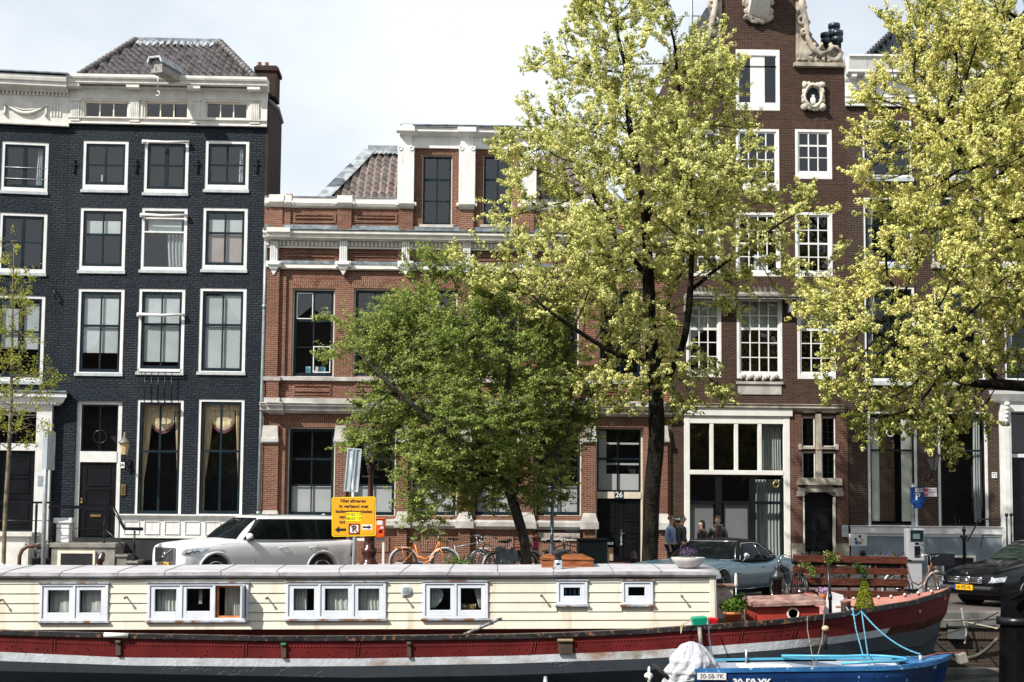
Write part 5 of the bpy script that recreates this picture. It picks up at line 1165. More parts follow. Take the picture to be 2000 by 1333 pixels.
def boatwin(r,panes,curts,small=False):
    x0,x1,z0,z1=r; e=.045
    m=MB(); m.box(x0,x0+e,-.05,.08,z0,z1); m.box(x1-e,x1,-.05,.08,z0,z1); m.box(x0+e,x1-e,-.05,.08,z1-e,z1); m.box(x0+e,x1-e,-.05,.08,z0,z0+e)
    n=len(panes); f=None
    divs=[(panes[i][1]+panes[i+1][0])/2 for i in range(n-1)]
    for q in divs: m.box(q-.02,q+.02,-.048,.08,z0+e,z1-e)
    f=m.build('window',WP,HBr,bevel=.004)
    m=MB(); m.box(x0-.03,x1+.03,-.075,-.0,z0-.03,z0-.001); m.box(x0-.02,x1+.02,-.07,-.0,z1+.001,z1+.018); m.build('sill',WPO,f)
    m=MB(); m.box(x0+.01,x1-.01,.9,.95,z0+.01,z1-.01); m.quad((x0+.01,.09,z0),(x0+.01,.9,z0),(x0+.01,.9,z1),(x0+.01,.09,z1)); m.quad((x1-.01,.09,z0),(x1-.01,.09,z1),(x1-.01,.9,z1),(x1-.01,.9,z0)); m.quad((x0,.09,z1-.01),(x1,.09,z1-.01),(x1,.9,z1-.01),(x0,.9,z1-.01)); m.quad((x0,.09,z0+.01),(x0,.9,z0+.01),(x1,.9,z0+.01),(x1,.09,z0+.01)); m.build('room',ROOM,f)
    ed=[x0+e]+[d for d in divs]+[x1-e]
    for i,p_ in enumerate(panes):
        a,b=ed[i]+(.022 if i else .003),ed[i+1]-(.022 if i<n-1 else .003); c,d=z0+e+.003,z1-e-.003; pa,pb,pc,pd=p_
        s=MB(); kind=curts[i]
        if kind=='open':
            t=.03; 
            s.box(a+.02,a+.02+t,-.0,.06,c,d); s.box(b-t-.06,b-.06,.0,.06,c,d); s.box(a+.02+t,b-t-.06,.0,.06,d-t,d); s.box(a+.02+t,b-t-.06,.0,.06,c,c+t); s.build('open_casement_frame',ORN,f)
            s=MB(); s.box(b-.05,b-.02,-.3,.0,c,d); s.build('open_casement',WP,f,bevel=.004); curtain(a+.12,b-.1,a+.12,b-.1,c,d,.2,8,.015).build('curtain',CLB,f); continue
        s.box(a,pa,-.03,.03,c,d); s.box(pb,b,-.03,.03,c,d); s.box(pa,pb,-.03,.03,pd,d); s.box(pa,pb,-.03,.03,c,pc); s.build('sash',WP,f,bevel=.005)
        g=MB(); g.quad((pa,.0,pc),(pb,.0,pc),(pb,.0,pd),(pa,.0,pd)); g.build('pane',GLB,f)
        W_=pb-pa; y=.12
        if kind=='full': curtain(pa,pb,pa,pb,pc,pd,y,6,.012).build('curtain',CLB,f)
        elif kind=='soft': curtain(pa,pb,pa,pb,pc,pd,y,2,.01).build('curtain',CLB,f)
        elif kind=='left': curtain(pa,pa+W_*.6,pa,pa+W_*.6,pc,pd,y,4,.015).build('curtain',CLB,f)
        elif kind=='right': curtain(pa+.06*W_,pb,pa+.06*W_,pb,pc,pd,y,4,.012).build('curtain',CLB,f)
        elif kind=='tieL': curtain(pa,pa+W_*.48,pa,pa+W_*.2,pc+.03,pd,y,4,.012,mid=(0,.1)).build('curtain',CLOTHW,f)
        elif kind=='tieR': 
            curtain(pb-W_*.38,pb,pb-W_*.12,pb,pc+.03,pd,y,4,.012).build('curtain',CLOTHW,f)
            m=MB(); rs=random.Random(3); 
            for k in range(7): m.lathe([(.012,0),(.013,.05+.03*rs.random()),(.005,.09+.03*rs.random())],(pa+.03+k*.038,y,pc),6)
            m.build('bottles',M('kitchen_bottles',(.3,.2,.06),.3,var=.3,c3=(.6,.5,.4),s3=8,lo3=.5,hi3=.52),f)
        elif kind=='bottles':
            m=MB(); 
            for k in range(4): m.lathe([(.02,0),(.02,.1),(.008,.13)],(pa+.04+k*.08,y,pc),8)
            m.build('bottles',M('blue_bottles',(.05,.14,.3),.3),f)
        elif kind=='lamp':
            m=MB(); X=(pa+pb)/2; m.box(X-.025,X+.035,y,y+.03,pc+.12,pd-.02); m.build('hanging_ornament',M('old_photo_strip',(.25,.24,.22),.6,var=.3,scale=20),f)
def PR(i,x0,y0,x1,y1): return HB_.R(x0,y0,x1,y1)
boatwin(WB[0],[PR(0,94,1153,136,1197),PR(0,156,1153,198,1197)],['soft','soft'])
boatwin(WB[1],[PR(0,303,1151,345,1195),PR(0,365,1150,411,1194),PR(0,427,1146,473,1198)],['full','lamp','open'])
boatwin(WB[2],[PR(0,574,1150,614,1193),PR(0,635,1150,680,1193),PR(0,700,1150,741,1193)],['left','right','full'])
boatwin(WB[3],[PR(0,840,1149,880,1192),PR(0,900,1149,940,1192)],['tieL','tieR'])
boatwin(WB[4],[PR(0,1101,1148,1133,1164.5)],['bottles']); boatwin(WB[5],[PR(0,1227,1147,1259,1164)],['none'])
# roof
FELT=M('grey_roof_felt',(.42,.41,.43),.7,var=.07,scale=1.5,c3=(.33,.32,.34),s3=2.5,lo3=.55,hi3=.72)
FELTE=M('dark_edge_felt',(.22,.21,.225),.55,var=.15,scale=4,c3=(.12,.11,.11),s3=5,lo3=.6,hi3=.7)
rx=cxr+.09; zr=zc1_
prof=[(-.05,zr-.045),(-.085,zr-.03),(-.10,zr+.0),(-.085,zr+.035),(-.04,zr+.06),(.06,zr+.075),(.5,zr+.10),(1.5,zr+.14),(2.5,zr+.10),(3.1,zr+.04),(3.1,zr-.04)]
m=MB(); n=len(prof); xs=[cxl+(rx-cxl)*i/40 for i in range(41)]
for i,x in enumerate(xs): m.v+=[(x,p_[0],p_[1]+.006*sin(x*1.7)) for p_ in prof]
for i in range(40):
    for k in range(n-1): m.f.append((i*n+k,(i+1)*n+k,(i+1)*n+k+1,i*n+k+1)); m.sm.append(k>3); m.mi.append(1 if k<4 else 0)
m.f.append(tuple(range(n))); m.sm.append(False); m.mi.append(0); m.f.append(tuple(40*n+k for k in range(n))[::-1]); m.sm.append(False); m.mi.append(0)
roof=m.build('roof',[FELT,FELTE],HBr)
m=MB(); rs=random.Random(6); x=cxl+.5; TAR=M('tar_seam',(.10,.10,.10),.6,var=.2)
while x<rx-.3:
    o=rs.uniform(-.03,.03); pr=[(p_[0],p_[1]+.004) for p_ in prof[2:9]]
    m.tube([(x+o*k+.02*rs.uniform(-1,1),p_[0],p_[1]+.006*sin(x*1.7)) for k,p_ in enumerate(pr)],.006,4); x+=rs.uniform(.85,1.1)
m.build('roof_seams',TAR,roof)
m=MB(); m.box(cxl,cxr-.05,-.035,-.0,zc1_-.062,zc1_-.047); m.build('gutter_shadow_strip',M('dark_gutter_shadow',(.06,.05,.05),.6),roof)  # thin strip below the roof edge, its dark colour stands in for shade
m=MB(); m.box(rx-.06,rx+.015,-.12,.02,zr-.07,zr+.02); m.build('corner_flashing',STEEL,roof)
# roof hatch, vent
WOOD=M('varnished_mahogany',(.34,.11,.04),.35,var=.25,scale=4,stretch=(1,1,8),coat=.3)
h0,_=HB_.L(1057,1100,1.1); h1,_=HB_.L(1157,1100,1.1); zb_=zr+.12
m=MB(); m.box(h0,h1,.7,1.9,zb_-.03,zb_+.13); hs=m.build('skylight',WOOD,HBr,bevel=.01)
m=MB(); c=((h0+h1)/2,1.3); m.add([(h0-.02,.68,zb_+.13),(h1+.02,.68,zb_+.13),(h1+.02,1.92,zb_+.13),(h0-.02,1.92,zb_+.13),(c[0]-.4,1.3,zb_+.22),(c[0]+.3,1.3,zb_+.22)],[(0,1,5,4),(1,2,5),(2,3,4,5),(3,0,4)]); m.build('skylight_lid',WOOD,hs)
X,_=HB_.L(1090,1100,.35); z0=zr+.09
m=MB(); m.lathe([(.085,0),(.085,.16),(.075,.165)],(X,.35,z0),20); vt=m.build('roof_vent',CHROME,HBr); m=MB(); m.lathe([(.07,.16),(.065,.2),(.06,.24),(.11,.26),(.125,.3),(.11,.33),(.05,.34)],(X,.35,z0),20); m.build('vent_cap',RUBBER,vt)
# small fittings
for px,py in ((6,1171),(248,1166),(523,1167),(790,1164),(1057,1162),(1330,1163)):
    X,Z=HB_.L(px,py); m=MB(); m.tube([(X,-.01,Z),(X,-.13,Z-.01)],.014,6); m.ball((X,-.14,Z-.01),.026,5); m.build('rope_knob',M('old_bronze',(.18,.13,.08),.5,metal=.5),cab)
X,Z=HB_.L(793,1153); m=MB(); m.lathe([(.0,-.06),(.085,-.055),(.1,-.045),(.1,-.02)],(X,0,Z),24,axis='y'); vv=m.build('round_vent',WP,cab); m=MB()
for k in range(4): m.box(X-.06,X+.06,-.066,-.06,Z-.045+k*.028,Z-.035+k*.028)
m.build('vent_louvre',STEEL,vv)
def rail_pt(px,w=-.5): t=(px-PX0)/(1858-PX0); return Vector(hp(t,0))
a=rail_pt(906)+Vector((0,.02,.0)); X,Z=HB_.L(980,1208,-.3); m=MB(); m.tube([a,(X,-.3,Z)],.028,8); br=m.build('mooring_bar',M('worn_galvanised_bar',(.35,.35,.36),.5,metal=.5,var=.5,scale=14),HBr)
for px,py,w,h,col in ((232,1263,12,8,'moss'),(555,1264,12,8,'green'),(800,1264,10,8,'moss'),(1105,1255,36,9,'tan')):
    p_=hull_pt(px,.22); m=MB(); hw=w/2/130; m.box(p_.x-hw,p_.x+hw,p_.y-.07,p_.y,p_.z-.01,p_.z+.035); mt=M('bracket_'+col,{'moss':(.09,.08,.04),'green':(.02,.20,.09),'tan':(.28,.21,.12)}[col],.6,var=.2); fb=m.build('hull_bracket',mt,hull,bevel=.01)
    m=MB(); m.box(p_.x-hw*.9,p_.x+hw*.9,p_.y-.03,p_.y,p_.z-.22,p_.z-.02); m.build('stained_backplate',M('stained_backplate',(.07,.045,.03),.8,var=.2),fb)
a,b=rail_pt(205),rail_pt(252); m=MB(); m.tube([a+Vector((0,-.05,-.03)),b+Vector((0,-.05,-.03))],.045,8); m.build('rail_patch',WHITED,gw)
m=MB(); p_=hull_pt(1075,1.9); m.tube([p_+Vector((0,-.03,-.12)),p_+Vector((0,-.08,-.25)),p_+Vector((0,-.05,-.5))],[.03,.05,.03],8); m.build('fender_stub',STEEL,hull)
# deck gear (parts of the boat)
def HP(px,py,w): x,z=HB_.L(px,py,w); return Vector((x,w,z))
x0,x1,z0,z1=HB_.R(1480,1185,1601,1216,.2)[0],HB_.R(1480,1185,1601,1216,.2)[1],HB_.L(1540,1222,.2)[1],HB_.L(1540,1186,.2)[1]
DRED=M('orange_red_deckhouse_paint',(.33,.035,.02),.5,var=.15,scale=3)
m=MB(); m.box(x0,x1,.2,1.6,z0,z1); dh=m.build('deckhouse',DRED,HBr,bevel=.008)
m=MB(); zz=z1; tl=.06
RTF=M('weathered_pink_roof_boards',(.32,.20,.17),.8,var=.3,scale=4,c3=(.2,.08,.06),s3=6,lo3=.5,hi3=.62,bump=.5,bscale=15)
m.add([(x0-.1,.1,zz),(x1+.1,.1,zz+.04),(x1+.1,1.7,zz+.04),(x0-.1,1.7,zz),(x0-.1,.1,zz+.07),(x1+.1,.1,zz+.12),(x1+.08,.9,zz+.2),(x0-.08,.9,zz+.16),(x1+.1,1.7,zz+.12),(x0-.1,1.7,zz+.07)],[(0,1,5,4),(4,5,6,7),(7,6,8,9),(3,9,8,2),(0,4,7,9,3),(1,2,8,6,5),(0,3,2,1)]); m.build('deckhouse_roof',RTF,dh,bevel=.01)
X,Z=HB_.L(1549,1199,.2); m=MB(); m.torus((X,.19,Z),.098,.018,24,8); m.build('porthole_ring',CREAM,dh); m=MB(); m.lathe([(0,-.005),(.095,-.005)],(X,.195,Z),20,axis='y'); m.build('porthole',ROOM,dh)
m=MB(); p_=HP(1579,1165,.9); m.lathe([(.1,-.08),(.1,.05),(.09,.06)],p_,16); m.tube([p_+Vector((-.2,0,-.04)),p_+Vector((.15,0,-.04))],.02,6); m.build('roof_bitt',M('red_bitt',(.26,.06,.05),.6,var=.2),dh)
p_=HP(1519,1168,1.9); m=MB(); m.lathe([(.085,.04),(.085,.3),(.1,.3),(.1,.35),(.13,.36),(.12,.43),(.07,.48),(.055,.52),(.06,.56),(.055,.58),(.06,.62)],p_,18); cm=m.build('stove_chimney',M('black_stove_pipe',(.03,.035,.04),.4,metal=.3,var=.2),HBr); m=MB(); m.lathe([(.12,-.1),(.12,.02),(.09,.05)],p_,18); m.build('chimney_collar',M('orange_red_collar',(.50,.06,.02),.5),cm)
p_=HP(1438,1180,.9); m=MB(); m.tube([p_+Vector((0,0,-.2)),p_+Vector((0,0,.33))],.012,6); tk=m.build('deck_lamp_pole',STEEL,HBr); m=MB(); m.tube([p_+Vector((0,0,.32)),p_+Vector((0,0,.37)),p_+Vector((0,0,.52)),p_+Vector((0,0,.57))],[.028,.03,.026,.01],10); m.build('pole_head',WHITED,tk)
p_=HP(1622,1198,.3); m=MB(); m.tube([p_+Vector((0,0,-.1)),p_+Vector((0,0,.28)),p_+Vector((-.03,0,.9))],[.03,.03,.022],8); m.tube([p_+Vector((0,0,.24)),p_+Vector((0,0,.34))],.04,8); m.build('black_stanchion',BLACKP,HBr)
p_=HP(1625,1190,.7); m=MB(); m.T=Matrix.Translation(p_)@Matrix.Rotation(.35,4,'Y')@Matrix.Rotation(-.2,4,'X'); m.prism([(-.13,-.12),(.2,-.14),(.13,.32),(-.16,.3)],0,.03); m.build('white_hatch_board',M('off_white_board',(.62,.62,.64),.6,var=.1),HBr)
m=MB(); p_=HP(1652,1188,.35); m.lathe([(.09,-.1),(.09,.1),(.1,.11),(.1,.13),(.0,.135)],p_,16); m.tube([p_+Vector((-.18,0,.02)),p_+Vector((.18,0,.02))],.02,6); m.build('bollard',M('rusty_bollard',(.22,.10,.07),.75,var=.3,scale=8),HBr)
p0=HP(1413,1197,1.4); m=MB(); m.box(p0.x-.16,p0.x+.16,1.2,1.7,p0.z-.1,p0.z+.5); sb=m.build('steering_cabinet',M('stained_white_steel',(.38,.36,.33),.6,var=.15,c3=(.2,.1,.06),s3=5,lo3=.56,hi3=.62),HBr,bevel=.01); m=MB(); m.box(p0.x-.22,p0.x+.24,1.15,1.75,p0.z+.502,p0.z+.53); m.build('cabinet_top',M('rusty_lid',(.30,.16,.12),.7,var=.2),sb)
# bow details
m=MB()
for px in (1705,1722,1742,1760,1778,1797,1815,1832):
    t=(px-PX0)/(1858-PX0); c=hp(t,0,True); m2=MB(); m2.ball((c[0],c[1]-.08,c[2]+.01),.028,5); m2.build('rail_bolt',WHITED,gw)
for px,f in ((1847,.35),(1800,.75)): 
    p_=hull_pt(px,f*.6); m=MB(); m.ball((p_.x,p_.y-.01,p_.z),.03,5,(1,.4,1.3)); m.build('hull_eye',M('orange_rust_spot',(.45,.2,.1),.7),hull)
m=MB(); p_=hull_pt(1365,.0); m.tube([p_+Vector((0,-.06,.05)),p_+Vector((.02,-.07,-.2)),p_+Vector((.03,-.07,-.5))],.035,8); m.build('hanging_post',M('grey_wood_post',(.3,.26,.22),.8,var=.3,scale=8),hull)
# loose items on deck
def basket(px,py,w,name,label,cat,mat,sx,sy,h,tilt):
    p_=HBr.matrix_basis@HP(px,py,w); o=MB(); o.T=Matrix.Translation(p_)@Matrix.Rotation(tilt,4,'Y'); o.add([(-sx*.8,-sy*.8,0),(sx*.8,-sy*.8,0),(sx*.8,sy*.8,0),(-sx*.8,sy*.8,0),(-sx,-sy,h),(sx,-sy,h),(sx,sy,h),(-sx,sy,h),(-sx*.85,-sy*.85,h*1.12),(sx*.85,-sy*.85,h*1.12),(sx*.85,sy*.85,h*1.12),(-sx*.85,sy*.85,h*1.12)],[(0,1,5,4),(1,2,6,5),(2,3,7,6),(3,0,4,7),(4,5,9,8),(5,6,10,9),(6,7,11,10),(7,4,8,11),(8,9,10,11),(0,3,2,1)])
    return tag(o.build(name,mat,bevel=.015),label,cat)
for _o in (HBr,): _o.matrix_basis=Matrix.LocRotScale(_o.location,_o.rotation_euler.to_quaternion(),None)
basket(1366,1223,-.35,'green_tub','bright green plastic tub on the hull rim at the end of the cream cabin','tub',M('green_plastic',(.0,.26,.15),.4,var=.1),.14,.14,.15,-.08)
basket(1392,1219,-.2,'red_tub','small red plastic tub beside the green tub on the boat','tub',M('red_plastic',(.55,.01,.015),.4,var=.1),.085,.1,.1,.05)
# ---------- foliage helpers
def leafy(mb,pts,size,rs,flat=.35,up=.3):
    """one small folded leaf quad per point"""
    for p_ in pts:
        d=Vector((rs.gauss(0,1),rs.gauss(0,1),rs.gauss(0,1)+up)).normalized(); s=d.orthogonal().normalized(); s.rotate(Matrix.Rotation(rs.uniform(0,6.28),3,d)); e=d.cross(s); L_=size*rs.uniform(.7,1.3); w=L_*.5
        p_=Vector(p_); mb.add([p_-s*L_*.5,p_+e*w*.5,p_+s*L_*.5,p_-e*w*.5],[(0,1,2,3)])
def rnd_ball(rs,c,r,sc=(1,1,1)):
    while True:
        v=Vector((rs.uniform(-1,1),rs.uniform(-1,1),rs.uniform(-1,1)))
        if v.length<1: return Vector(c)+Vector((v.x*r*sc[0],v.y*r*sc[1],v.z*r*sc[2]))
LEAFG=leafmat('bright_plant_leaf',(.16,.26,.035),(.07,.15,.02)); LEAFD=leafmat('dark_plant_leaf',(.06,.10,.02),(.03,.06,.015)); LEAFY=leafmat('golden_conifer_leaf',(.35,.38,.03),(.14,.20,.02)); PURP=leafmat('purple_petal',(.28,.14,.40),(.16,.08,.26)); PALEF=leafmat('pale_yellow_petal',(.65,.60,.25),(.35,.4,.12)); WPINK=leafmat('pinkish_white_petal',(.65,.45,.6),(.4,.3,.5)); REDF=leafmat('red_petal',(.6,.02,.02),(.4,.02,.05)); YELF=leafmat('yellow_petal',(.7,.4,.02),(.5,.3,.02))
TERRA=M('terracotta_pot_clay',(.42,.14,.05),.75,var=.15,scale=5)
p_=HBr.matrix_basis@HP(1432,1217,.1); pt=thing('potted_plant','terracotta pot with bright green leafy plant on deck beside the cream cabin','potted plant',p_)
m=MB(); m.lathe([(.12,0),(.17,.15),(.19,.155),(.19,.2),(.165,.2),(.16,.17)],(0,0,0),20); m.build('pot',TERRA,pt)
rs=random.Random(3); m=MB(); pts=[rnd_ball(rs,(0,0,.3),.24,(1,1,.62)) for _ in range(420)]; leafy(m,pts,.085,rs,up=1.2); m.build('foliage',LEAFG,pt); m=MB(); leafy(m,[rnd_ball(rs,(.14,0,.42),.12,(1,1,1)) for _ in range(50)],.1,rs); m.build('tall_shoot',LEAFD,pt)
rt=HBr.matrix_basis@Vector((HB_.L(1344,1100,.5)[0],.5,zr+.1)); bl=thing('bowl_planter','shallow grey concrete bowl with small purple flowers on the houseboat roof','planter',rt)
m=MB(); m.lathe([(.13,0),(.2,.03),(.28,.12),(.315,.19),(.3,.195),(.26,.14),(.15,.06),(.0,.05)],(0,0,0),36); m.build('bowl',M('pale_concrete',(.46,.44,.42),.75,var=.1,scale=6),bl)
m=MB(); rs=random.Random(4); leafy(m,[rnd_ball(rs,(0,0,.25),.17,(1,1,.6)) for _ in range(200)],.04,rs); m.build('foliage',LEAFD,bl); m=MB(); leafy(m,[rnd_ball(rs,(0,0,.29),.17,(1,1,.62)) for _ in range(170)],.035,rs); m.build('blossom',PURP,bl)
m=MB(); m.lathe([(0,.14),(.25,.14),(.25,.15),(0,.16)],(0,0,0),20); m.build('soil',ROOM,bl)
p_=HBr.matrix_basis@HP(1689,1191,.4); cs=thing('conical_shrub','small bright yellow green conical conifer standing on the bow of the boat','shrub',p_); m=MB(); rs=random.Random(5)
pts=[]
for _ in range(2200):
    h=rs.random()**1.3; a=rs.uniform(0,6.28); r=.185*(1-h**1.3*.82)*(.82+.2*rs.random()); pts.append((r*cos(a),r*sin(a),h*.5))
m2=MB(); leafy(m2,pts,.043,rs,up=.8); m2.build('foliage',LEAFY,cs); m=MB(); m.tube([(0,0,-.1),(0,0,.3)],.02,6); m.build('stem',OAK,cs)
m=MB(); m.lathe([(.1,-.12),(.13,.02)],(0,0,0),14); m.build('pot',TERRA,cs)
p_=HBr.matrix_basis@HP(1608,1160,1.3); fl=thing('flower_pot','small pot of pale lilac flowers behind the white hatch board','flower pot',p_); m=MB(); m.lathe([(.06,-.12),(.09,0)],(0,0,0),12); m.build('pot',TERRA,fl); rs=random.Random(6); m=MB(); leafy(m,[rnd_ball(rs,(0,0,.05),.13,(1,1,.6)) for _ in range(150)],.045,rs); m.build('blossom',WPINK,fl)
# ================================================================ blue boat
bb=thing('blue_rowing_boat','small blue open motor boat with light blue rim moored in front of the houseboat','boat',PG(1600,22.2,WZ)); BB=FR(bb)
nearT=[(1352,1309),(1520,1306),(1736,1303.5),(1803,1301),(1860,1296),(1888,1289)]
BL_L=1358; BL_R=1888
def bpt(t,row,far):
    px=BL_L+t*(BL_R-BL_L-[0,8,40][row]); tt=max(0,(t-.62)/.38); hw=.76*(1-tt**2.3) ; hw=max(hw,.015)
    if t<.15: hw*=.9+.1*t/.15
    x,z=BB.L(px,interp(nearT,px)+[0,9,0][row],0)
    if row==0: zz=z
    elif row==1: zz=z-.08
    else: zz=-.12; hw*=.8; 
    return (x,.76+hw if far else .76-hw,zz)
tb=[i/30 for i in range(31)]
BLU=M('deep_blue_boat_paint',(.008,.035,.13),.3,var=.15,scale=2,c3=(.35,.45,.6),s3=9,lo3=.66,hi3=.7); BLM=M('mid_blue_deck_paint',(.028,.14,.34),.4,var=.15,scale=3,c3=(.4,.5,.6),s3=10,lo3=.66,hi3=.7); BLLT=M('light_blue_rim_paint',(.07,.34,.52),.35,var=.08,scale=3)
GRIN=M('pale_grey_inner',(.42,.46,.54),.6,var=.12,scale=2)
m=MB()
for far in (0,1):
    for r in (0,1):
        for i in range(30): m.add([bpt(tb[i],r,far),bpt(tb[i+1],r,far),bpt(tb[i+1],r+1,far),bpt(tb[i],r+1,far)],[(3,2,1,0)],True)
a=[bpt(0,r,0) for r in range(3)]; b=[bpt(0,r,1) for r in range(3)]; m.add(a+b,[(0,3,4,1),(1,4,5,2)]); m.build('hull',BLU,bb)
m=MB()
def inpt(t,f,far): # inner wall
    p_=bpt(t,0,far); s=-1 if far else 1; return (p_[0],p_[1]+s*.07*(1-max(0,(t-.85)/.15)),p_[2]-f)
for far in (0,1):
    for i in range(25): m.add([inpt(tb[i],0.02,far),inpt(tb[i+1],.02,far),inpt(tb[i+1],.42,far),inpt(tb[i],.42,far)],[(0,1,2,3)],True)
for i in range(25): m.quad(inpt(tb[i],.42,0),inpt(tb[i+1],.42,0),inpt(tb[i+1],.42,1),inpt(tb[i],.42,1))
m.build('inner_lining',GRIN,bb)
for far,nm in ((0,'near'),(1,'far')):
    m=MB(); 
    for i in range(30):
        p_,q_=bpt(tb[i],0,far),bpt(tb[i+1],0,far); a,b=inpt(tb[i],-.012,far),inpt(tb[i+1],-.012,far)
        s=-.02 if not far else .02
        m.add([(p_[0],p_[1]+s,p_[2]-.05),(q_[0],q_[1]+s,q_[2]-.05),(q_[0],q_[1]+s,q_[2]+.012),(p_[0],p_[1]+s,p_[2]+.012),b,a,(b[0],b[1],b[2]-.06),(a[0],a[1],a[2]-.06)],[(0,1,2,3),(3,2,4,5),(5,4,6,7)])
    m.build('gunwale',BLLT if far else BLM,bb)
m=MB(); n0=24
for i in range(n0,30): m.quad(bpt(tb[i],0,0),bpt(tb[i+1],0,0),bpt(tb[i+1],0,1),bpt(tb[i],0,1))
for v in range(len(m.v)): m.v[v]=(m.v[v][0],m.v[v][1],m.v[v][2]+.02)
m.build('foredeck',BLM,bb)
# curved light blue coaming around the foredeck edge
xq,zq=BB.L(1726,1300,0); pts=[]
for k in range(15): a=-PI/2+PI*k/14; pts.append((xq+.55*cos(a)*1.0,.76+.5*sin(a),zq+.03))
m=MB(); m.tube([(BB.L(1560,1300)[0],1.40,zq+.0),(xq-.3,1.3,zq+.01)]+pts[::-1]+[(xq-.6,.22,zq+.0)],.022,6); m.build('coaming',BLLT,bb)
m=MB(); X,_=BB.L(1520,1300); m.box(X-.45,X+.4,.2,1.3,zq-.16,zq-.12); m.build('thwart',WHITED,bb,bevel=.01)
m=MB(); X,_=BB.L(1487,1300); m.tube([(X,1.42,zq-.2),(X,1.42,zq+.1)],.018,6); m.build('rowlock',STEEL,bb)
m=MB(); X,Z=BB.L(1798,1290,.5); m.tube([(X,.5,Z-.05),(X,.5,Z+.08)],.03,8); m.build('mooring_cleat',STEEL,bb)
m=MB(); X,Z=BB.L(1830,1278,.7); m.tube([(X-.25,.7,Z-.06),(X,.75,Z),(X+.5,.78,Z+.03)],.012,6); m.build('boat_hook',M('reddish_pole',(.2,.06,.05),.5),bb)
m=MB(); X,Z=BB.L(1878,1284,.76); m.T=Matrix.Translation((X,.76,Z))@Matrix.Rotation(-.25,4,'Y'); m.box(-.07,.07,-.1,.1,-.1,.07); m.build('bow_fender',M('grey_rubber_bow_pad',(.25,.22,.19),.8,var=.2),bb,bevel=.02)
x0,x1,z0,z1=BB.R(1362,1315,1418,1328,-.0); m=MB(); 
hx=(bpt(.05,1,0)[1]); yy=min(bpt(.02,1,0)[1],bpt(.12,1,0)[1])-.02
m.box(x0,x1,yy-.01,yy+.02,z0,z1); pl=m.build('registration_plate',WHITE,bb); text_mesh('30-58-YK',.1,'plate_text',BLACKP,pl,((x0+x1)/2,yy-.012,(z0+z1)/2),sx=.95)
X,Z=BB.L(1468,1331,0); text_mesh('30·58·YK',.17,'painted_number',M('hand_painted_white',(.7,.72,.75),.6,var=.1),bb,(X,yy-.008,Z-.03),sx=.92,bold=.006)
# outboard with sheet
ob=thing('outboard_motor','outboard motor wrapped in a white tarpaulin on the stern of the blue boat','outboard motor',PG(1345,22.6,WZ)); OB=FR(ob)
X,Z=OB.L(1345,1300); 
def sheet(u,v):
    # lumpy bag: top blob leaning right, skirt to lower-left
    z=interp([(0,OB.L(1345,1253)[1]),(1,-.05)],v); prof=[(0,.02),(.04,.14),(.12,.22),(.25,.33),(.4,.37),(.55,.34),(.65,.34),(.8,.33),(1,.36)]
    r=interp(prof,v); cx=interp([(0,OB.L(1350,1253)[0]),(.3,OB.L(1352,1280)[0]),(.55,OB.L(1338,1300)[0]),(1,OB.L(1322,1330)[0])],v); a=2*PI*u
    w=1+.06*sin(5*a+6*v)+.05*sin(11*a+17*v)+.03*sin(23*a+5*v)+.05*abs(sin(7*a-9*v))+.04*abs(sin(13*a+8*v))+.06*noise.noise(Vector((cos(a)*2,sin(a)*2,v*5)))
    if .42<v<.6: w*=.93
    return (cx+r*w*cos(a),r*w*.8*sin(a),z)
m=MB(); m.grid(sheet,90,60); m.build('tarpaulin',M('white_tarpaulin',(.40,.41,.44),.5,var=.06,scale=3,bump=.7,bscale=9,bdist=.04),ob)
m=MB(); 
for k in range(3):
    v=.5+.03*k; m.tube([(sheet(u/40,v)[0]+.015*cos(2*PI*u/40),sheet(u/40,v)[1]+.015*sin(2*PI*u/40),sheet(u/40,v)[2]+.06*cos(2*PI*u/40)) for u in range(41)],.008,5)
m.build('tie_cord',CLOTHW,ob)
m=MB(); a=OB.L(1312,1330); b=OB.L(1274,1296); m.tube([(a[0],-.1,a[1]),(b[0],-.15,b[1])],[.04,.03],8); m.build('drive_shaft',RUBBER,ob)
m=MB(); X,Z=OB.L(1265,1318); 
m.ball((X,-.15,Z),.05,6,(1.4,1,1))
for k in range(3): a=2*PI*k/3+.4; m.ball((X+.01,-.15+.08*sin(a),Z+.08*cos(a)),.07,6,(.35,.7,1))
m.build('propeller',WHITED,ob)
# ================================================================ ropes
def rope(name,label,pts,r,mat,sag=0,n=14,grp=None):
    P_=[Vector(p) for p in pts]; out=[]
    for a,b in zip(P_,P_[1:]):
        for k in range(n): t=k/n; q_=a.lerp(b,t); q_.z-=sag*4*t*(1-t); out.append(q_)
    out.append(P_[-1]); m=MB(); m.tube(out,r,6); return tag(m.build(name,mat),label,'rope',grp)
RBL=M('light_blue_rope',(.08,.30,.42),.7,var=.2,scale=20); RGR=M('grey_rope',(.22,.20,.16),.8,var=.2,scale=20); RDK=M('dark_rope',(.05,.05,.05),.8)
W2=lambda px,py,Y: P(px,py,Y)
rope('mooring_rope','blue rope slung from the bow bollard down to the nose of the blue boat',[W2(1652,1184,26.0),W2(1682,1194,25.3),W2(1797,1278,22.7)],.014,RBL,sag=.12)
rope('mooring_rope','crooked blue rope hanging down the hull, left one of the pair',[W2(1665,1187,25.3),W2(1672,1230,24.95),W2(1686,1282,23.6)],.012,RBL)
rope('mooring_rope','straight blue rope, right one of the hanging pair under the bollard',[W2(1683,1196,25.0),W2(1690,1245,24.7),W2(1698,1301,22.6)],.012,RBL)
rope('mooring_rope','thin grey rope looping over the red hull left of the small fender',[W2(1577,1204,25.0),W2(1577,1230,24.95),W2(1590,1300,23.3)],.008,RGR)
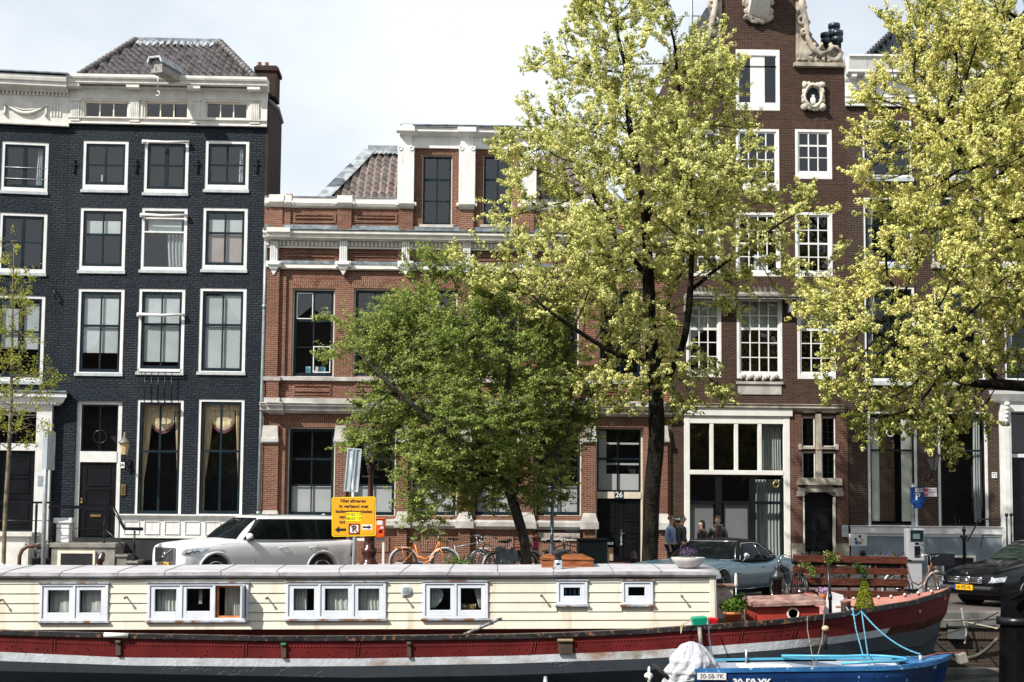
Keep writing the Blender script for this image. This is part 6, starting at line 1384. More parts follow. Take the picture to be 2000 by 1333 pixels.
rope('mooring_rope','grey rope with loose end hanging below the small fender on the hull',[W2(1610,1200,25.0),W2(1606,1250,24.9),W2(1591,1301,23.3)],.010,RGR)
rope('mooring_rope','dark blue twisted ropes hanging from the hull beside the red tub',[W2(1383,1212,25.0),W2(1386,1250,24.9),W2(1395,1305,22.9)],.012,M('navy_rope',(.03,.08,.12),.8))
rope('mooring_rope','pale rope loop over the black rail left of the green tub',[W2(1350,1212,25.1),W2(1330,1222,25.05),W2(1330,1238,25.02),W2(1334,1218,25.0)],.010,M('cream_rope',(.5,.42,.28),.8))
fd=P(1612,1228,24.9); m=MB(); m.ball(fd,.065,8,(1,.8,.8)); fe=m.build('fender',M('tan_fender',(.5,.38,.24),.6,var=.1)); tag(fe,'small tan rubber fender hanging on the red hull below the white board','fender')
m=MB(); p_=P(1612,1240,24.92); m.tube([p_,p_+Vector((0,0,-.25))],.035,7); m.build('fender_strap',RUBBER,fe)
# mooring pile right
mp_=thing('mooring_post','thick tarred black timber mooring post at the right picture edge','mooring post',PG(1992,23.2,WZ)); m=MB(); TARW=M('tarred_timber',(.003,.003,.004),.8,spec=.05,var=.3,scale=5,bump=.5,bscale=8)
zt=P(1990,1155,23.2).z-WZ; m.T=Matrix.Rotation(.03,4,'Y'); m.lathe([(.34,-1),(.33,zt*.6),(.31,zt-.05),(.28,zt)],(0,0,0),12,smooth=False); m.build('timber',TARW,mp_); m=MB(); m.lathe([(.345,zt*.72),(.345,zt*.78)],(0,0,0),12); m.build('iron_band',BLACKP,mp_)
m=MB(); m.tube([P(1975,1170,22.8)-mp_.location,P(2020,1150,22.8)-mp_.location],.04,6); m.build('cross_bar',TARW,mp_)
rope('mooring_rope','thick pale hose-like rope sagging in front of the quay wall to the black post',[W2(1826,1248,28.2),W2(1948,1248,26)],.035,M('pale_hose',(.11,.10,.075),.6,var=.15),sag=.36,n=24)
rope('mooring_rope','thin dark line running from the bow up to the black post',[W2(1826,1243,27.5),W2(1950,1196,24)],.012,RDK,sag=.05)
rope('mooring_rope','frayed white rope hanging from the quay edge in front of the brick wall',[W2(1878,1188,28.4),W2(1882,1212,28.4),W2(1888,1235,28.4),W2(1884,1258,28.4)],.02,CLOTHG)
rope('mooring_rope','pale rope slanting from the quay edge down to the black post',[W2(1885,1215,28.3),W2(1948,1228,26.5)],.015,M('straw_rope',(.4,.36,.25),.8))
ml=thing('boat_gangway','grey aluminium gangway plank lying against the quay edge beside the bow','gangway',P(1850,1225,28.2)); m=MB(); m.tube([(0,0,.0),(1.0,.1,.02)],.02,6); m.tube([(-.1,-.1,.13),(1.0,0,.16)],.02,6); m.tube([(0,0,0),(-.02,0,.15)],.02,6); m.build('rail',M('dull_dark_steel',(.12,.13,.13),.6,metal=.3),ml)
m=MB(); a=P(1866,1240,28.55); m.box(a.x-.14,a.x+.2,a.y-.05,a.y+.1,a.z-.08,a.z+.1); wp=m.build('quay_niche_plate',M('dull_dark_steel',(.12,.13,.13),.6,metal=.3)); tag(wp,'small grey steel plate set into the quay wall under the hanging rope','wall plate')

tp=thing('white_pole','weathered white pole lying on the quay behind the cabin roof at the left edge','pole',P(30,1108,28.9)); m=MB(); m.tube([(-.9,0,.07),(.9,.1,-.05)],.035,8); m.build('pole_shaft',WHITED,tp); m=MB(); m.torus((-.25,0,.03),.05,.015,12,5,axis='x'); m.build('clamp',STEEL,tp)
# ================================================================ cars
def crom(xs,ys,x):
    n=len(xs)
    if x<=xs[0]: return ys[0]
    if x>=xs[-1]: return ys[-1]
    i=max(k for k in range(n-1) if xs[k]<=x); h=xs[i+1]-xs[i]; t=(x-xs[i])/h
    def sl(k):
        if k==0: return (ys[1]-ys[0])/(xs[1]-xs[0])
        if k==n-1: return (ys[-1]-ys[-2])/(xs[-1]-xs[-2])
        a=(ys[k]-ys[k-1])/(xs[k]-xs[k-1]); b=(ys[k+1]-ys[k])/(xs[k+1]-xs[k]); return 0 if a*b<0 else (a+b)/2 if abs(a+b)/2<3*min(abs(a),abs(b)) else 3*min(abs(a),abs(b))*(1 if a>0 else -1)
    m0,m1=sl(i)*h,sl(i+1)*h; t2=t*t;t3=t2*t
    return (2*t3-3*t2+1)*ys[i]+(t3-2*t2+t)*m0+(-2*t3+3*t2)*ys[i+1]+(t3-t2)*m1
import bmesh
def fixn(o):
    b=bmesh.new(); b.from_mesh(o.data); bmesh.ops.remove_doubles(b,verts=b.verts,dist=1e-5); bmesh.ops.recalc_face_normals(b,faces=b.faces); b.to_mesh(o.data); b.free()
class Car:
    # stations: (x, halfwidth, zbottom, zshoulder, ztop, crown)
    def __init__(s,name,label,loc,yaw,st,paint,ring,wheels,wr,track,cat='car'):
        s.o=thing(name,label,cat,loc,(0,0,yaw)); s.st=st; s.paint=paint; s.ring=ring; s.xs=[q[0] for q in st]
        s.wheels=wheels; s.wr=wr; s.track=track
    def q(s,x,k): return crom(s.xs,[a[k] for a in s.st],x)
    SEC=[(0,0,0),(.82,0,.0),(.95,0,.06),(.99,.35,0),(1.0,.62,0),(.985,.86,0),(.95,1.0,0)]
    def sec(s,x):
        hw,zb,zs,zt,cr=[s.q(x,k) for k in range(1,6)]; H=zs-zb
        p=[(hw*a,zb+H*b+c) for a,b,c in s.SEC]+[(hw*.88,zs+(zt-zs)*.6),(hw*.74,zt),(hw*.4,zt+cr*.75),(0,zt+cr)]
        return p
    def ypt(s,x,z):
        p=s.sec(x); p=p[1:8]
        for (a,b),(c,d) in zip(p,p[1:]):
            if b<=z<=d: return a+(c-a)*(z-b)/max(1e-6,d-b)
        return p[-1][0]
    def top(s,x,yf): # z of upper surface at fraction of halfwidth
        p=s.sec(x); y=abs(yf)*p[4][0]
        pp=p[6:]
        for (a,b),(c,d) in zip(pp,pp[1:]):
            if c<=y<=a: return b+(d-b)*(a-y)/max(1e-6,a-c)
        return pp[-1][1]
    def body(s,n=90,archr=None):
        x0,x1=s.xs[0],s.xs[-1]; m=MB(); N_=None
        for i in range(n+1):
            t=i/n; x=x0+(x1-x0)*(.5-.5*cos(PI*t))
            p=s.sec(x); L_=[(x,-y,z) for y,z in p]; R_=[(x,y,z) for y,z in p[-2:0:-1]]; ring=L_+R_; N_=len(ring); m.v+=ring
        for i in range(n):
            for k in range(N_): m.f.append((i*N_+k,(i+1)*N_+k,(i+1)*N_+(k+1)%N_,i*N_+(k+1)%N_)); m.sm.append(True); m.mi.append(0)
        m.f.append(tuple(range(N_))); m.f.append(tuple(n*N_+k for k in range(N_))[::-1]); m.sm+=[True]*2; m.mi+=[0]*2
        b=m.build('body',s.paint,s.o); fixn(b); c=MB(); ar=archr or s.wr+.06
        for wx in s.wheels:
            for sg in (-1,1): c.lathe([(ar,-.19),(ar,.6)] if sg>0 else [(ar,-.6),(ar,.19)],(wx,sg*s.track,s.wr),32,axis='y')
        co=c.build('cutter',RUBBER); fixn(co); co.location=(0,0,0); co.data.update()
        bw=b.modifiers.new('b','BOOLEAN'); bw.object=co; bw.operation='DIFFERENCE'; bw.solver='EXACT'; b.parent=None; b.matrix_world=Matrix()
        bpy.context.view_layer.update(); bake_mods(b); b.parent=s.o; b.matrix_parent_inverse=Matrix(); bpy.data.objects.remove(co)
        s.b=b
        m=MB()
        for wx in s.wheels:
            for sg in (-1,1): m.lathe([(.01,-.01),(ar+.005,-.01),(ar+.005,.01),(.01,.01)],(wx,sg*(s.track-.2),s.wr),28,axis='y')
        m.box(x0+.5,x1-.5,-s.track+.25,s.track-.25,s.q(0,2)-.1,s.q(0,2)+.02)
        m.build('underbody',RUBBER,s.o)
        return b
    def wheel_all(s,rimmat,spokes=5,hub=.62):
        for wx in s.wheels:
            for sg in (-1,1):
                c=(wx,sg*(s.track-.02),s.wr); r=s.wr; m=MB(); m.lathe([(r*.66,-.1),(r*.93,-.105),(r,-.07),(r,.07),(r*.93,.105),(r*.66,.1)],c,32,axis='y'); w=m.build('wheel',RUBBER,s.o)
                m=MB(); y=c[1]+sg*.06
                m.torus((c[0],y+sg*.03,c[2]),r*.66,.018,28,6); m.lathe([(.05,-.03),(.06,.03)],(c[0],y,c[2]),12,axis='y')
                for k in range(spokes):
                    a=2*PI*k/spokes+.3; d=(cos(a),sin(a)); e=(-d[1],d[0]); w_=.05
                    p=lambda f,h: (c[0]+d[0]*r*f+e[0]*h,y+sg*.02,c[2]+d[1]*r*f+e[1]*h)
                    q=[p(.1,-w_),p(.1,w_),p(.66,w_*.8),p(.66,-w_*.8)]; q2=[(a_,b_-sg*.03,c_) for a_,b_,c_ in q]
                    m.add(q+q2,[(0,1,2,3),(7,6,5,4),(0,4,5,1),(1,5,6,2),(2,6,7,3),(3,7,4,0)])
                m.build('rim',rimmat,w); m=MB(); m.lathe([(.0,-.02),(r*.66,-.02)],(c[0],y-sg*.03,c[2]),20,axis='y'); m.build('brake_disc',RUBBER,w)
    # greenhouse ring: dict z0,z1,xf0,xr0,b0,xf1,xr1,b1,n,crown
    def rp(s,v):
        g=s.ring; e=v+.10*sin(PI*v)*g.get('bulge',1)
        L_=lambda a,b:a+(b-a)*v; Lb=lambda a,b:a+(b-a)*(v-.12*sin(PI*v)*g.get('bulge',1))
        return L_(g['z0'],g['z1']),Lb(g['xf0'],g['xf1']),Lb(g['xr0'],g['xr1']),Lb(g['b0'],g['b1'])
    def side(s,x,v,off=0,sg=-1):
        z,xf,xr,b=s.rp(v); n=s.ring['n']; xc=(xf+xr)/2; a=(xr-xf)/2; u=min(.999,abs((x-xc)/a)); return (x,sg*(b*(1-u**n)**(1/n)+off),z)
    def front(s,yf,v,off=0,rear=False):
        z,xf,xr,b=s.rp(v); n=s.ring['n']; xc=(xf+xr)/2; a=(xr-xf)/2; u=abs(yf); X=a*(1-u**n)**(1/n)+off; return (xc+(X if rear else -X),b*yf,z+off*.5)
    def cabin(s,mat,n=64,rows=10,roofmat=None,roofv=None):
        m=MB(); g=s.ring
        for j in range(rows+1):
            v=j/rows; z,xf,xr,b=s.rp(v); xc=(xf+xr)/2; a=(xr-xf)/2; e=2/g['n']
            for k in range(n): th=2*PI*k/n; c_,s_=cos(th),sin(th); m.v.append((xc+a*math.copysign(abs(c_)**e,c_),b*math.copysign(abs(s_)**e,s_),z))
        z,xf,xr,b=s.rp(1); xc=(xf+xr)/2; a=(xr-xf)/2; e=2/g['n']; cr=g['crown']
        for j in range(1,7):
            f=1-j/6*.98; 
            for k in range(n): th=2*PI*k/n; c_,s_=cos(th),sin(th); m.v.append((xc+a*f*math.copysign(abs(c_)**e,c_),b*f*math.copysign(abs(s_)**e,s_),z+cr*(1-f**2.2)))
        R_=rows+6
        for j in range(R_):
            for k in range(n): m.f.append((j*n+k,j*n+(k+1)%n,(j+1)*n+(k+1)%n,(j+1)*n+k)); m.sm.append(True); m.mi.append(1 if roofmat and j>=(rows if roofv is None else roofv) else 0)
        m.f.append(tuple(R_*n+k for k in range(n))); m.sm.append(True); m.mi.append(1 if roofmat else 0)
        return m.build('cabin',[mat]+([roofmat] if roofmat else []),s.o)
    def patch_side(s,x0b,x1b,x0t,x1t,v0,v1,mat,name='side_window',off=.008,sg=-1,r=.0,parent=None):
        m=MB()
        def fn(u,w):
            v=v0+(v1-v0)*w; a=x0b+(x0t-x0b)*w; b=x1b+(x1t-x1b)*w
            return s.side(a+(b-a)*u,v,off,sg)
        m.grid(fn,24,8); return m.build(name,mat,parent or s.o)
    def patch_front(s,y0,y1,v0,v1,mat,name='windscreen',off=.008,rear=False,yt=None):
        m=MB(); yt=yt or (y0,y1)
        def fn(u,w):
            v=v0+(v1-v0)*w; a=y0+(yt[0]-y0)*w; b=y1+(yt[1]-y1)*w; return s.front(a+(b-a)*u,v,off,rear)
        m.grid(fn,24,10); return m.build(name,mat,s.o)
    def seam(s,pts,mat,name='panel_gap',r=.005,off=.001,parent=None):
        m=MB(); m.tube([(x,-(s.ypt(x,z)+off),z) for x,z in pts],r,5); return m.build(name,mat,parent or s.b)
CGL=M('tinted_car_glass',(.006,.008,.009),.03,var=.2,spec=.06)
GAP=M('panel_gap_black',(.03,.03,.03),.8)
PLY=M('yellow_plate',(.75,.40,.01),.4,var=.03)
TAILR=M('red_tail_lamp',(.30,.01,.012),.15,spec=.8)
LAMP=M('head_lamp_glass',(.55,.58,.62),.08,var=.3,scale=20,spec=.8,metal=.3)
DPL=M('dark_plastic',(.035,.035,.038),.6)
def plate(car,txt,x,y,z,w=.5,parent=None,tilt=0,ry=0):
    m=MB(); m.T=Matrix.Translation((x,y,z))@Matrix.Rotation(ry,4,'Z'); m.box(-.008,.008,-w/2,w/2,-.055,.055); p=m.build('number_plate',PLY,car.o)
    m=MB(); m.T=Matrix.Translation((x,y,z))@Matrix.Rotation(ry,4,'Z'); m.box(-.012,-.008,w/2-.045,w/2,-.055,.055); m.build('plate_band',M('eu_blue',(.01,.05,.4),.4),p)
    text_mesh(txt,.095,'plate_text',BLACKP,p,(x-.011,y-.02,z),rot=(PI/2,0,-PI/2+ry),bold=.002,sx=1.02)
    return p
# ---------------- white SUV
PWH=M('white_car_paint',(.66,.665,.675),.3,var=.02,coat=.2,spec=.3)
sv=Car('white_suv','white SUV parked diagonally between the dark house and the yellow sign','x',0,[(0,0,0,0,0,0)],PWH,{},(0,),.3,.8) if False else None
c0=PG(500,37.6,0)
SV=Car('parked_car','white SUV parked diagonally on the street, left of the yellow sign',c0,rad(39),
 [(-2.47,.74,.38,.84,.92,.02),(-2.44,.84,.30,.90,.98,.02),(-2.33,.90,.25,.95,1.035,.03),(-2.05,.93,.24,.99,1.075,.035),(-1.6,.955,.24,1.03,1.12,.04),(-.95,.96,.24,1.06,1.165,.03),(-.3,.96,.24,1.06,1.12,.02),(.6,.96,.24,1.07,1.12,.02),(1.4,.96,.24,1.09,1.14,.02),(2.1,.94,.28,1.10,1.15,.02),(2.38,.88,.34,1.08,1.13,.02),(2.47,.78,.42,1.0,1.05,.01)],
 PWH,dict(z0=1.10,z1=1.71,xf0=-1.25,xr0=2.44,b0=.885,xf1=-.42,xr1=2.24,b1=.675,n=5,crown=.07,bulge=.8),(-1.60,1.385),.375,.83)
SV.body(archr=.43); SV.wheel_all(CHROME,5); cb=SV.cabin(PWH)
SV.patch_front(-.86,.86,.06,.96,CGL,yt=(-.84,.84)); SV.patch_front(-.85,.85,.2,.92,CGL,name='rear_window',rear=True)
for sg in (-1,1):
    SV.patch_side(-.80,.38,-.30,.38,.10,.88,CGL,sg=sg); SV.patch_side(.46,1.22,.46,1.22,.10,.90,CGL,sg=sg); SV.patch_side(1.30,2.18,1.30,1.98,.10,.88,CGL,sg=sg)
    SV.patch_side(-.86,2.24,-.38,2.04,.05,.915,M('gloss_black_pillar',(.015,.015,.016),.15),name='pillar_trim',off=.003,sg=sg)
m=MB(); m.tube([SV.side(x,.06,.012) for x in [-.85+i*.1 for i in range(31)]],.008,5); m.build('waist_trim',CHROME,cb)
m=MB(); m.tube([(x,-.6,1.765-.02*abs(x-.9)**2) for x in [-.1+i*.1 for i in range(20)]],.016,6); m.build('roof_rail',CHROME,cb)
m=MB(); m.grid(lambda u,v:(-.0+1.2*u,-.5+v,1.774-.012*(2*v-1)**2+.004*sin(PI*u)),8,8); m.build('glass_sunroof',CGL,cb)
m=MB(); m.add([(1.85,-.03,1.76),(2.0,-.03,1.76),(2.0,.03,1.76),(1.85,.03,1.76),(1.97,0,1.81)],[(0,1,4),(1,2,4),(2,3,4),(3,0,4)]); m.build('roof_antenna',PWH,cb)
SV.seam([(-.52,1.07),(-.55,.9),(-.56,.6),(-.5,.34)],GAP); SV.seam([(.42,1.08),(.42,.34)],GAP); SV.seam([(1.25,1.09),(1.22,.95),(1.05,.7),(.98,.4)],GAP); SV.seam([(-2.0,1.0),(-1.4,1.045),(-.95,1.075)],GAP,r=.004)
SV.seam([(-1.15,.28),(0,.28),(.95,.28)],DPL,name='sill_trim',r=.035,off=-.02)
for x in (.22,1.08):
    m=MB(); y=-(SV.ypt(x,.95)+.03); m.tube([(x-.11,y+.02,.95),(x-.09,y,.95),(x+.09,y,.95),(x+.11,y+.02,.95)],.016,6); m.build('door_handle',PWH,SV.b)
for wx in SV.wheels:
    m=MB(); y=-(SV.ypt(wx,.7)-.002); m.torus((wx,y,.375),.47,.022,30,6,arc=(-.1,PI+.1)); m.build('arch_trim',PWH,SV.b)
m=MB(); p=SV.side(-.72,.08,0); m.ball((p[0]-.02,p[1]-.14,p[2]+.08),.11,8,(.75,1.1,.75)); m.box(p[0]-.03,p[0]+.03,p[1]-.12,p[1]-.0,p[2]-.03,p[2]+.03); mr=m.build('door_mirror',PWH,cb,bevel=0)
m=MB(); m.box(p[0]-.06,p[0]+.05,p[1]-.2,p[1]-.04,p[2]-.03,p[2]+.01); m.build('mirror_base',BLACKP,mr)
# front: grille, badge, lamps
fx=-2.47
m=MB(); m.box(fx-.03,fx+.06,-.5,.5,.60,.94); gr=m.build('grille',M('black_grille_back',(.01,.01,.011),.7,spec=.1),SV.o,bevel=.02)
m=MB()
for k in range(19): y=-.48+k*.96/18; m.box(fx-.05,fx-.028,y-.009,y+.009,.61,.93)
m.box(fx-.055,fx-.02,-.52,.52,.93,.955); m.box(fx-.055,fx-.02,-.52,.52,.585,.61); m.box(fx-.055,fx-.02,-.52,-.5,.61,.93); m.box(fx-.055,fx-.02,.5,.52,.61,.93); m.build('grille_bars',M('satin_grille_bar',(.24,.24,.25),.35,metal=.6),gr)
m=MB(); m.tube([(fx-.06,.38,.64),(fx-.06,-.38,.9)],.014,6); m.torus((fx-.065,0,.77),.065,.014,20,6,axis='x'); m.build('badge',CHROME,gr); m=MB(); m.lathe([(0,-.004),(.05,-.004)],(fx-.068,0,.77),16,axis='x'); m.build('badge_centre',M('badge_blue',(.02,.05,.35),.3),gr)
def wrap(car,x0,z0,x1,z1,x2,z2,x3,z3,mat,name,off=.006,sg=-1,parent=None):
    m=MB()
    def fn(u,w):
        xa=x0+(x3-x0)*w; xb=x1+(x2-x1)*w; za=z0+(z3-z0)*w; zb=z1+(z2-z1)*w; x=xa+(xb-xa)*u; z=za+(zb-za)*u; return (x-off,sg*(car.ypt(x,z)+off),z)
    m.grid(fn,24,6); return m.build(name,mat,parent or car.o)
hl=[]
for sg in (-1,1):
    h=wrap(SV,-2.45,.77,-1.98,.86,-1.78,.955,-2.44,.93,LAMP,'headlight',sg=sg,off=.008)
    m=MB()
    def hp_(x,z,o=.016): return (x-o,sg*(SV.ypt(x,z)+o),z)
    m.tube([hp_(-2.45,.82),hp_(-2.36,.83),hp_(-2.22,.855),hp_(-2.05,.885)],.012,5); m.build('daylight_strip',BLACKP,h)
wrap(SV,-2.44,.43,-2.26,.40,-2.26,.45,-2.44,.50,BLACKP,'lower_intake',off=.006)
m=MB(); m.box(fx-.03,fx+.06,-.52,.52,.40,.52); m.build('bumper_intake',BLACKP,SV.o,bevel=.01); m=MB(); m.box(fx-.05,fx+.05,-.6,.6,.33,.38); m.build('skid_plate',CHROME,SV.o,bevel=.01)
plate(SV,'JT-534-F',fx-.05,.0,.54)
wrap(SV,2.2,.72,2.44,.72,2.44,1.1,2.3,1.1,TAILR,'tail_light')
m=MB(); 
for z in (1.1,1.3,1.5): pass
SV.o.scale=(1.035,)*3
# ---------------- muscle car
PBL=M('steel_blue_car_paint',(.08,.15,.19),.25,var=.05,coat=.4); VIN=M('black_vinyl_roof',(.008,.008,.008),.7,spec=.15,var=.2,bump=.2)
c0=PG(1396,32.6,0)
MC=Car('classic_car','pale blue classic american coupe with black vinyl roof parked diagonally on the quay',c0,rad(55),
 [(-2.62,.80,.30,.66,.70,.01),(-2.55,.88,.27,.70,.77,.02),(-2.2,.93,.26,.745,.82,.035),(-1.55,.965,.26,.77,.86,.04),(-.9,.96,.25,.78,.88,.035),(-.3,.95,.24,.785,.86,.01),(.4,.935,.24,.79,.86,.01),(.85,.94,.24,.80,.87,.01),(1.3,.965,.25,.84,.905,.02),(1.7,.965,.26,.83,.91,.03),(2.2,.93,.30,.79,.875,.03),(2.5,.88,.34,.75,.82,.02),(2.6,.8,.38,.68,.74,.01)],
 PBL,dict(z0=.86,z1=1.28,xf0=-.92,xr0=1.78,b0=.86,xf1=-.12,xr1=.92,b1=.63,n=4.2,crown=.06,bulge=1),(-1.52,1.36),.345,.80)
MC.body(archr=.385); MC.wheel_all(CHROME,8); cb=MC.cabin(PBL,roofmat=VIN,roofv=0)
MC.patch_front(-.86,.86,.10,.93,CGL,yt=(-.84,.84)); MC.patch_front(-.75,.75,.25,.85,CGL,name='rear_window',rear=True)
for sg in (-1,1):
    MC.patch_side(-.42,.52,-.02,.42,.10,.84,CGL,sg=sg); MC.patch_side(.56,1.02,.47,.66,.10,.84,CGL,sg=sg)
m=MB(); 
m.tube([MC.side(-.47,.05,.012),MC.side(-.06,.88,.012),MC.side(.3,.9,.012),MC.side(.64,.88,.012),MC.side(.9,.5,.012),MC.side(1.08,.06,.012)],.011,6); m.tube([MC.side(.54,.08,.012),MC.side(.445,.86,.012)],.008,5)
m.build('window_trim',CHROME,cb); m=MB(); m.tube([MC.front(y,.05,.012) for y in [-.93+i*.0775 for i in range(25)]],.010,5); m.tube([MC.front(y,.96,.012) for y in [-.88+i*.0733 for i in range(25)]],.010,5); m.tube([MC.front(-.91,.05,.014),MC.front(-.89,.5,.014),MC.front(-.88,.96,.014)],.012,5); m.build('windscreen_trim',CHROME,cb)
MC.seam([(-.62,.84),(-.64,.6),(-.58,.3)],GAP,r=.004); MC.seam([(.70,.85),(.70,.6),(.62,.3)],GAP,r=.004)
MC.seam([(-2.3,.56),(-1,.55),(0,.54),(.9,.53),(1.6,.55),(2.3,.56)],PBL,name='body_crease',r=.008,off=-.003); 
MC.seam([(-1.05,.29),(0,.27),(.9,.28)],CHROME,name='sill_trim',r=.015,off=-.0)
m=MB(); y=-(MC.ypt(.5,.72)+.012); m.box(.42,.56,y-.012,y+.01,.71,.73); m.build('door_handle',CHROME,MC.b)
m=MB()
for k in range(5): m.box(-1.02+k*.065,-.975+k*.065,-(MC.ypt(-.9,.6)+.004),-(MC.ypt(-.9,.6)-.01),.595,.615)
build_split(m,'fender_badge',BLACKP,MC.b,gap=.002)
for wx in MC.wheels:
    m=MB(); m.torus((wx,-(MC.ypt(wx,.6)+.0),.345),.39,.012,30,6,arc=(-.05,PI+.05)); m.build('arch_trim',CHROME,MC.b)
m=MB(); p=MC.side(-.42,.06,.03); m.lathe([(.01,-.05),(.05,-.045),(.07,0),(.072,.02),(.0,.022)],(p[0],p[1]-.09,p[2]+.09),16,axis='x'); m.tube([(p[0],p[1]-.09,p[2]+.04),(p[0]-.02,p[1]+.0,p[2]-.03)],.014,6); m.build('door_mirror',CHROME,cb)
MC.o.scale=(1.07,1.07,1.04)
m=MB(); m.box(-2.66,-2.58,-.86,.86,.42,.52); m.build('bumper',CHROME,MC.o,bevel=.02); m=MB(); m.box(2.56,2.66,-.82,.82,.42,.52); m.build('bumper',CHROME,MC.o,bevel=.02)
m=MB(); m.box(-2.63,-2.58,-.8,.8,.54,.67); g=m.build('grille',M('dark_grille_back',(.06,.06,.065),.5),MC.o); 
for y in (-.7,-.52,.52,.7):
    m=MB(); m.lathe([(0,-.03),(.075,-.02),(.08,.0)],(-2.63,y,.61),16,axis='x'); m.build('headlight',LAMP,MC.o)
# ---------------- black saloon
PBK=M('black_car_paint',(.004,.005,.007),.15,var=.1,coat=.2,spec=.3)
c0=PG(2030,31.9,0)
SB=Car('parked_car','black saloon car with yellow plate at the quay edge, behind the black mooring post',c0,rad(30),
 [(-2.30,.56,.36,.56,.62,.02),(-2.26,.68,.28,.60,.68,.02),(-2.12,.80,.24,.66,.75,.03),(-1.8,.87,.22,.74,.84,.04),(-1.35,.88,.22,.80,.91,.045),(-.85,.88,.22,.86,.97,.04),(-.2,.88,.22,.88,.95,.01),(.8,.88,.22,.90,.96,.01),(1.5,.87,.24,.93,1.0,.02),(2.1,.80,.3,.93,1.0,.02),(2.3,.7,.36,.88,.94,.01)],
 PBK,dict(z0=.94,z1=1.38,xf0=-1.05,xr0=1.75,b0=.80,xf1=-.25,xr1=.85,b1=.58,n=4,crown=.06),(-1.38,1.3),.32,.76)
SB.body(archr=.36); SB.wheel_all(CHROME,5); cb=SB.cabin(PBK)
SB.patch_front(-.87,.87,.05,.95,M('greenish_windscreen',(.012,.022,.018),.03,spec=.7),yt=(-.86,.86)); SB.patch_front(-.8,.8,.1,.9,CGL,name='rear_window',rear=True)
for sg in (-1,1): SB.patch_side(-.55,.4,.02,.4,.1,.88,CGL,sg=sg); SB.patch_side(.46,1.2,.46,.8,.1,.88,CGL,sg=sg)
fx=-2.30
m=MB(); m.box(fx-.03,fx+.06,-.12,.12,.50,.62); m.box(fx-.02,fx+.06,-.44,-.17,.52,.61); m.box(fx-.02,fx+.06,.17,.44,.52,.61); build_split(m,'grille',M('dark_grille_back',(.06,.06,.065),.5),SB.o,bevel=.01)
m=MB()
def ro(y0,y1,z0,z1,x): m.tube([(x,y0,z0),(x,y1,z0),(x,y1,z1),(x,y0,z1),(x,y0,z0)],.011,6)
ro(-.13,.13,.49,.63,fx-.04); ro(-.46,-.16,.51,.62,fx-.03); ro(.16,.46,.51,.62,fx-.03)
for z in (.55,.58): m.tube([(fx-.035,-.45,z),(fx-.035,-.17,z)],.006,5); m.tube([(fx-.035,.17,z),(fx-.035,.45,z)],.006,5); m.tube([(fx-.045,-.12,z),(fx-.045,.12,z)],.006,5)
build_split(m,'grille_trim',CHROME,SB.o,gap=.01)
for sg in (-1,1): wrap(SB,-2.29,.52,-2.05,.55,-1.98,.66,-2.25,.62,LAMP,'headlight',sg=sg,off=.012)
m=MB(); m.box(fx-.06,fx+.1,-.7,.7,.36,.44); m.build('bumper',DPL,SB.o,bevel=.03); plate(SB,'61-PZ-VL',fx-.075,0,.41)
m=MB(); m.lathe([(0,-.003),(.04,0)],(fx+.02,0,.70),14,axis='x'); m.build('badge',CHROME,SB.b)
m=MB(); p=SB.side(-.45,.1,0); m.ball((p[0]-.02,p[1]-.12,p[2]+.06),.09,7,(.7,1.1,.7)); m.build('door_mirror',PBK,cb)
m=MB()
for y in (-.25,.3): m.tube([SB.front(y-.35,.06,.02),SB.front(y,.14,.02),SB.front(y+.25,.1,.02)],.008,5)
build_split(m,'wiper',BLACKP,cb,gap=.001)
# ================================================================ trees
def in_poly(px,py,poly):
    c=np.zeros(px.shape,bool); n=len(poly)
    for i in range(n):
        x1,y1=poly[i]; x2,y2=poly[(i+1)%n]
        k=((y1>py)!=(y2>py)); xx=(x2-x1)*(py-y1)/((y2-y1)+1e-9)+x1; c^=k&(px<xx)
    return c
def edge_dist(px,py,poly):
    d=np.full(px.shape,1e9); n=len(poly)
    for i in range(n):
        a=np.array(poly[i],float); b=np.array(poly[(i+1)%n],float); ab=b-a; t=np.clip(((px-a[0])*ab[0]+(py-a[1])*ab[1])/(ab@ab+1e-9),0,1)
        d=np.minimum(d,np.hypot(px-a[0]-t*ab[0],py-a[1]-t*ab[1]))
    return d
def attractors(poly,Y0,N,R,seed,dens=None,thr=-.12,ns=.75,bias=(-1,1)):
    g=np.random.default_rng(seed); P_=np.array(poly); lo=P_.min(0); hi=P_.max(0); out=[]; s=FPX/Y0
    while len(out)<N:
        q=g.uniform(lo,hi,(4000,2)); k=in_poly(q[:,0],q[:,1],poly); q=q[k]; d=edge_dist(q[:,0],q[:,1],poly)/s
        T=np.minimum(R,.35+1.1*d); dy=g.uniform(bias[0],bias[1],len(q))*T
        for (x,y),w in zip(q,dy):
            p=P(x,y,Y0+w); v=Vector((p.x,Y0+w,p.z))
            if noise.noise(v*ns)<thr: continue
            if dens is not None and g.random()>dens(x,y): continue
            out.append((v.x,v.y,v.z))
            if len(out)>=N: break
    return np.array(out)
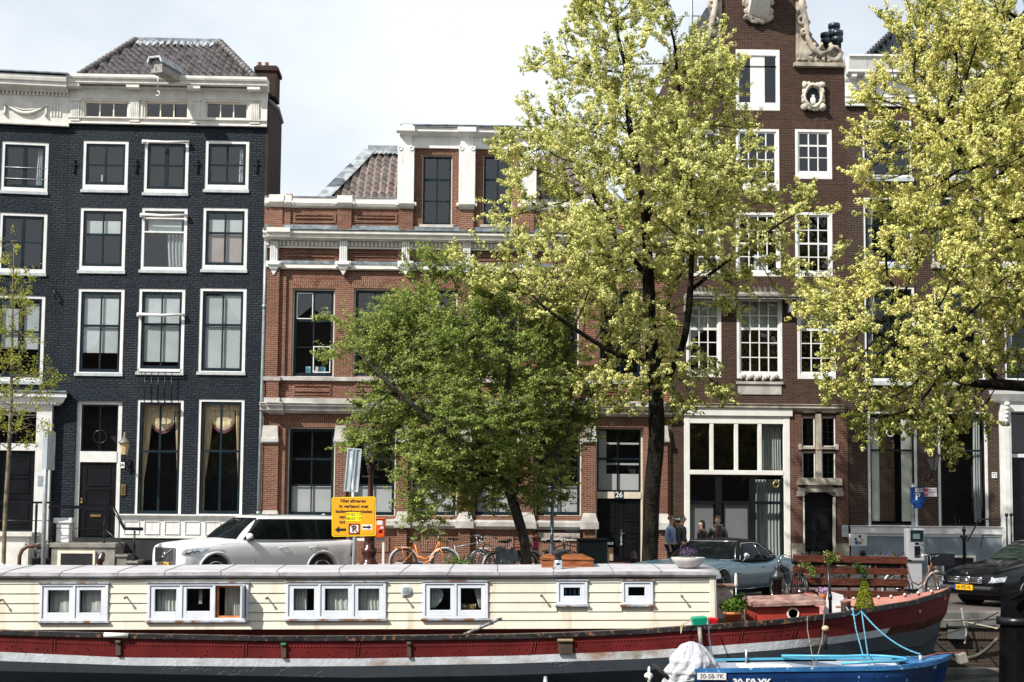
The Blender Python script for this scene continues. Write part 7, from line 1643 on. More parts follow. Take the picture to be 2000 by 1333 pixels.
def grow(att,nodes,parents,D=.28,di=3.0,dk=.5,iters=140,up=.08,seed=0,wob=.12):
    g=np.random.default_rng(seed); pos=[np.array(n) for n in nodes]; par=list(parents); A=att.copy()
    PN=np.array(pos); dd=np.linalg.norm(A[:,None]-PN[None],axis=2); near=dd.argmin(1); dist=dd.min(1)
    for it in range(iters):
        act=dist<di
        if not act.any(): 
            di*=1.4
            if di>20 or len(A)==0: break
            continue
        dirs={}
        idx=np.where(act)[0]; PN=np.array(pos); v=A[idx]-PN[near[idx]]; v/=np.linalg.norm(v,axis=1)[:,None]+1e-9
        for i,vv in zip(near[idx],v):
            if i in dirs: dirs[i]+=vv
            else: dirs[i]=vv.copy()
        new=[];npar=[]
        for i,d in dirs.items():
            d=d/(np.linalg.norm(d)+1e-9)+np.array([0,0,up])+g.normal(0,wob,3); d/=np.linalg.norm(d)
            new.append(pos[i]+d*D); npar.append(i)
        base=len(pos); pos+=new; par+=npar; NP_=np.array(new)
        dd=np.linalg.norm(A[:,None]-NP_[None],axis=2); j=dd.argmin(1); dm=dd.min(1); b=dm<dist; near=np.where(b,base+j,near); dist=np.where(b,dm,dist)
        keep=dist>dk; A=A[keep]; near=near[keep]; dist=dist[keep]
        if len(A)==0: break
    return np.array(pos),np.array(par)
def seedline(polys,Y0):
    """polys: list of lists of (px,py,dY); first point of later ones snaps to the nearest existing node"""
    nodes=[];par=[]
    for poly in polys:
        pts=[np.array(P(x,y,Y0+(d or 0))) for x,y,d in poly]; fine=[]
        for a,b in zip(pts,pts[1:]):
            n=max(1,int(np.linalg.norm(b-a)/.28)); fine+= [a+(b-a)*k/n for k in range(n)]
        fine.append(pts[-1])
        if nodes:
            k=int(np.argmin([np.linalg.norm(fine[0]-q) for q in nodes])); last=k; fine=fine[1:]
        else: last=-1
        for q in fine: nodes.append(q); par.append(last); last=len(nodes)-1
    return nodes,par
def radii(par,r0,ex=2.3,rmax=None):
    n=len(par); w=np.zeros(n); ch=[[] for _ in range(n)]
    for i,p in enumerate(par):
        if p>=0: ch[p].append(i)
    order=list(range(n))
    # parents always precede children
    for i in reversed(order):
        if not ch[i]: w[i]+=r0**ex
        if par[i]>=0: w[par[i]]+=w[i]
    r=w**(1/ex)
    if rmax: r=r*(rmax/r.max()) if r.max()>rmax else r
    return np.maximum(r,r0*.8),ch
def branch_mesh(pos,par,r,ch,name,mat,parent,rbase=None):
    m=MB(); done=set()
    starts=[i for i,p in enumerate(par) if p<0]
    st=[(s,-1) for s in starts]
    while st:
        s,pp=st.pop(); line=[pos[pp]] if pp>=0 else []; rr=[min(r[pp],r[s]*1.15)] if pp>=0 else []; i=s
        while True:
            line.append(pos[i]); rr.append(r[i]); c=ch[i]
            if not c: break
            c=sorted(c,key=lambda k:-r[k])
            for k in c[1:]: st.append((k,i))
            i=c[0]
        if len(line)<2: continue
        sides=10 if max(rr)>.12 else 6 if max(rr)>.04 else 4
        if len(line)>4:   # smooth slightly
            L2=np.array(line); L2[1:-1]=(L2[:-2]+2*L2[1:-1]+L2[2:])/4; line=list(L2)
        m.tube([Vector(q) for q in line],[float(x) for x in rr],sides,cap=False)
    return m.build(name,mat,parent)
def leaf_mesh(c,nrm,size,name,mats,parent,mi=None,seed=0,asp=.62,curl=.25):
    """one curved leaf (two quads sharing a midrib) per centre"""
    g=np.random.default_rng(seed); N_=len(c); n=nrm/(np.linalg.norm(nrm,axis=1)[:,None]+1e-9); a=g.normal(size=(N_,3)); t=np.cross(n,a); t/=np.linalg.norm(t,axis=1)[:,None]+1e-9; b=np.cross(n,t); s=size[:,None]
    p0=c-t*s*.5; p1=c+t*s*.5; e=b*s*asp*.5; up=n*s*curl*.5
    mid=c+b*0
    v=np.stack([p0,mid-e+up,p1,mid+e+up],1).reshape(-1,3)   # folded along p0-p1
    me=bpy.data.meshes.new(name); me.vertices.add(4*N_); me.vertices.foreach_set('co',v.astype(np.float32).ravel())
    base=np.arange(N_)*4; f=np.stack([base,base+1,base+2,base,base+2,base+3],1).reshape(-1)
    me.loops.add(6*N_); me.loops.foreach_set('vertex_index',f.astype(np.int32)); me.polygons.add(2*N_); me.polygons.foreach_set('loop_start',(np.arange(2*N_)*3).astype(np.int32)); 
    try: me.polygons.foreach_set('loop_total',np.full(2*N_,3,np.int32))
    except Exception: pass
    for m in mats: me.materials.append(m)
    if mi is not None: me.polygons.foreach_set('material_index',np.repeat(mi,2).astype(np.int32))
    me.update(calc_edges=True); me.validate()
    o=bpy.data.objects.new(name,me); COL.objects.link(o); o.parent=parent; return o
def shoots(pos,par,r,ch,rthin,every,len_,g,n_per,center,upb=.35,zs=1.0,dw=.8,nz_=.55,ow=.35):
    """short straight twigs leaving thin branches; returns list of polylines"""
    out=[]
    for i in range(len(pos)):
        if r[i]>rthin or par[i]<0: continue
        k=n_per if g.random()<every else 0
        if not ch[i]: k=max(k,2)
        d0=pos[i]-pos[par[i]]; d0/=np.linalg.norm(d0)+1e-9
        for _ in range(k):
            d=(d0*dw+g.normal(0,nz_,3))*np.array([1,1,zs])+np.array([0,0,upb]); oc=pos[i]-center; oc/=np.linalg.norm(oc)+1e-9; d+=oc*ow; d/=np.linalg.norm(d); L_=len_*g.uniform(.5,1.2)
            q=[pos[i]]; p=pos[i].copy()
            for s_ in range(4): d=d+g.normal(0,.12,3)+np.array([0,0,.03]); d/=np.linalg.norm(d); p=p+d*L_/4; q.append(p.copy())
            out.append(q)
    return out
def twig_mesh(tw,r,name,mat,parent):
    m=MB()
    for q in tw: m.tube([Vector(x) for x in q],[r*1.2,r,r*.8,r*.6,r*.4],3,cap=False)
    return m.build(name,mat,parent)
BARK=M('dark_elm_bark',(.020,.018,.014),.95,spec=.1,var=.35,scale=6,stretch=(1,1,.25),bump=1.0,bscale=14,bdist=.04,c3=(.06,.055,.01),s3=1.6,lo3=.62,hi3=.7)
TWIG=M('dark_twig',(.06,.045,.035),.85,var=.2)
def elm(name,label,cat,poly,seeds,Y0,N,R,seed,mats,r0=.012,rmax=.27,rthin=.05,every=.5,nper=1,slen=.55,step=.12,cr=.056,lpc=15,lsz=.058,dk=.34,dens=None,thr=-.12,greenfrac=.15,target=7500,bias=(-1,1),gz=None):
    root=thing(name,label,cat,PG(seeds[0][0][0],Y0,0)); off=np.array(root.location); g=np.random.default_rng(seed)
    A=attractors(poly,Y0,N,R,seed,dens,thr,bias=bias); nodes,par=seedline(seeds,Y0); pos,par=grow(A,nodes,par,dk=dk,seed=seed)
    r,ch=radii(par,r0,ex=2.0,rmax=rmax); r=np.maximum(r,.006); pos=pos-off; tr=branch_mesh(pos,par,r,ch,'trunk',BARK,root)
    cen=A.mean(0)-off; tw=[]
    while len(tw)*slen*.85/step<target: tw+=shoots(pos,par,r,ch,rthin,every,slen,g,nper,cen,dw=1.0,nz_=.42,ow=.5,upb=.4)
    twig_mesh(tw,.007,'twigs',TWIG,tr)['kind']='stuff'
    cs=[]
    for q in tw:
        q=np.array(q); L_=np.linalg.norm(q[1:]-q[:-1],axis=1).sum(); n=max(2,int(L_/step))
        for k in range(n):
            t=(k+.7)/n*4*.98; i=min(3,int(t)); cs.append(q[i]+(q[i+1]-q[i])*(t-i)+g.normal(0,.022,3))
    cs=np.array(cs); M_=len(cs)
    cc=np.repeat(cs,lpc,0); rr=np.repeat(cr*g.uniform(.6,1.35,M_),lpc); d=g.normal(size=(M_*lpc,3)); d/=np.linalg.norm(d,axis=1)[:,None]; rad_=rr*g.uniform(.8,1.06,M_*lpc)
    c=cc+d*rad_[:,None]*np.array([1.1,1.1,.9]); nr=d+g.normal(0,.25,(M_*lpc,3))+np.array([-.1,-.1,.15])
    gp=np.full(M_,greenfrac) if gz is None else greenfrac+.5*np.clip((gz-cs[:,2])/3.5,0,1)
    isg=np.repeat(g.random(M_)<gp,lpc)|(g.random(M_*lpc)<.06)
    sz=np.where(isg,lsz*1.1,lsz)*g.uniform(.7,1.3,M_*lpc)
    leaf_mesh(c,nr,sz,'crown',mats,root,mi=isg.astype(int),seed=seed)
    return root
SAM=leafmat('pale_elm_samara',(.88,.86,.38),(.68,.68,.24),trans=.3,rnd=.15); SAM2=leafmat('warm_yellow_elm_samara',(.90,.85,.36),(.72,.69,.22),trans=.3,rnd=.15); ELG=leafmat('young_elm_leaf',(.34,.38,.08),(.20,.24,.045),trans=.35)
polyA=[(1130,0),(1100,55),(1112,100),(1035,128),(1050,175),(1005,200),(1000,265),(965,300),(1005,370),(955,410),(990,455),(945,480),(880,500),(930,545),(950,595),(1010,605),(1060,645),(1110,655),(1140,700),(1125,755),(1190,790),(1215,825),(1250,800),(1290,790),(1330,840),(1365,780),(1405,745),(1395,690),(1330,650),(1400,640),(1470,600),(1540,590),(1600,570),(1640,520),(1650,475),(1600,450),(1590,365),(1540,400),(1490,360),(1475,290),(1490,245),(1460,210),(1468,160),(1430,120),(1395,70),(1340,60),(1315,0),(1280,-60),(1180,-60)]
seedsA=[[(1268,1125,0),(1273,960,0),(1283,860,0),(1281,760,0),(1272,680,.1),(1268,600,.2),(1266,520,.1),(1262,430,0),(1245,330,0),(1228,240,.2),(1222,120,.2)],
 [(1282,775,0),(1312,725,-.3),(1338,665,-.5),(1347,590,-.7),(1352,500,-.8),(1343,420,-.6),(1352,330,-.4)],
 [(1348,570,-.7),(1400,525,-1.2),(1470,475,-1.6),(1540,425,-1.8)],[(1275,710,.1),(1200,692,-.6),(1120,642,-1.1),(1050,592,-1.4)],
 [(1266,540,.1),(1218,490,.6),(1185,430,1.0),(1120,300,1.2)],[(1262,430,0),(1300,330,.8),(1330,220,1.0),(1320,120,1.0)],[(1281,800,0),(1290,700,1.0),(1310,560,1.6),(1400,450,1.9)]]
densA=lambda x,y: .42 if (x>1395 and y>430) else (.6 if x>1330 and y>430 else 1.0)
elm('elm_tree','tall slender elm with pale yellow green clusters in front of the red brick building','tree',polyA,seedsA,36.0,3600,2.7,11,[SAM,ELG],dens=densA,rmax=.21,every=.5,slen=.62,step=.085,target=15500,gz=6.0)
polyB=[(1740,-60),(1765,20),(1728,45),(1755,105),(1710,165),(1672,205),(1725,235),(1668,262),(1700,325),(1668,345),(1705,385),(1690,415),(1715,470),(1670,540),(1610,565),(1565,605),(1600,650),(1560,675),(1625,700),(1590,755),(1650,790),(1665,845),(1735,830),(1790,865),(1850,885),(1890,845),(1945,820),(1935,770),(2000,720),(2080,700),(2300,700),(2300,-60)]
seedsB=[[(2150,1150,0),(2140,900,0),(2120,700,0),(2100,500,0),(2080,300,0),(2050,100,0)],[(2130,790,0),(2040,757,-.3),(1960,752,-.5),(1880,748,-.8),(1840,728,-.9),(1800,690,-1.1),(1740,660,-1.2)],[(2110,600,0),(2010,480,-.5),(1930,360,-.8),(1850,260,-1.0)],[(2100,520,0),(2000,420,.8),(1900,330,1.2),(1800,250,1.4)],[(1960,752,-.5),(1900,690,.3),(1820,600,.8),(1740,560,1.0)]]
densB=lambda x,y: (1.0 if y<420 else .62 if y<620 else .55) if x<2020 else .35
elm('elm_tree','broad bright yellow green elm overhanging from the right picture edge','tree',polyB,seedsB,33.5,4500,2.6,23,[SAM2,ELG],dens=densB,rmax=.32,every=.5,slen=.62,step=.085,r0=.0105,target=19000,bias=(-1.5,.6),gz=7.0)
# hawthorn : dense small leaves
HAW=leafmat('fresh_hawthorn_leaf',(.34,.42,.095),(.17,.25,.05),trans=.4,scale=.9); HAW2=leafmat('yellowish_hawthorn_leaf',(.42,.45,.14),(.26,.30,.08),trans=.35)
polyC=[(832,492),(895,520),(975,545),(1050,600),(1100,650),(1140,730),(1155,790),(1150,850),(1110,900),(1135,945),(1075,990),(1020,1000),(960,985),(905,1010),(870,1045),(835,1045),(800,990),(745,950),(705,905),(680,850),(700,800),(730,745),(690,700),(640,712),(625,690),(700,665),(650,630),(610,628),(700,622),(745,600),(790,560),(805,530),(815,510)]
seedsC=[[(1032,1135,0),(1026,1060,0),(1005,990,0),(985,930,-.1),(960,860,-.1),(930,780,0),(900,680,.2),(880,600,.2)],[(1000,980,0),(1020,900,.4),(1050,800,.6),(1050,700,.5)],[(985,930,-.1),(920,880,-.9),(840,820,-1.3),(770,760,-1.5),(700,690,-1.6)],[(960,860,0),(990,760,-.8),(1000,660,-.9),(960,580,-.7)],[(990,950,0),(1060,900,-.6),(1110,860,-.8)],[(985,930,0),(930,920,.6),(860,900,1.0),(800,860,1.2)]]
def hawthorn():
    Y0=36.6; root=thing('hawthorn_tree','dark green round crowned tree before the red brick building, beside the parked bicycles','tree',PG(1032,Y0,0)); off=np.array(root.location); g=np.random.default_rng(31)
    A=attractors(polyC,Y0,4200,2.6,31,None,-.13,.85); nodes,par=seedline(seedsC,Y0); pos,par=grow(A,nodes,par,D=.22,dk=.26,seed=31,up=.05); r,ch=radii(par,.008,rmax=.22); pos=pos-off
    tr=branch_mesh(pos,par,r,ch,'trunk',M('grey_brown_bark',(.045,.037,.03),.9,var=.3,scale=7,stretch=(1,1,.25),bump=1,bscale=16,bdist=.03),root)
    tw=[]
    while len(tw)<2900: tw+=shoots(pos,par,r,ch,.03,.75,.62,g,1,A.mean(0)-off,upb=.12,zs=.45)
    twig_mesh(tw,.005,'twigs',M('pale_twig',(.20,.16,.12),.8),tr)['kind']='stuff'
    cs=[];yy=[]
    for q in tw:
        q=np.array(q); n=40; t=g.random(n)**.8*3.98; i=t.astype(int); c=q[i]+(q[i+1]-q[i])*(t-i)[:,None]; cs.append(c+g.normal(0,.042,(n,3))*np.array([1,1,.6])); yy.append(t>2.6)
    cs=np.concatenate(cs); yy=np.concatenate(yy); nr=g.normal(0,.7,size=cs.shape)+np.array([-.3,-.3,.9]); isy=(yy&(g.random(len(cs))<.55))|(g.random(len(cs))<.08)
    leaf_mesh(cs,nr,.066*g.uniform(.6,1.3,len(cs)),'crown',[HAW,HAW2],root,mi=isy.astype(int),seed=5,asp=.75)
hawthorn()
def sapling():
    Y0=29.6; root=thing('young_street_tree','thin young tree with sparse yellow green leaves at the left picture edge','tree',PG(8,Y0,0)); off=np.array(root.location); g=np.random.default_rng(41)
    poly=[(20,470),(45,490),(60,540),(78,580),(60,640),(80,690),(110,720),(100,770),(75,800),(90,850),(60,880),(10,870),(-60,880),(-90,760),(-40,640),(-10,540),(5,480)]
    seeds=[[(6,1140,0),(10,1000,0),(18,880,0),(22,780,0),(24,680,0),(25,560,0),(28,470,0)]]
    A=attractors(poly,Y0,430,1.0,41,None,-.3,1.2); nodes,par=seedline(seeds,Y0); pos,par=grow(A,nodes,par,D=.18,dk=.2,di=1.2,seed=41,up=.35); r,ch=radii(par,.006,rmax=.11); r=np.maximum(r,np.array([.11-.011*k if k<9 else 0 for k in range(len(r))])*.9 if False else r); pos=pos-off
    tr=branch_mesh(pos,par,r,ch,'trunk',M('pale_mottled_bark',(.17,.14,.09),.85,var=.3,scale=8,c3=(.20,.19,.06),s3=5,lo3=.55,hi3=.65),root)
    tw=shoots(pos,par,r,ch,.03,.35,.3,g,1,A.mean(0)-off,upb=.5); twig_mesh(tw,.004,'twigs',TWIG,tr)['kind']='stuff'
    cs=[]
    for q in tw:
        q=np.array(q); n=20; t=g.random(n)*3.98; i=t.astype(int); cs.append(q[i]+(q[i+1]-q[i])*(t-i)[:,None]+g.normal(0,.035,(n,3)))
    cs=np.concatenate(cs); leaf_mesh(cs,g.normal(size=cs.shape)+np.array([0,0,.6]),.05*g.uniform(.6,1.3,len(cs)),'crown',[leafmat('sapling_leaf',(.50,.50,.08),(.30,.34,.05),trans=.4)],root,seed=6)
sapling()
# ================================================================ street furniture
# yellow notice sign on a pole, with the back of a second sign above
Y0=34.5
sg=thing('street_sign','yellow Dutch mooring notice board on a grey pole beside the white car',  'sign',PG(687,Y0,0)); SG=FR(sg)
SG.R(0,0,1,1)
m=MB(); xp,zt=SG.L(692,890); m.tube([(SG.L(694,1050)[0],.04,-.2),(SG.L(692,1050)[0],.04,1.5),(SG.L(686,900)[0],.04,SG.L(686,895)[1])],.045,10); m.build('pole',STEEL,sg)
YEL=M('reflective_orange_yellow',(.78,.36,.012),.4,var=.04); YE2=M('yellow_border',(.85,.58,.01),.4,var=.03); BLK=M('sign_black',(.01,.01,.012),.5,var=.1); WS=M('sign_white',(.72,.72,.72),.4,var=.03); DRD=M('sign_dark_red',(.22,.01,.015),.4,var=.05)
x0,x1,z0,z1=SG.R(648,971,734,1048); xm=(x0+x1)/2; zm=(z0+z1)/2; W_=x1-x0; H_=z1-z0
tilt=thing('board_tilt',None,None) if False else None
Rt=Matrix.Translation((xm,0,zm))@Matrix.Rotation(rad(-1.6),4,'Y')
def rr(w,h,r,n=5):
    pts=[]
    for cx,cz,a0 in ((w/2-r,-h/2+r,-PI/2),(w/2-r,h/2-r,0),(-w/2+r,h/2-r,PI/2),(-w/2+r,-h/2+r,PI)):
        for k in range(n+1): a=a0+PI/2*k/n; pts.append((cx+r*cos(a),cz+r*sin(a)))
    return pts
def onb(mb): mb.T=Rt; return mb
m=onb(MB()); m.prism(rr(W_,H_,.05),-.012,.01); bd=m.build('sign_board',YE2,sg)
m=onb(MB()); m.prism(rr(W_-.05,H_-.05,.04),-.014,-.0125); m.build('sign_line',BLK,bd); m=onb(MB()); m.prism(rr(W_-.064,H_-.064,.035),-.0165,-.0145); m.build('sign_face',YEL,bd)
def stext(t,px,py,size,mat=BLK,bold=.004,y=-.018,sx=1,al='CENTER'):
    X,Z=SG.L(px,py); return text_mesh(t,size,'sign_text',mat,bd,(X,y,Z),rot=(PI/2,rad(-1.6) if False else 0,0),bold=bold,sx=sx,align=al,ext=.0008)
S_=FPX/Y0
stext('Niet afmeren',690,979,.115); stext('in verband met',691,989.5,.115); stext('kadewerkzaamheden',691.5,999.5,.112,sx=.94); stext('van',663,1010,.115,al='LEFT'); stext('tot',663,1020,.115,al='LEFT')
for q in bd.children: pass
m=onb(MB()); 
def prx(a,b,c,d): X0,X1,Z0,Z1=SG.R(a,b,c,d); return X0,X1,Z0,Z1
m=MB(); X0,X1,Z0,Z1=prx(676,1001,705,1018); m.box(X0,X1,-.021,-.018,Z0,Z1); m.build('date_sticker',M('bright_yellow_sticker',(.9,.75,.02),.4,var=.02),bd)
stext("07-02-'17",690.5,1005.5,.092,y=-.0225,bold=.001); stext("08-05-'17",690.5,1013.5,.092,y=-.0225,bold=.001)
m=MB(); a=SG.L(654,1035); b=SG.L(676,1035); m.prism([(a[0],a[1]),(a[0]+.11,a[1]-.085),(a[0]+.11,a[1]-.03),(b[0],b[1]-.03),(b[0],b[1]+.03),(a[0]+.11,a[1]+.03),(a[0]+.11,a[1]+.085)],-.021,-.018); m.build('arrow',BLK,bd)
m=MB(); X0,X1,Z0,Z1=prx(681,1023,703,1044); m.box(X0,X1,-.021,-.018,Z0,Z1); pf=m.build('parking_ban_frame',DRD,bd); m=MB(); e=.035; m.box(X0+e,X1-e,-.0225,-.021,Z0+e,Z1-e); m.build('parking_ban_field',WS,pf)
text_mesh('P',.2,'parking_letter',BLK,pf,((X0+X1)/2,-.0245,(Z0+Z1)/2),bold=.008); m=MB(); m.T=Matrix.Translation(((X0+X1)/2,0,(Z0+Z1)/2)); m.prism([(-.11,.09),(-.09,.11),(.11,-.09),(.09,-.11)],-.029,-.027); m.build('ban_stripe',DRD,pf)
m=MB(); X0,X1,Z0,Z1=prx(707,1025,727,1035); m.box(X0,X1,-.021,-.018,Z0,Z1); af=m.build('arrow_plate',WS,bd); zc=(Z0+Z1)/2; m=MB(); m.prism([(X0+.02,zc-.022),(X1-.09,zc-.022),(X1-.09,zc-.05),(X1-.015,zc),(X1-.09,zc+.05),(X1-.09,zc+.022),(X0+.02,zc+.022)],-.024,-.0225); m.build('arrow',BLK,af)
X0,X1,Z0,Z1=prx(673,876,705,961); m=MB(); m.T=Matrix.Translation(((X0+X1)/2,.02,(Z0+Z1)/2))@Matrix.Rotation(rad(4),4,'Y'); w=(X1-X0)*.88; h=Z1-Z0
m.box(-w/2,w/2,0,.01,-h/2,h/2); 
for a,b,c,d in ((-w/2,-w/2+.03,-h/2,h/2),(w/2-.03,w/2,-h/2,h/2),(-w/2+.03,w/2-.03,h/2-.03,h/2),(-w/2+.03,w/2-.03,-h/2,-h/2+.03)): m.box(a,b,-.03,0,c,d)
m.box(-.045,-.02,-.045,0,-h/2+.03,h/2-.03); m.box(.03,.055,-.045,0,-h/2+.03,h/2-.03); m.build('sign_back',M('pale_blue_grey_metal',(.50,.56,.60),.4,metal=.3,var=.08),sg)
# lamp post
LPM=M('glossy_maroon_iron',(.055,.012,.012),.22,var=.2,spec=.7)
lp=thing('lamp_post','tall maroon cast iron lamp post behind the yellow notice board','lamp post',PG(720,37.2,0)); LP=FR(lp)
h=LP.L(722,905)[1]
m=MB(); m.lathe([(.24,0),(.24,.25),(.2,.3),(.2,.42),(.25,.48),(.26,.56),(.2,.62),(.15,.75),(.2,.86),(.21,.95),(.15,1.0),(.13,1.25),(.19,1.33),(.19,1.4),(.11,1.46),(.1,1.7),(.12,1.75),(.09,1.8),(.075,h*.6),(.1,h*.6+.05),(.1,h*.6+.12),(.07,h*.6+.18),(.055,h-.3),(.09,h-.2),(.1,h-.1),(.05,h)],(0,0,0),16); m.build('post',LPM,lp)
m=MB(); m.lathe([(.05,h),(.1,h+.05),(.12,h+.12),(.10,h+.14)],(0,0,0),12); m.build('lantern_base',LPM,lp); m=MB(); m.tube([(-.22,0,h-.35),(.22,0,h-.35)],.02,6); m.build('ladder_bar',LPM,lp)
m=MB(); m.lathe([(.12,h+.14),(.22,h+.62),(.21,h+.62)],(0,0,0),6,smooth=False); m.build('lantern_glass',M('milky_lamp_glass',(.5,.52,.5),.2,var=.05),lp); m=MB(); m.lathe([(.28,h+.62),(.26,h+.68),(.15,h+.86),(.08,h+.9),(.09,h+.98),(.03,h+1.02),(.04,h+1.1),(.0,h+1.18)],(0,0,0),12); m.build('lantern_roof',M('pale_lantern_cap',(.4,.36,.36),.4,metal=.3),lp)
# mailbox
mb_=thing('mailbox','orange red mailbox on a white frame behind the yellow notice board','mailbox',PG(735,38.0,0)); ML=FR(mb_)
OR=M('mailbox_orange',(.72,.09,.012),.35,var=.04)
X0,X1,Z0,Z1=ML.R(716,1012,751,1050); m=MB(); m.box(X0,X1,0,.35,Z0,Z1-.04); m.box(X0-.02,X1+.02,-.03,.38,Z1-.04,Z1); bx_=m.build('box',OR,mb_,bevel=.015)
a,b,c,d=ML.R(736,1017,747,1026); m=MB(); m.box(a,b,-.012,0,c,d); m.build('collection_card',WS,bx_); a,b,c,d=ML.R(743,1029,749,1033); m=MB(); m.box(a,b,-.012,0,c,d); m.build('sticker',WS,bx_); a,c=ML.L(742,1037); m=MB(); m.lathe([(0,-.01),(.06,-.01),(.06,0)],(a,0,c),14,axis='y'); m.build('round_sticker',M('dark_orange',(.5,.05,.01),.4),bx_)
m=MB(); e=.03
for px in (690,748): X=ML.L(px,1060)[0]; m.box(X-e,X+e,.1,.16,0,Z0-.001)
Xa=ML.L(690,1060)[0]-e; Xb=ML.L(748,1060)[0]+e; m.box(Xa,Xb,.16,.2,Z0-.1,Z0-.03); m.build('frame',WS,mb_)
# wall lantern on dark house
wl=thing('wall_lantern','gilt glass wall lantern on a black scroll bracket, right of the dark door','wall lantern',P(243,880,43.4)); WL=FR(wl)
m=MB(); m.lathe([(.085,-.17),(.15,.17)],(0,0,.04),6,smooth=False); m.build('lantern_glass',M('amber_lamp_glass',(.62,.48,.24),.3,var=.1),wl); m=MB(); m.lathe([(.2,.21),(.18,.25),(.08,.36),(.05,.38),(.08,.42),(.03,.48),(.05,.52),(0,.56)],(0,0,0),12); m.build('lantern_cap',M('worn_copper_cap',(.17,.15,.13),.5,metal=.4,var=.2),wl)
m=MB(); m.tube([(0,0,-.13),(0,0,-.3),(.06,.2,-.42),(.02,.5,-.5),(0,.62,-.4)],.025,7); m.torus((.02,.3,-.52),.09,.02,16,6,axis='x'); m.box(-.04,.04,.6,.64,-.65,-.25); m.build('bracket',BLACKP,wl)
x,z=B.L(239,909); m=MB(); m.box(x-.1,x+.07,-.03,-.004,z-.09,z+.09); nb=m.build('house_number_plate',WHITE,B.o); text_mesh('24',.13,'house_number',BLACKP,nb,(x-.015,-.033,z),bold=.003)
x,z=B.L(241,957); m=MB(); m.box(x-.07,x+.07,-.04,-.004,z-.17,z+.17); bp=m.build('doorbell_plate',BRASS,B.o)
m=MB()
for k in range(6): m.box(x-.03,x+.04,-.05,-.041,z-.12+k*.04,z-.105+k*.04)
m.build('bell_buttons',BLACKP,bp)
w2=thing('wall_lantern','black framed wall lantern on a bracket between the two tall windows at right','wall lantern',P(1822,905,43.5)); m=MB(); m.lathe([(.10,-.22),(.2,.2)],(0,0,.0),4,smooth=False); m.build('lantern_glass',M('smoky_lamp_glass',(.14,.13,.12),.1,var=.1,spec=.8),w2)
m=MB()
for k in range(4): a=PI/2*k; m.tube([(.10*cos(a),.10*sin(a),-.22),(.2*cos(a),.2*sin(a),.2)],.014,4)
m.lathe([(.26,.2),(.25,.25),(.1,.33),(.0,.35)],(0,0,0),4,smooth=False); m.tube([(0,0,-.22),(0,.1,-.4),(-.1,.5,-.55),(0,.62,-.3)],.025,6); m.torus((-.08,.35,-.5),.1,.02,14,5,axis='x'); m.build('frame',BLACKP,w2)
# parking meter + P sign
pm=thing('parking_meter','grey parking ticket machine topped by a blue P sign','parking meter',PG(1789,35.5,0)); PM=FR(pm)
PMG=M('light_grey_machine',(.34,.35,.37),.4,var=.05)
X0,X1,Z0,Z1=PM.R(1772,1033,1806,1096); m=MB(); m.box(X0,X1,0,.3,Z0,Z1); cbx=m.build('cabinet',PMG,pm,bevel=.02); m=MB(); m.box(X0+.06,X1-.06,.06,.24,0,Z0); m.build('pedestal',PMG,pm)
a,b,c,d=PM.R(1778,1036,1803,1058); m=MB(); m.box(a,b,-.012,0,c,d); s_=m.build('display_panel',NAVY,cbx); a,b,c,d=PM.R(1783,1043,1796,1053); m=MB(); m.box(a,b,-.02,-.012,c,d); m.build('screen',M('lcd_grey',(.14,.18,.17),.2),s_)
a,b,c,d=PM.R(1786,1067,1797,1089); m=MB(); m.box(a,b,-.012,0,c,d); m.build('ticket_slot',BLACKP,cbx); a,b,c,d=PM.R(1787,1060,1794,1064); m=MB(); m.box(a,b,-.015,0,c,d); m.build('coin_slot',BLACKP,cbx)
m=MB(); X,_=PM.L(1787,1000); m.tube([(X,.15,Z1),(X,.15,PM.L(1787,945)[1])],.05,8); m.build('pole',STEEL,pm)
SBL=M('sign_blue',(.008,.06,.26),.4,var=.04); a,b,c,d=PM.R(1782,952,1806,981); m=MB(); m.box(a,b,.0,.22,c,d); m.add([(a,0,c),(b,0,c),(b,.22,c),(a,.22,c),((a+b)/2-.08,.05,c-.15),((a+b)/2+.08,.05,c-.15),((a+b)/2+.08,.17,c-.15),((a+b)/2-.08,.17,c-.15)],[(0,1,5,4),(1,2,6,5),(2,3,7,6),(3,0,4,7)]); ps=m.build('parking_sign',SBL,pm)
text_mesh('P',.25,'parking_letter',WS,ps,((a+b)/2-.02,-.004,c+.13),bold=.004); m=MB(); m.box(a+.07,b-.03,-.004,-.001,d-.12,d-.03); m.build('number_strip',WS,ps); text_mesh('10502',.085,'meter_number',BLK,ps,((a+b)/2+.02,-.006,d-.075),sx=.9)
ws=thing('warning_plate','small white and red notice plate on the brick wall beside the blue P sign','sign',P(1817,962,43.9)); m=MB(); m.box(-.22,.2,-.02,0,-.13,.14); m.build('plate',WS,ws); m=MB(); m.box(-.2,-.19+.11,-.024,-.021,-.11,.12); mm_=m.build('red_pictogram_field',M('faded_red',(.5,.03,.03),.5),ws)
text_mesh('W',.14,'pictogram',WS,ws,(-.145,-.026,-.03)); text_mesh('WACHT OP',.05,'notice_text',mm_.data.materials[0],ws,(.06,-.022,.07)); text_mesh('AANWIJZING',.05,'notice_text',mm_.data.materials[0],ws,(.06,-.022,0))
ub=thing('utility_box','white utility box with sticker pictures on the blue grey wall under the white band','utility box',P(1677,1055,43.3)); m=MB(); m.box(-.25,.25,0,.2,-.18,.18); u=m.build('box',WHITE,ub,bevel=.01)
rs=random.Random(3)
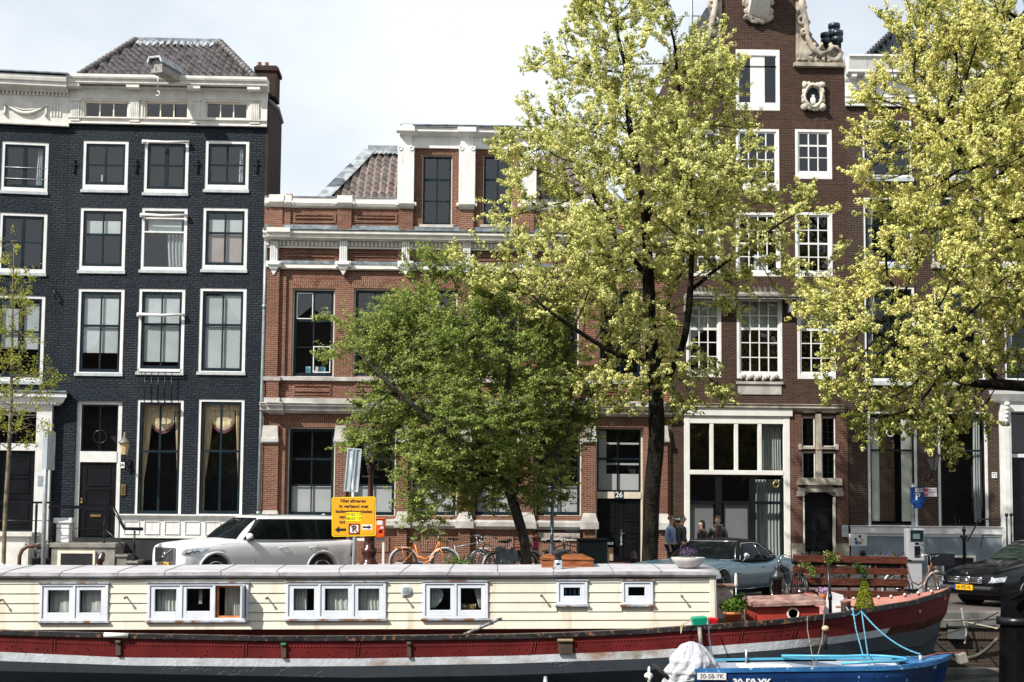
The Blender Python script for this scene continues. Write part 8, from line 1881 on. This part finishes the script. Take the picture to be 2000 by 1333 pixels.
for k in range(7): m=MB(); X=rs.uniform(-.2,.12); Z=rs.uniform(-.14,.1); m.box(X,X+.05+.05*rs.random(),-.006-.001*k,-.001,Z,Z+.03+.06*rs.random()); m.build('sticker',M('sticker_%s'%['dark','orange','navy','tan'][k%4],[(.03,.03,.04),(.6,.25,.05),(.05,.1,.3),(.4,.3,.2)][k%4],.5),u)
# left sign pole, steel pole, bollards, bin
sp=thing('street_sign','narrow sign seen edge on atop a grey steel pole at far left','sign',PG(84,34.3,0)); SPF=FR(sp); m=MB(); h=SPF.L(92,845)[1]; m.tube([(0,0,-.3),(SPF.L(87,980)[0],0,SPF.L(87,980)[1]),(SPF.L(92,845)[0],0,h)],[.055,.05,.035],10); m.build('pole',STEEL,sp)
a,b,c,d=SPF.R(91,843,100,918); m=MB(); m.box(a,b,-.3,.3,c,d); m.build('sign_board',M('pale_blue_grey_metal',(.5,.56,.6),.4),sp)
po=thing('steel_pole','plain dark grey steel pole in front of the stone name plaque','pole',PG(1077,35.8,0)); PO=FR(po); m=MB(); m.tube([(0,0,0),(0,0,1.15),(0,0,1.2),(PO.L(1080,935)[0],0,PO.L(1080,935)[1])],[.075,.075,.045,.04],10); m.build('pole_shaft',M('blue_grey_steel',(.07,.09,.11),.4,metal=.4),po)
m=MB(); m.lathe([(.05,0),(.06,.03),(.03,.06),(0,.07)],(PO.L(1080,935)[0],0,PO.L(1080,935)[1]),10); m.build('cap',RUBBER,po)
def bollard(px,Y,lab,lean=0):
    o=thing('bollard',lab,'bollard',PG(px,Y,0),(0,lean,0),group='maroon street bollards'); m=MB(); m.lathe([(.12,0),(.12,.12),(.085,.16),(.075,.7),(.095,.72),(.095,.76),(.08,.78),(.075,.86),(.03,.92),(0,.93)],(0,0,0),14); m.build('post',LPM,o); m=MB(); m.lathe([(.097,.55),(.097,.62)],(0,0,0),14); m.build('ring',LPM,o)
bollard(1238,38.5,'short maroon bollard at the foot of the tall elm by the dark door'); bollard(178,35,'maroon bollard leaning to the right below the dark door step',rad(17))
bn=thing('litter_bin','dark green street container with rounded lid beside the double door','bin',PG(1157,41.5,.12)); m=MB(); m.box(-.42,.42,-.3,.3,0,1.0); b_=m.build('container',M('dark_green_bin',(.012,.03,.028),.5,var=.1),bn,bevel=.04); m=MB(); m.box(-.45,.45,-.33,.33,1.001,1.1); m.build('lid',RUBBER,bn,bevel=.03)
# loop hoop (cycle stand) left, steps and railing of the dark house
hoop=thing('cycle_stand','rust brown curved pipe stand beside the parked bicycle at far left','cycle stand',PG(36,35.6,0)); m=MB(); m.tube([(0,0,0),(0,0,.75),(.06,0,.9),(.2,0,1.0),(.5,0,1.0)],.05,8); m.build('pipe',M('rust_brown_pipe',(.12,.05,.035),.6),hoop); m=MB(); m.lathe([(.08,0),(.08,.03)],(0,0,0),10); m.build('foot',RUBBER,hoop)
st=thing('entrance_steps','grey stone entrance steps with black iron railing before the dark front door','steps',B.o.location,(0,0,B.o.rotation_euler.z)); ST=FR(st)
zt=ST.L(190,1060,-.5)[1]; STP=M('grey_step_stone',(.24,.225,.20),.75,var=.15,bump=.3)
xa=ST.L(98,1062,-1.2)[0]; xb=ST.L(228,1062,-1.2)[0]; m=MB(); m.box(xa,xb,-1.3,0,zt-.14,zt); m.box(xa+.06,xb-.03,-1.25,-.05,0,zt-.14); m.build('landing',STP,st,bevel=.015)
m=MB(); n=3
for k in range(n):
    zz=zt-.14-(k+1)*.19; x0=xb+.0+k*.3; m.box(x0-.02,x0+.34,-1.25,-.2,zz-.07,zz+.0); m.box(x0,x0+.3,-1.2,-.25,0,zz-.07)
build_split(m,'step',STP,st,gap=-.02)
a,b,c,d=ST.R(113,1076,186,1115,-1.27); m=MB(); m.box(a,b,-1.33,-1.25,0,d); cwf=m.build('cellar_window_frame',CREAM,st); m=MB(); m.box(a+.1,b-.08,-1.35,-1.331,0,d-.08); m.build('cellar_grille',ROOM,cwf)
def post(xl,yl,h,nm='railing_post'):
    m=MB(); m.lathe([(.05,0),(.05,.04),(.02,.08),(.035,.2),(.05,.28),(.03,.34),(.03,.45),(.05,.5),(.05,.56),(.025,.62),(.03,h-.1),(.05,h-.03),(.04,h)],(xl,yl,zt),12); return m.build(nm,BLACKP,st)
hr=ST.L(150,993,-1.2)[1]-zt
x1=ST.L(102,1000,-1.2)[0]; x2=ST.L(205,1000,-1.2)[0]; post(x1,-1.2,hr); post(x2,-1.2,hr)
xe,ze=ST.L(263,1037,-1.2); m=MB(); m.box(x1-.1,x2+.25,-1.25,-1.15,zt+hr-.02,zt+hr+.08); m.tube([(x2+.24,-1.2,zt+hr+.03),(xe-.3,-1.2,ze+.06),(xe+.25,-1.2,ze+.05)],.052,8); m.tube([(x1,-1.2,zt+hr*.42),(x2,-1.2,zt+hr*.42)],.012,6); m.tube([(x2,-1.2,zt+hr*.42),(xe,-1.2,ze-.75)],.02,6); m.build('handrail',BLACKP,st)
m=MB(); m.lathe([(.06,0),(.06,.1),(.03,.15),(.05,.4),(.06,.48),(.03,.55),(.035,.8),(.05,.88),(.03,.95),(.03,ze+.0)],(xe,-1.2,0.),12); m.build('newel_post',BLACKP,st)
m=MB(); a,b,c,d=ST.R(106,1012,142,1022,-1); m.box(a,b,-1.1,-.6,c,d); a,b,_,_=ST.R(110,1012,138,1022,-1); m.box(a+.02,b-.02,-1.05,-.65,zt,c); m.build('white_bench_block',WHITE,st,bevel=.02)
st2=thing('door_railing','black iron stoop railing before the white portico at the left edge','railing',A.o.location,(0,0,A.o.rotation_euler.z)); S2=FR(st2)
m=MB(); xa,za=S2.L(-20,981,-1.4); xb,_=S2.L(103,981,-1.4); m.box(xa,xb,-1.44,-1.36,za-.03,za+.03); z2=S2.L(30,1017,-1.4)[1]; m.tube([(xa,-1.4,z2),(xb,-1.4,z2)],.012,6)
for px in (71,): X=S2.L(px,1000,-1.4)[0]; m.lathe([(.05,0),(.03,.1),(.045,.4),(.03,.5),(.04,za-.1),(.03,za)],(X,-1.4,0),10)
m.build('handrail',BLACKP,st2); m=MB(); z0=S2.L(30,1040,-1.4)[1]; m.box(xa,S2.L(62,1040,-1.4)[0],-1.4,-.0,z0-.12,z0); m.box(xa,S2.L(55,1040,-1.4)[0],-1.3,-.0,0,z0-.12); m.build('stoop',WHITED,st2)
st3=thing('door_railing','black iron railing with spiked newel at the far right doorway','railing',P(1884,1090,41.5)); S3=FR(st3)
x,z=S3.L(1883,1048); m=MB(); m.lathe([(.05,-.9),(.05,-.1),(.09,-.06),(.05,0),(.03,.1),(.06,.16),(.05,.22),(.01,.3)],(x,0,z),10); m.tube([(x-.12,0,z),(x+.1,0,z)],.03,6); m.build('newel_post',BLACKP,st3)
m=MB(); a=S3.L(1890,1057); b=S3.L(1930,1015); c=S3.L(1970,1014); m.tube([(a[0],0,a[1]),(b[0],.8,b[1]),(c[0],1,c[1])],.025,6); a=S3.L(1915,1070); b=S3.L(1938,1046); m.tube([(a[0],0,a[1]),(b[0],.8,b[1]),(S3.L(1965,1046)[0],1,b[1])],.018,6); m.build('handrail',BLACKP,st3)
m=MB()
for px in (1987,1996): X=S3.L(px,1010)[0]; m.tube([(X,.9,-.5),(X,.9,S3.L(px,1008)[1])],.025,6); m.ball((X,.9,S3.L(px,1006)[1]),.06,5)
m.build('baluster',BLACKP,st3)
# ---------------------------------------------------------------- bicycles
def bicycle(name,label,px,Y,yaw,fr_mat,fender=True,style='dutch',rack=True,rubber=RUBBER,lean=0,grp='parked bicycles',crate=None,z=0,sc=1,bag=None,cat='bicycle',steer=.0):
    o=thing(name,label,cat,PG(px,Y,z),(lean,0,yaw),group=grp); o.scale=(sc,)*3; R=.34
    rx,fx=-.53,.53
    for x in (rx,fx):
        m=MB(); m.torus((x,0,R),R-.018,.02,36,6); w=m.build('wheel',rubber,o); m=MB(); m.torus((x,0,R),R-.045,.012,32,5)
        for k in range(18): a=2*PI*k/18; m.tube([(x,.02*(-1)**k,R),(x+(R-.045)*cos(a),0,R+(R-.045)*sin(a))],.0025,3)
        m.lathe([(.03,-.04),(.03,.04)],(x,0,R),8,axis='y'); m.build('rim',CHROME,w)
        if fender: m=MB(); m.torus((x,0,R),R+.035,.022,20,5,arc=((.35,PI+.25) if x<0 else (.25,PI-.1))); m.build('mudguard',M('pale_mudguard',(.6,.6,.6),.4,metal=.2) if style!='black' else BLACKP,o)
    bbx,bbz=-.10,.28; sx,sz=-.26,.80; hx,hz=.36,.90; hx2,hz2=.40,.70
    m=MB(); r=.017
    m.tube([(bbx,0,bbz),(sx,0,sz)],r,7); m.tube([(bbx,0,bbz),(rx,.05,R),],.01,5); m.tube([(bbx,0,bbz),(rx,-.05,R)],.01,5); m.tube([(sx+.03,0,sz-.1),(rx,.05,R)],.009,5); m.tube([(sx+.03,0,sz-.1),(rx,-.05,R)],.009,5); m.tube([(hx,0,hz),(hx2,0,hz2)],r*1.2,7)
    if style=='dutch': m.tube([(hx,0,hz-.03),(.30,0,.72),(.18,0,.52),(.02,0,.42),(-.17,0,.50)],r,7); m.tube([(hx2,0,hz2),(.3,0,.55),(.12,0,.38),(bbx,0,bbz)],r,7)
    else: m.tube([(hx,0,hz-.04),(sx+.02,0,sz-.06)],r,7); m.tube([(hx2,0,hz2),(bbx,0,bbz)],r,7)
    f=m.build('frame',fr_mat,o); m=MB(); m.tube([(hx2,.0,hz2-.01),(.44,.05,.6),(fx,.05,R)],.012,6); m.tube([(hx2,.0,hz2-.01),(.44,-.05,.6),(fx,-.05,R)],.012,6); m.build('fork',fr_mat,o)
    m=MB(); m.tube([(sx,0,sz),(sx-.03,0,sz+.12)],.012,6); m.build('seat_post',CHROME,f); m=MB()
    m.add([(sx-.17,-.1,sz+.14),(sx-.17,.1,sz+.14),(sx+.02,.05,sz+.13),(sx+.13,.0,sz+.12),(sx+.02,-.05,sz+.13),(sx-.17,-.1,sz+.2),(sx-.17,.1,sz+.2),(sx+.02,.05,sz+.18),(sx+.14,.0,sz+.16),(sx+.02,-.05,sz+.18)],[(4,3,2,1,0),(5,6,7,8,9),(0,1,6,5),(1,2,7,6),(2,3,8,7),(3,4,9,8),(4,0,5,9)]); m.build('saddle',rubber if style!='tan' else M('tan_leather',(.3,.12,.06),.5),o,bevel=.015)
    m=MB(); T=Matrix.Translation((hx,0,hz))@Matrix.Rotation(steer,4,'Z'); m.T=T; m.tube([(0,0,0),(-.02,0,.13)],.013,6); 
    for sy in (-1,1): m.tube([(-.02,0,.13),(.06,sy*.12,.17),(.02,sy*.25,.17),(-.16,sy*.28,.13)],.012,6)
    hb=m.build('handlebar',CHROME,o); m=MB(); m.T=T
    for sy in (-1,1): m.tube([(-.10,sy*.278,.14),(-.22,sy*.283,.12)],.019,6)
    m.build('grip',rubber,hb)
    if rack: m=MB(); m.tube([(sx-.05,0,.72),(rx-.25,0,.71)],.01,5); m.box(rx-.2,sx-.1,-.06,.06,.705,.72); m.tube([(rx-.05,.05,.7),(rx,.05,R)],.008,4); m.tube([(rx-.05,-.05,.7),(rx,-.05,R)],.008,4); m.build('rack',fr_mat,o)
    m=MB(); m.lathe([(.02,-.05),(.085,-.05),(.085,-.035),(.02,-.035)],(bbx,0,bbz),16,axis='y'); m.tube([(bbx,-.06,bbz),(bbx+.12,-.07,bbz-.12)],.01,5); m.tube([(bbx,.06,bbz),(bbx-.12,.07,bbz+.12)],.01,5); m.box(bbx+.07,bbx+.17,-.16,-.07,bbz-.14,bbz-.11); m.build('crank',CHROME,o)
    m=MB(); m.box(rx-.02,bbx+.05,-.075,-.045,R-.09,R+.0); m.build('chain_case',BLACKP,o)
    m=MB(); m.ball((hx+.08,0,hz+.02),.035,6); m.build('head_lamp',CHROME,o); m=MB(); m.ball((rx-.28,0,.7),.022,5); m.build('tail_lamp',TAILR,o)
    if crate:
        m=MB(); a=hx+.05; 
        for (x0,x1,y0,y1) in ((a,a+.42,-.2,-.18),(a,a+.42,.18,.2),(a,a+.02,-.18,.18),(a+.4,a+.42,-.18,.18)): m.box(x0,x1,y0,y1,.84,1.1)
        m.box(a,a+.42,-.18,.18,.84,.86); m.build('crate',crate,o)
    if bag: m=MB(); m.box(rx-.16,rx+.2,-.22,.22,.42,.72); m.build('pannier_bag',bag,o,bevel=.03)
    return o
ORB=M('orange_bike_paint',(.80,.22,.012),.3,var=.04,coat=.4); GRB=M('silver_grey_bike_paint',(.28,.30,.33),.35,metal=.4); BKB=M('black_bike_paint',(.015,.015,.017),.35); RDB=M('red_bike_paint',(.55,.02,.015),.35); GNB=M('teal_bike_paint',(.02,.10,.09),.35)
bicycle('bicycle','orange dutch step-through bicycle leaning before the brick wall',829,41.6,rad(2),ORB,sc=1.13,z=.1)
bicycle('bicycle','silver grey bicycle with straight top tube right behind the orange one',905,42.2,rad(4),GRB,style='cross',rack=False,sc=1.1,z=.1)
bicycle('bicycle','dark bicycle with grey front carrier crowded left of the hawthorn trunk',968,41.2,rad(150),BKB,style='black',bag=M('grey_tarp_bag',(.25,.26,.27),.8,var=.2),sc=1.08,z=.1)
bicycle('bicycle','red framed bicycle half hidden at the foot of the hawthorn trunk',1003,40.8,rad(25),RDB,style='cross',sc=1.05,z=.1)
bicycle('bicycle','black bicycle with cream mudguards right of the hawthorn trunk',1062,41.0,rad(165),BKB,sc=1.08,z=.1,bag=None)
bicycle('bicycle','bicycle with raised chrome handlebars before the stone name plaque',1088,41.6,rad(60),BKB,style='cross',sc=1.08,z=.1)
bicycle('bicycle','bicycle with tan leather saddle next to the dark street container',1128,41.9,rad(200),GRB,style='tan',sc=1.08,z=.1)
bicycle('bicycle','black dutch bicycle with side bags parked by the brown pipe stand',72,35.9,rad(115),BKB,style='black',bag=BLACKP,z=0)
bicycle('bicycle','black bicycle parked behind the blue coupe next to the wooden slats',1540,30.2,rad(105),BKB,style='black',sc=1.0)
bicycle('bicycle','tan framed bicycle with black plastic crate at the right end of the slats',1793,31.3,rad(20),M('tan_bike_paint',(.12,.055,.02),.5),crate=BLACKP,cat='bicycle')
tc_=thing('toy_reflector','orange and pink reflectors on a child seat right of the hawthorn trunk','child seat',PG(1046,41,.1)); m=MB(); m.box(-.08,.08,-.07,.07,.8,1.02); m.build('seat_shell',M('pink_plastic',(.5,.03,.12),.4),tc_,bevel=.04); m=MB(); m.ball((0,0,1.16),.07,7); m.build('orange_helmet',M('orange_plastic',(.8,.2,.02),.4),tc_)
pu=thing('pushchair','folded grey child buggy standing left of the hawthorn trunk','pushchair',PG(985,40.3,.1)); m=MB(); m.tube([(-.3,0,0.1),(.2,0,.95)],.015,6); m.tube([(.25,0,0.1),(-.2,0,.9)],.015,6); m.build('frame',CHROME,pu); m=MB(); m.grid(lambda u,v:(-.25+.5*u,-.05+.08*sin(5*u+3*v),.35+.5*v+.05*sin(7*u)),8,8); m.build('seat_cloth',M('grey_buggy_cloth',(.2,.22,.24),.8,var=.25),pu); m=MB()
for x in (-.3,.28): m.torus((x,0,.1),.1,.025,16,6)
build_split(m,'wheel',RUBBER,pu)
# wooden slat planter wall on quay
WD=M('reddish_stained_timber',(.095,.026,.014),.6,var=.3,scale=4,stretch=(1,1,8),c3=(.04,.015,.01),s3=3,spec=.25)
pa=thing('pallet_planter','reddish brown slatted timber flower rack between the blue coupe and the ticket machine','planter rack',PG(1548,29.8,0)); PAF=FR(pa)
slats=[(1087,1101),(1110,1123),(1131,1145),(1155,1168)]
xa=PAF.L(1548,1120)[0]; xb=PAF.L(1772,1120)[0]
for i,(y0,y1) in enumerate(slats):
    z1=PAF.L(1600,y0)[1]; z0=PAF.L(1600,y1)[1]; m=MB(); m.T=Matrix.Rotation(rad(.6),4,'Y'); m.box(xa,xb,-.02,.02,z0+.03,z1+.03); m.build('slat',WD,pa,bevel=.004)
m=MB()
for px in (1556,1607,1659,1711,1763): X=PAF.L(px,1120)[0]; m.box(X-.025,X+.025,.021,.08,0,PAF.L(px,1092)[1])
build_split(m,'upright',WD,pa); m=MB()
for i in (0,2): z0=PAF.L(1600,slats[i][1])[1]; m.box(xa+.04,xb-.04,.09,.3,z0-.03,z0+.08)
build_split(m,'flower_trough',BLACKP,pa)
def flowers(name,label,cat,loc,blobs,mats,n,size,seed,grp=None):
    o=thing(name,label,cat,loc,group=grp); rs=random.Random(seed)
    m=MB(); leafy(m,[rnd_ball(rs,rs.choice(blobs),.09) for _ in range(n)],size*1.3,rs); m.build('foliage',mats[0],o); m=MB(); leafy(m,[rnd_ball(rs,rs.choice(blobs),.085) for _ in range(int(n*.8))],size,rs,up=1); m.build('blossom',mats[1],o)
def pl(px,py): x,z=PAF.L(px,py,.05); return (x,.1,z)
flowers('trailing_plant','white flowering trailing plant over the left end of the timber rack','plant',pa.location,[pl(1563,1100)[:1]+(-.08,)+pl(1563,1103)[2:],(pl(1575,1106)[0],-.08,pl(1575,1106)[2]),(pl(1582,1114)[0],-.1,pl(1582,1114)[2]),(pl(1584,1122)[0],-.1,pl(1584,1122)[2])],[LEAFG,PALEF],150,.035,1)
flowers('trailing_plant','pale blossom bunch on the top slat beside the black stanchion','plant',pa.location,[(pl(x,y)[0],-.05,pl(x,y)[2]) for x,y in ((1612,1083),(1622,1090),(1632,1092),(1615,1097))],[LEAFG,PALEF],170,.04,2)
flowers('trailing_plant','dark green ivy hanging over the middle of the timber rack','plant',pa.location,[(pl(x,y)[0],-.06,pl(x,y)[2]) for x,y in ((1672,1106),(1680,1112),(1686,1120),(1684,1132))],[LEAFD,LEAFG],230,.04,3)
for i,(px,lab,mt) in enumerate(((1575,'row of violet pansies along the top of the timber rack at its left end',PURP),(1650,'red flowers on top of the timber rack beside the pale blossom',REDF),(1738,'violet pansies along the top of the timber rack at its right end',PURP))):
    flowers('flower_row',lab,'flowers',pa.location,[(pl(px-26+k*13,1084)[0],.15,pl(px,1085)[2]) for k in range(5 if i!=1 else 2)],[LEAFD,mt],150,.035,10+i)
for i,(px,py,lab,mt) in enumerate(((1600,1131,'yellow pansies in the lower trough of the timber rack near the deckhouse',YELF),(1712,1110,'yellow and white flowers in the middle trough near the ivy',PALEF),(1750,1112,'magenta flowers in the middle trough at the right end of the rack',M('magenta_petal',(.4,.03,.2),.6)),(1640,1131,'orange marigolds in the lower trough right of the black stanchion',M('orange_petal',(.7,.25,.02),.6)))):
    flowers('flower_row',lab,'flowers',pa.location,[(pl(px-10+k*10,py)[0],.15,pl(px,py)[2]) for k in range(3)],[LEAFD,mt],90,.035,20+i)
fr=thing('cart_frame','tubular rusty hand cart frame leaning by the ticket machine','cart frame',PG(1820,34.5,0)); FRF=FR(fr); m=MB(); p=[FRF.L(*q) for q in ((1812,1085),(1826,1090),(1832,1140),(1815,1130),(1812,1085))]; m.tube([(a,0,b) for a,b in p],.025,6); a=FRF.L(1812,1105); b=FRF.L(1829,1112); m.tube([(a[0],0,a[1]),(b[0],0,b[1])],.02,6); m.build('tube_frame',M('rusty_tube',(.22,.12,.08),.6),fr); m=MB(); m.box(.05,.3,-.02,.2,.0,.04); m.build('foot_plate',STEEL,fr)

for px,lab,sd in ((884,'low green weeds at the wheel of the silver grey bicycle',51),(903,'small leafy weeds at the wall foot between bicycle and tree',52)):
    o=thing('weed_clump',lab,'weeds',PG(px,41.0,.12)); rs=random.Random(sd); m=MB(); leafy(m,[rnd_ball(rs,(0,0,.3),.32,(1,.6,.9)) for _ in range(170)],.09,rs); m.build('foliage',LEAFG,o); m=MB(); m.tube([(0,0,0),(.02,0,.4)],.008,4); m.build('stem',OAK,o)
# ================================================================ people
def skinbody(verts,edges,radii_,name,mat,parent,sub=2,root=0):
    me=bpy.data.meshes.new(name); me.from_pydata([tuple(v) for v in verts],edges,[]); me.update()
    o=bpy.data.objects.new(name,me); COL.objects.link(o)
    sk=o.modifiers.new('skin','SKIN'); sk.use_smooth_shade=True; sk.branch_smoothing=.6
    if not me.skin_vertices: 
        try: me.attributes.new('skin_vertex','SKIN','POINT')
        except Exception: pass
    sv_=me.skin_vertices[0].data
    for i,r in enumerate(radii_): sv_[i].radius=(r if isinstance(r,tuple) else (r,r)); sv_[i].use_root=(i==root)
    s=o.modifiers.new('s','SUBSURF'); s.levels=sub; s.render_levels=sub
    bpy.context.view_layer.update(); bake_mods(o); o.data.materials.clear(); o.data.materials.append(mat)
    for p in o.data.polygons: p.use_smooth=True
    o.parent=parent; return o
SKIN=M('skin',(.66,.43,.33),.5,var=.05,scale=8,spec=.4)
def person(label,px,Y,face,hgt,jacket,legs,hair,female=False,long_hair=False,glasses=False,hood=None,scarf=None,armpose=0,z=0.0,bald=False,zipper=None):
    """face: yaw of the facing direction, 0 = towards camera (-y)"""
    o=thing('person',label,'person',PG(px,Y,z),(0,0,face),group='people standing on the pavement'); k=hgt/1.75; o.scale=(k,)*3
    # skeleton (facing -y), metres
    sh=.19 if not female else .165; V=[];E=[];R=[]
    def add(p,r,par=None):
        V.append(p); R.append(r); 
        if par is not None: E.append((par,len(V)-1))
        return len(V)-1
    pel=add((0,0,.98),(.14,.10)); ab=add((0,0,1.12),(.125,.09),pel); ch=add((0,.01,1.32),(.15,.10),ab); nb=add((0,.02,1.46),(.07,.06),ch); nk=add((0,.01,1.52),(.052,.052),nb)
    h1=add((0,-.012,1.585),(.062,.068),nk); h2=add((0,-.01,1.65),(.074,.09),h1); h3=add((0,.0,1.70),(.072,.088),h2); h4=add((0,.005,1.745),(.04,.05),h3)
    hands=[]
    for s in (-1,1):
        a=add((s*sh,.02,1.42),.055,ch); el=add((s*(sh+.05),.04,1.15),.042,a); wr=add((s*(sh+.03),-.05+.0*armpose,.92),.028,el); pa_=add((s*(sh+.03),-.07,.85),(.036,.018),wr)
        hip=add((s*.09,0,.92),.085,pel); kn=add((s*.095,-.01,.50),.055,hip); an=add((s*.10,.02,.09),.038,kn); ft=add((s*.105,-.12,.035),(.04,.03),an)
        hands.append((s,Vector((s*(sh+.03),-.07,.85))))
        for q,(dy,L_) in enumerate(((-.026,.06),(-.009,.075),(.009,.07),(.025,.055))):
            f1=add((s*(sh+.028),-.072+dy,.81),.0095,pa_); add((s*(sh+.015),-.075+dy,.81-L_),.0075,f1)
        t1=add((s*(sh+.01),-.105,.845),.010,pa_); add((s*(sh-.0),-.12,.80),.008,t1)
    body=skinbody(V,E,R,'body',SKIN,o)
    # face: nose and ears, eyes, mouth
    m=MB(); m.ball((0,-.10,1.632),.014,6,(.8,1.2,1.5)); 
    for s in (-1,1): m.ball((s*.076,.0,1.64),.022,6,(.35,.8,1.4))
    build_split(m,'facial_feature',SKIN,body,gap=.001)
    for s in (-1,1): m=MB(); m.ball((s*.03,-.086,1.66),.011,6); e=m.build('eye',WS,body); 
    m=MB()
    for s in (-1,1): m.ball((s*.03,-.096,1.66),.0045,5)
    build_split(m,'pupil',BLACKP,body,gap=.001)
    m=MB(); m.tube([(-.022,-.088,1.598),(0,-.095,1.597),(.022,-.088,1.598)],.005,5); m.build('mouth',M('lip',(.35,.12,.10),.5),body)
    if glasses:
        m=MB(); 
        for s in (-1,1): m.torus((s*.032,-.10,1.66),.021,.004,14,5)
        m.tube([(-.075,0,1.665),(-.055,-.095,1.665)],.003,4); m.tube([(.075,0,1.665),(.055,-.095,1.665)],.003,4); m.tube([(-.012,-.102,1.665),(.012,-.102,1.665)],.003,4); m.build('glasses',BLACKP,body)
    # hair
    rs=random.Random(int(px)); m=MB()
    def hf(u,v):
        a=2*PI*u; t=v*(.62 if not bald else .5)*PI; fr=max(0,-sin(a)) # front shorter
        t*=(1-.42*fr); r=.088*(1+.06*sin(9*a+4*t)+.04*sin(17*a)); 
        return (r*.93*sin(t)*cos(a),r*1.12*sin(t)*sin(a)+.008,1.685+r*1.02*cos(t))
    m.grid(hf,40,14); hr_=m.build('hair',hair,o)
    if long_hair:
        m=MB(); m.grid(lambda u,v:((.088+.03*v+.006*sin(30*u))*cos(PI*(u*1.3-.15)),(.085+.02*v+.006*sin(26*u))*sin(PI*(u*1.3-.15))+.012,1.72-.36*v),36,10); m.build('hair_length',hair,hr_)
    # clothes
    V=[];E=[];R=[]
    pel=add((0,0,.96),(.165,.125)); ab=add((0,0,1.12),(.16,.12),pel); ch=add((0,.01,1.32),(.185,.13),ab); nb=add((0,.02,1.455),(.10,.085),ch); add((0,.015,1.50),(.068,.066),nb)
    for s in (-1,1): a=add((s*sh,.02,1.41),.078,ch); el=add((s*(sh+.055),.04,1.15),.062,a); add((s*(sh+.03),-.045,.925),.045,el)
    jk=skinbody(V,E,R,'jacket',jacket,o)
    if hood: m=MB(); m.torus((0,.05,1.49),.10,.045,20,8,axis='z'); m.build('hood',hood,jk)
    if scarf: m=MB(); m.torus((0,.0,1.47),.085,.045,20,8,axis='z'); m.ball((.0,-.1,1.42),.05,6,(1,.6,1.4)); m.build('scarf',scarf,o)
    if zipper: m=MB(); m.tube([(0,-.135,1.0),(0,-.145,1.3),(0,-.10,1.46)],.012,5); m.build('red_shirt_front',zipper,jk)
    V=[];E=[];R=[]
    pel=add((0,0,.97),(.15,.115))
    for s in (-1,1): hip=add((s*.092,0,.88),.10,pel); kn=add((s*.097,-.01,.50),.075,hip); add((s*.10,.015,.10),.06,kn)
    skinbody(V,E,R,'trousers',legs,o)
    for s in (-1,1): m=MB(); m.box(s*.105-.045,s*.105+.045,-.2,.07,0,.09); m.build('shoe',BLACKP,o,bevel=.03)
    return o
def quilt(name,c):
    m,n,L,b=nodemat(name); b.inputs['Base Color'].default_value=(*c,1); b.inputs['Roughness'].default_value=.4
    t=n.new('ShaderNodeTexCoord'); w=n.new('ShaderNodeTexWave'); w.bands_direction='Z'; w.inputs['Scale'].default_value=6; w.inputs['Distortion'].default_value=1; L(t.outputs['Object'],w.inputs[0]); bumpn(n,L,b,w.outputs[0],1,.02); return m
JB=quilt('light_blue_quilted_jacket',(.36,.50,.80)); JK=quilt('black_quilted_jacket',(.035,.037,.04)); DEN=M('dark_denim',(.02,.03,.06),.8); DKC=M('black_cloth',(.02,.02,.022),.8)
HBL=M('blond_curly_hair',(.30,.19,.09),.7,var=.3,scale=40); HGR=M('cropped_grey_hair',(.20,.15,.12),.8,var=.2); HDK=M('dark_brown_hair',(.02,.012,.009),.45,var=.2); HGI=M('ginger_brown_hair',(.20,.10,.05),.7,var=.2)
PZ=.0
person('person in a pale blue quilted jacket with curly fair hair standing by the brick pier',1311,40.6,rad(58),1.76,JB,DEN,HBL,female=True,glasses=True,z=.12)
person('person with cropped hair in a black quilted jacket, right of the blue jacket',1333,40.2,rad(62),1.78,JK,DKC,HGR,bald=True,glasses=True,z=.12)
person('person with long dark hair and a beige scarf between the two pairs of men',1371,41.2,rad(-62),1.63,M('dark_coat_cloth',(.05,.045,.045),.8,var=.1),DKC,HDK,female=True,long_hair=True,scarf=M('beige_scarf',(.5,.38,.30),.85,var=.2,scale=20),z=.12)
person('person in a dark grey hooded jacket over a red shirt, rightmost of the group',1402,41.2,rad(-20),1.76,M('charcoal_jacket',(.06,.062,.068),.7,var=.15),DKC,HGI,hood=M('grey_hood',(.22,.22,.23),.85,var=.1),zipper=M('red_cloth',(.45,.02,.02),.8),z=.12)
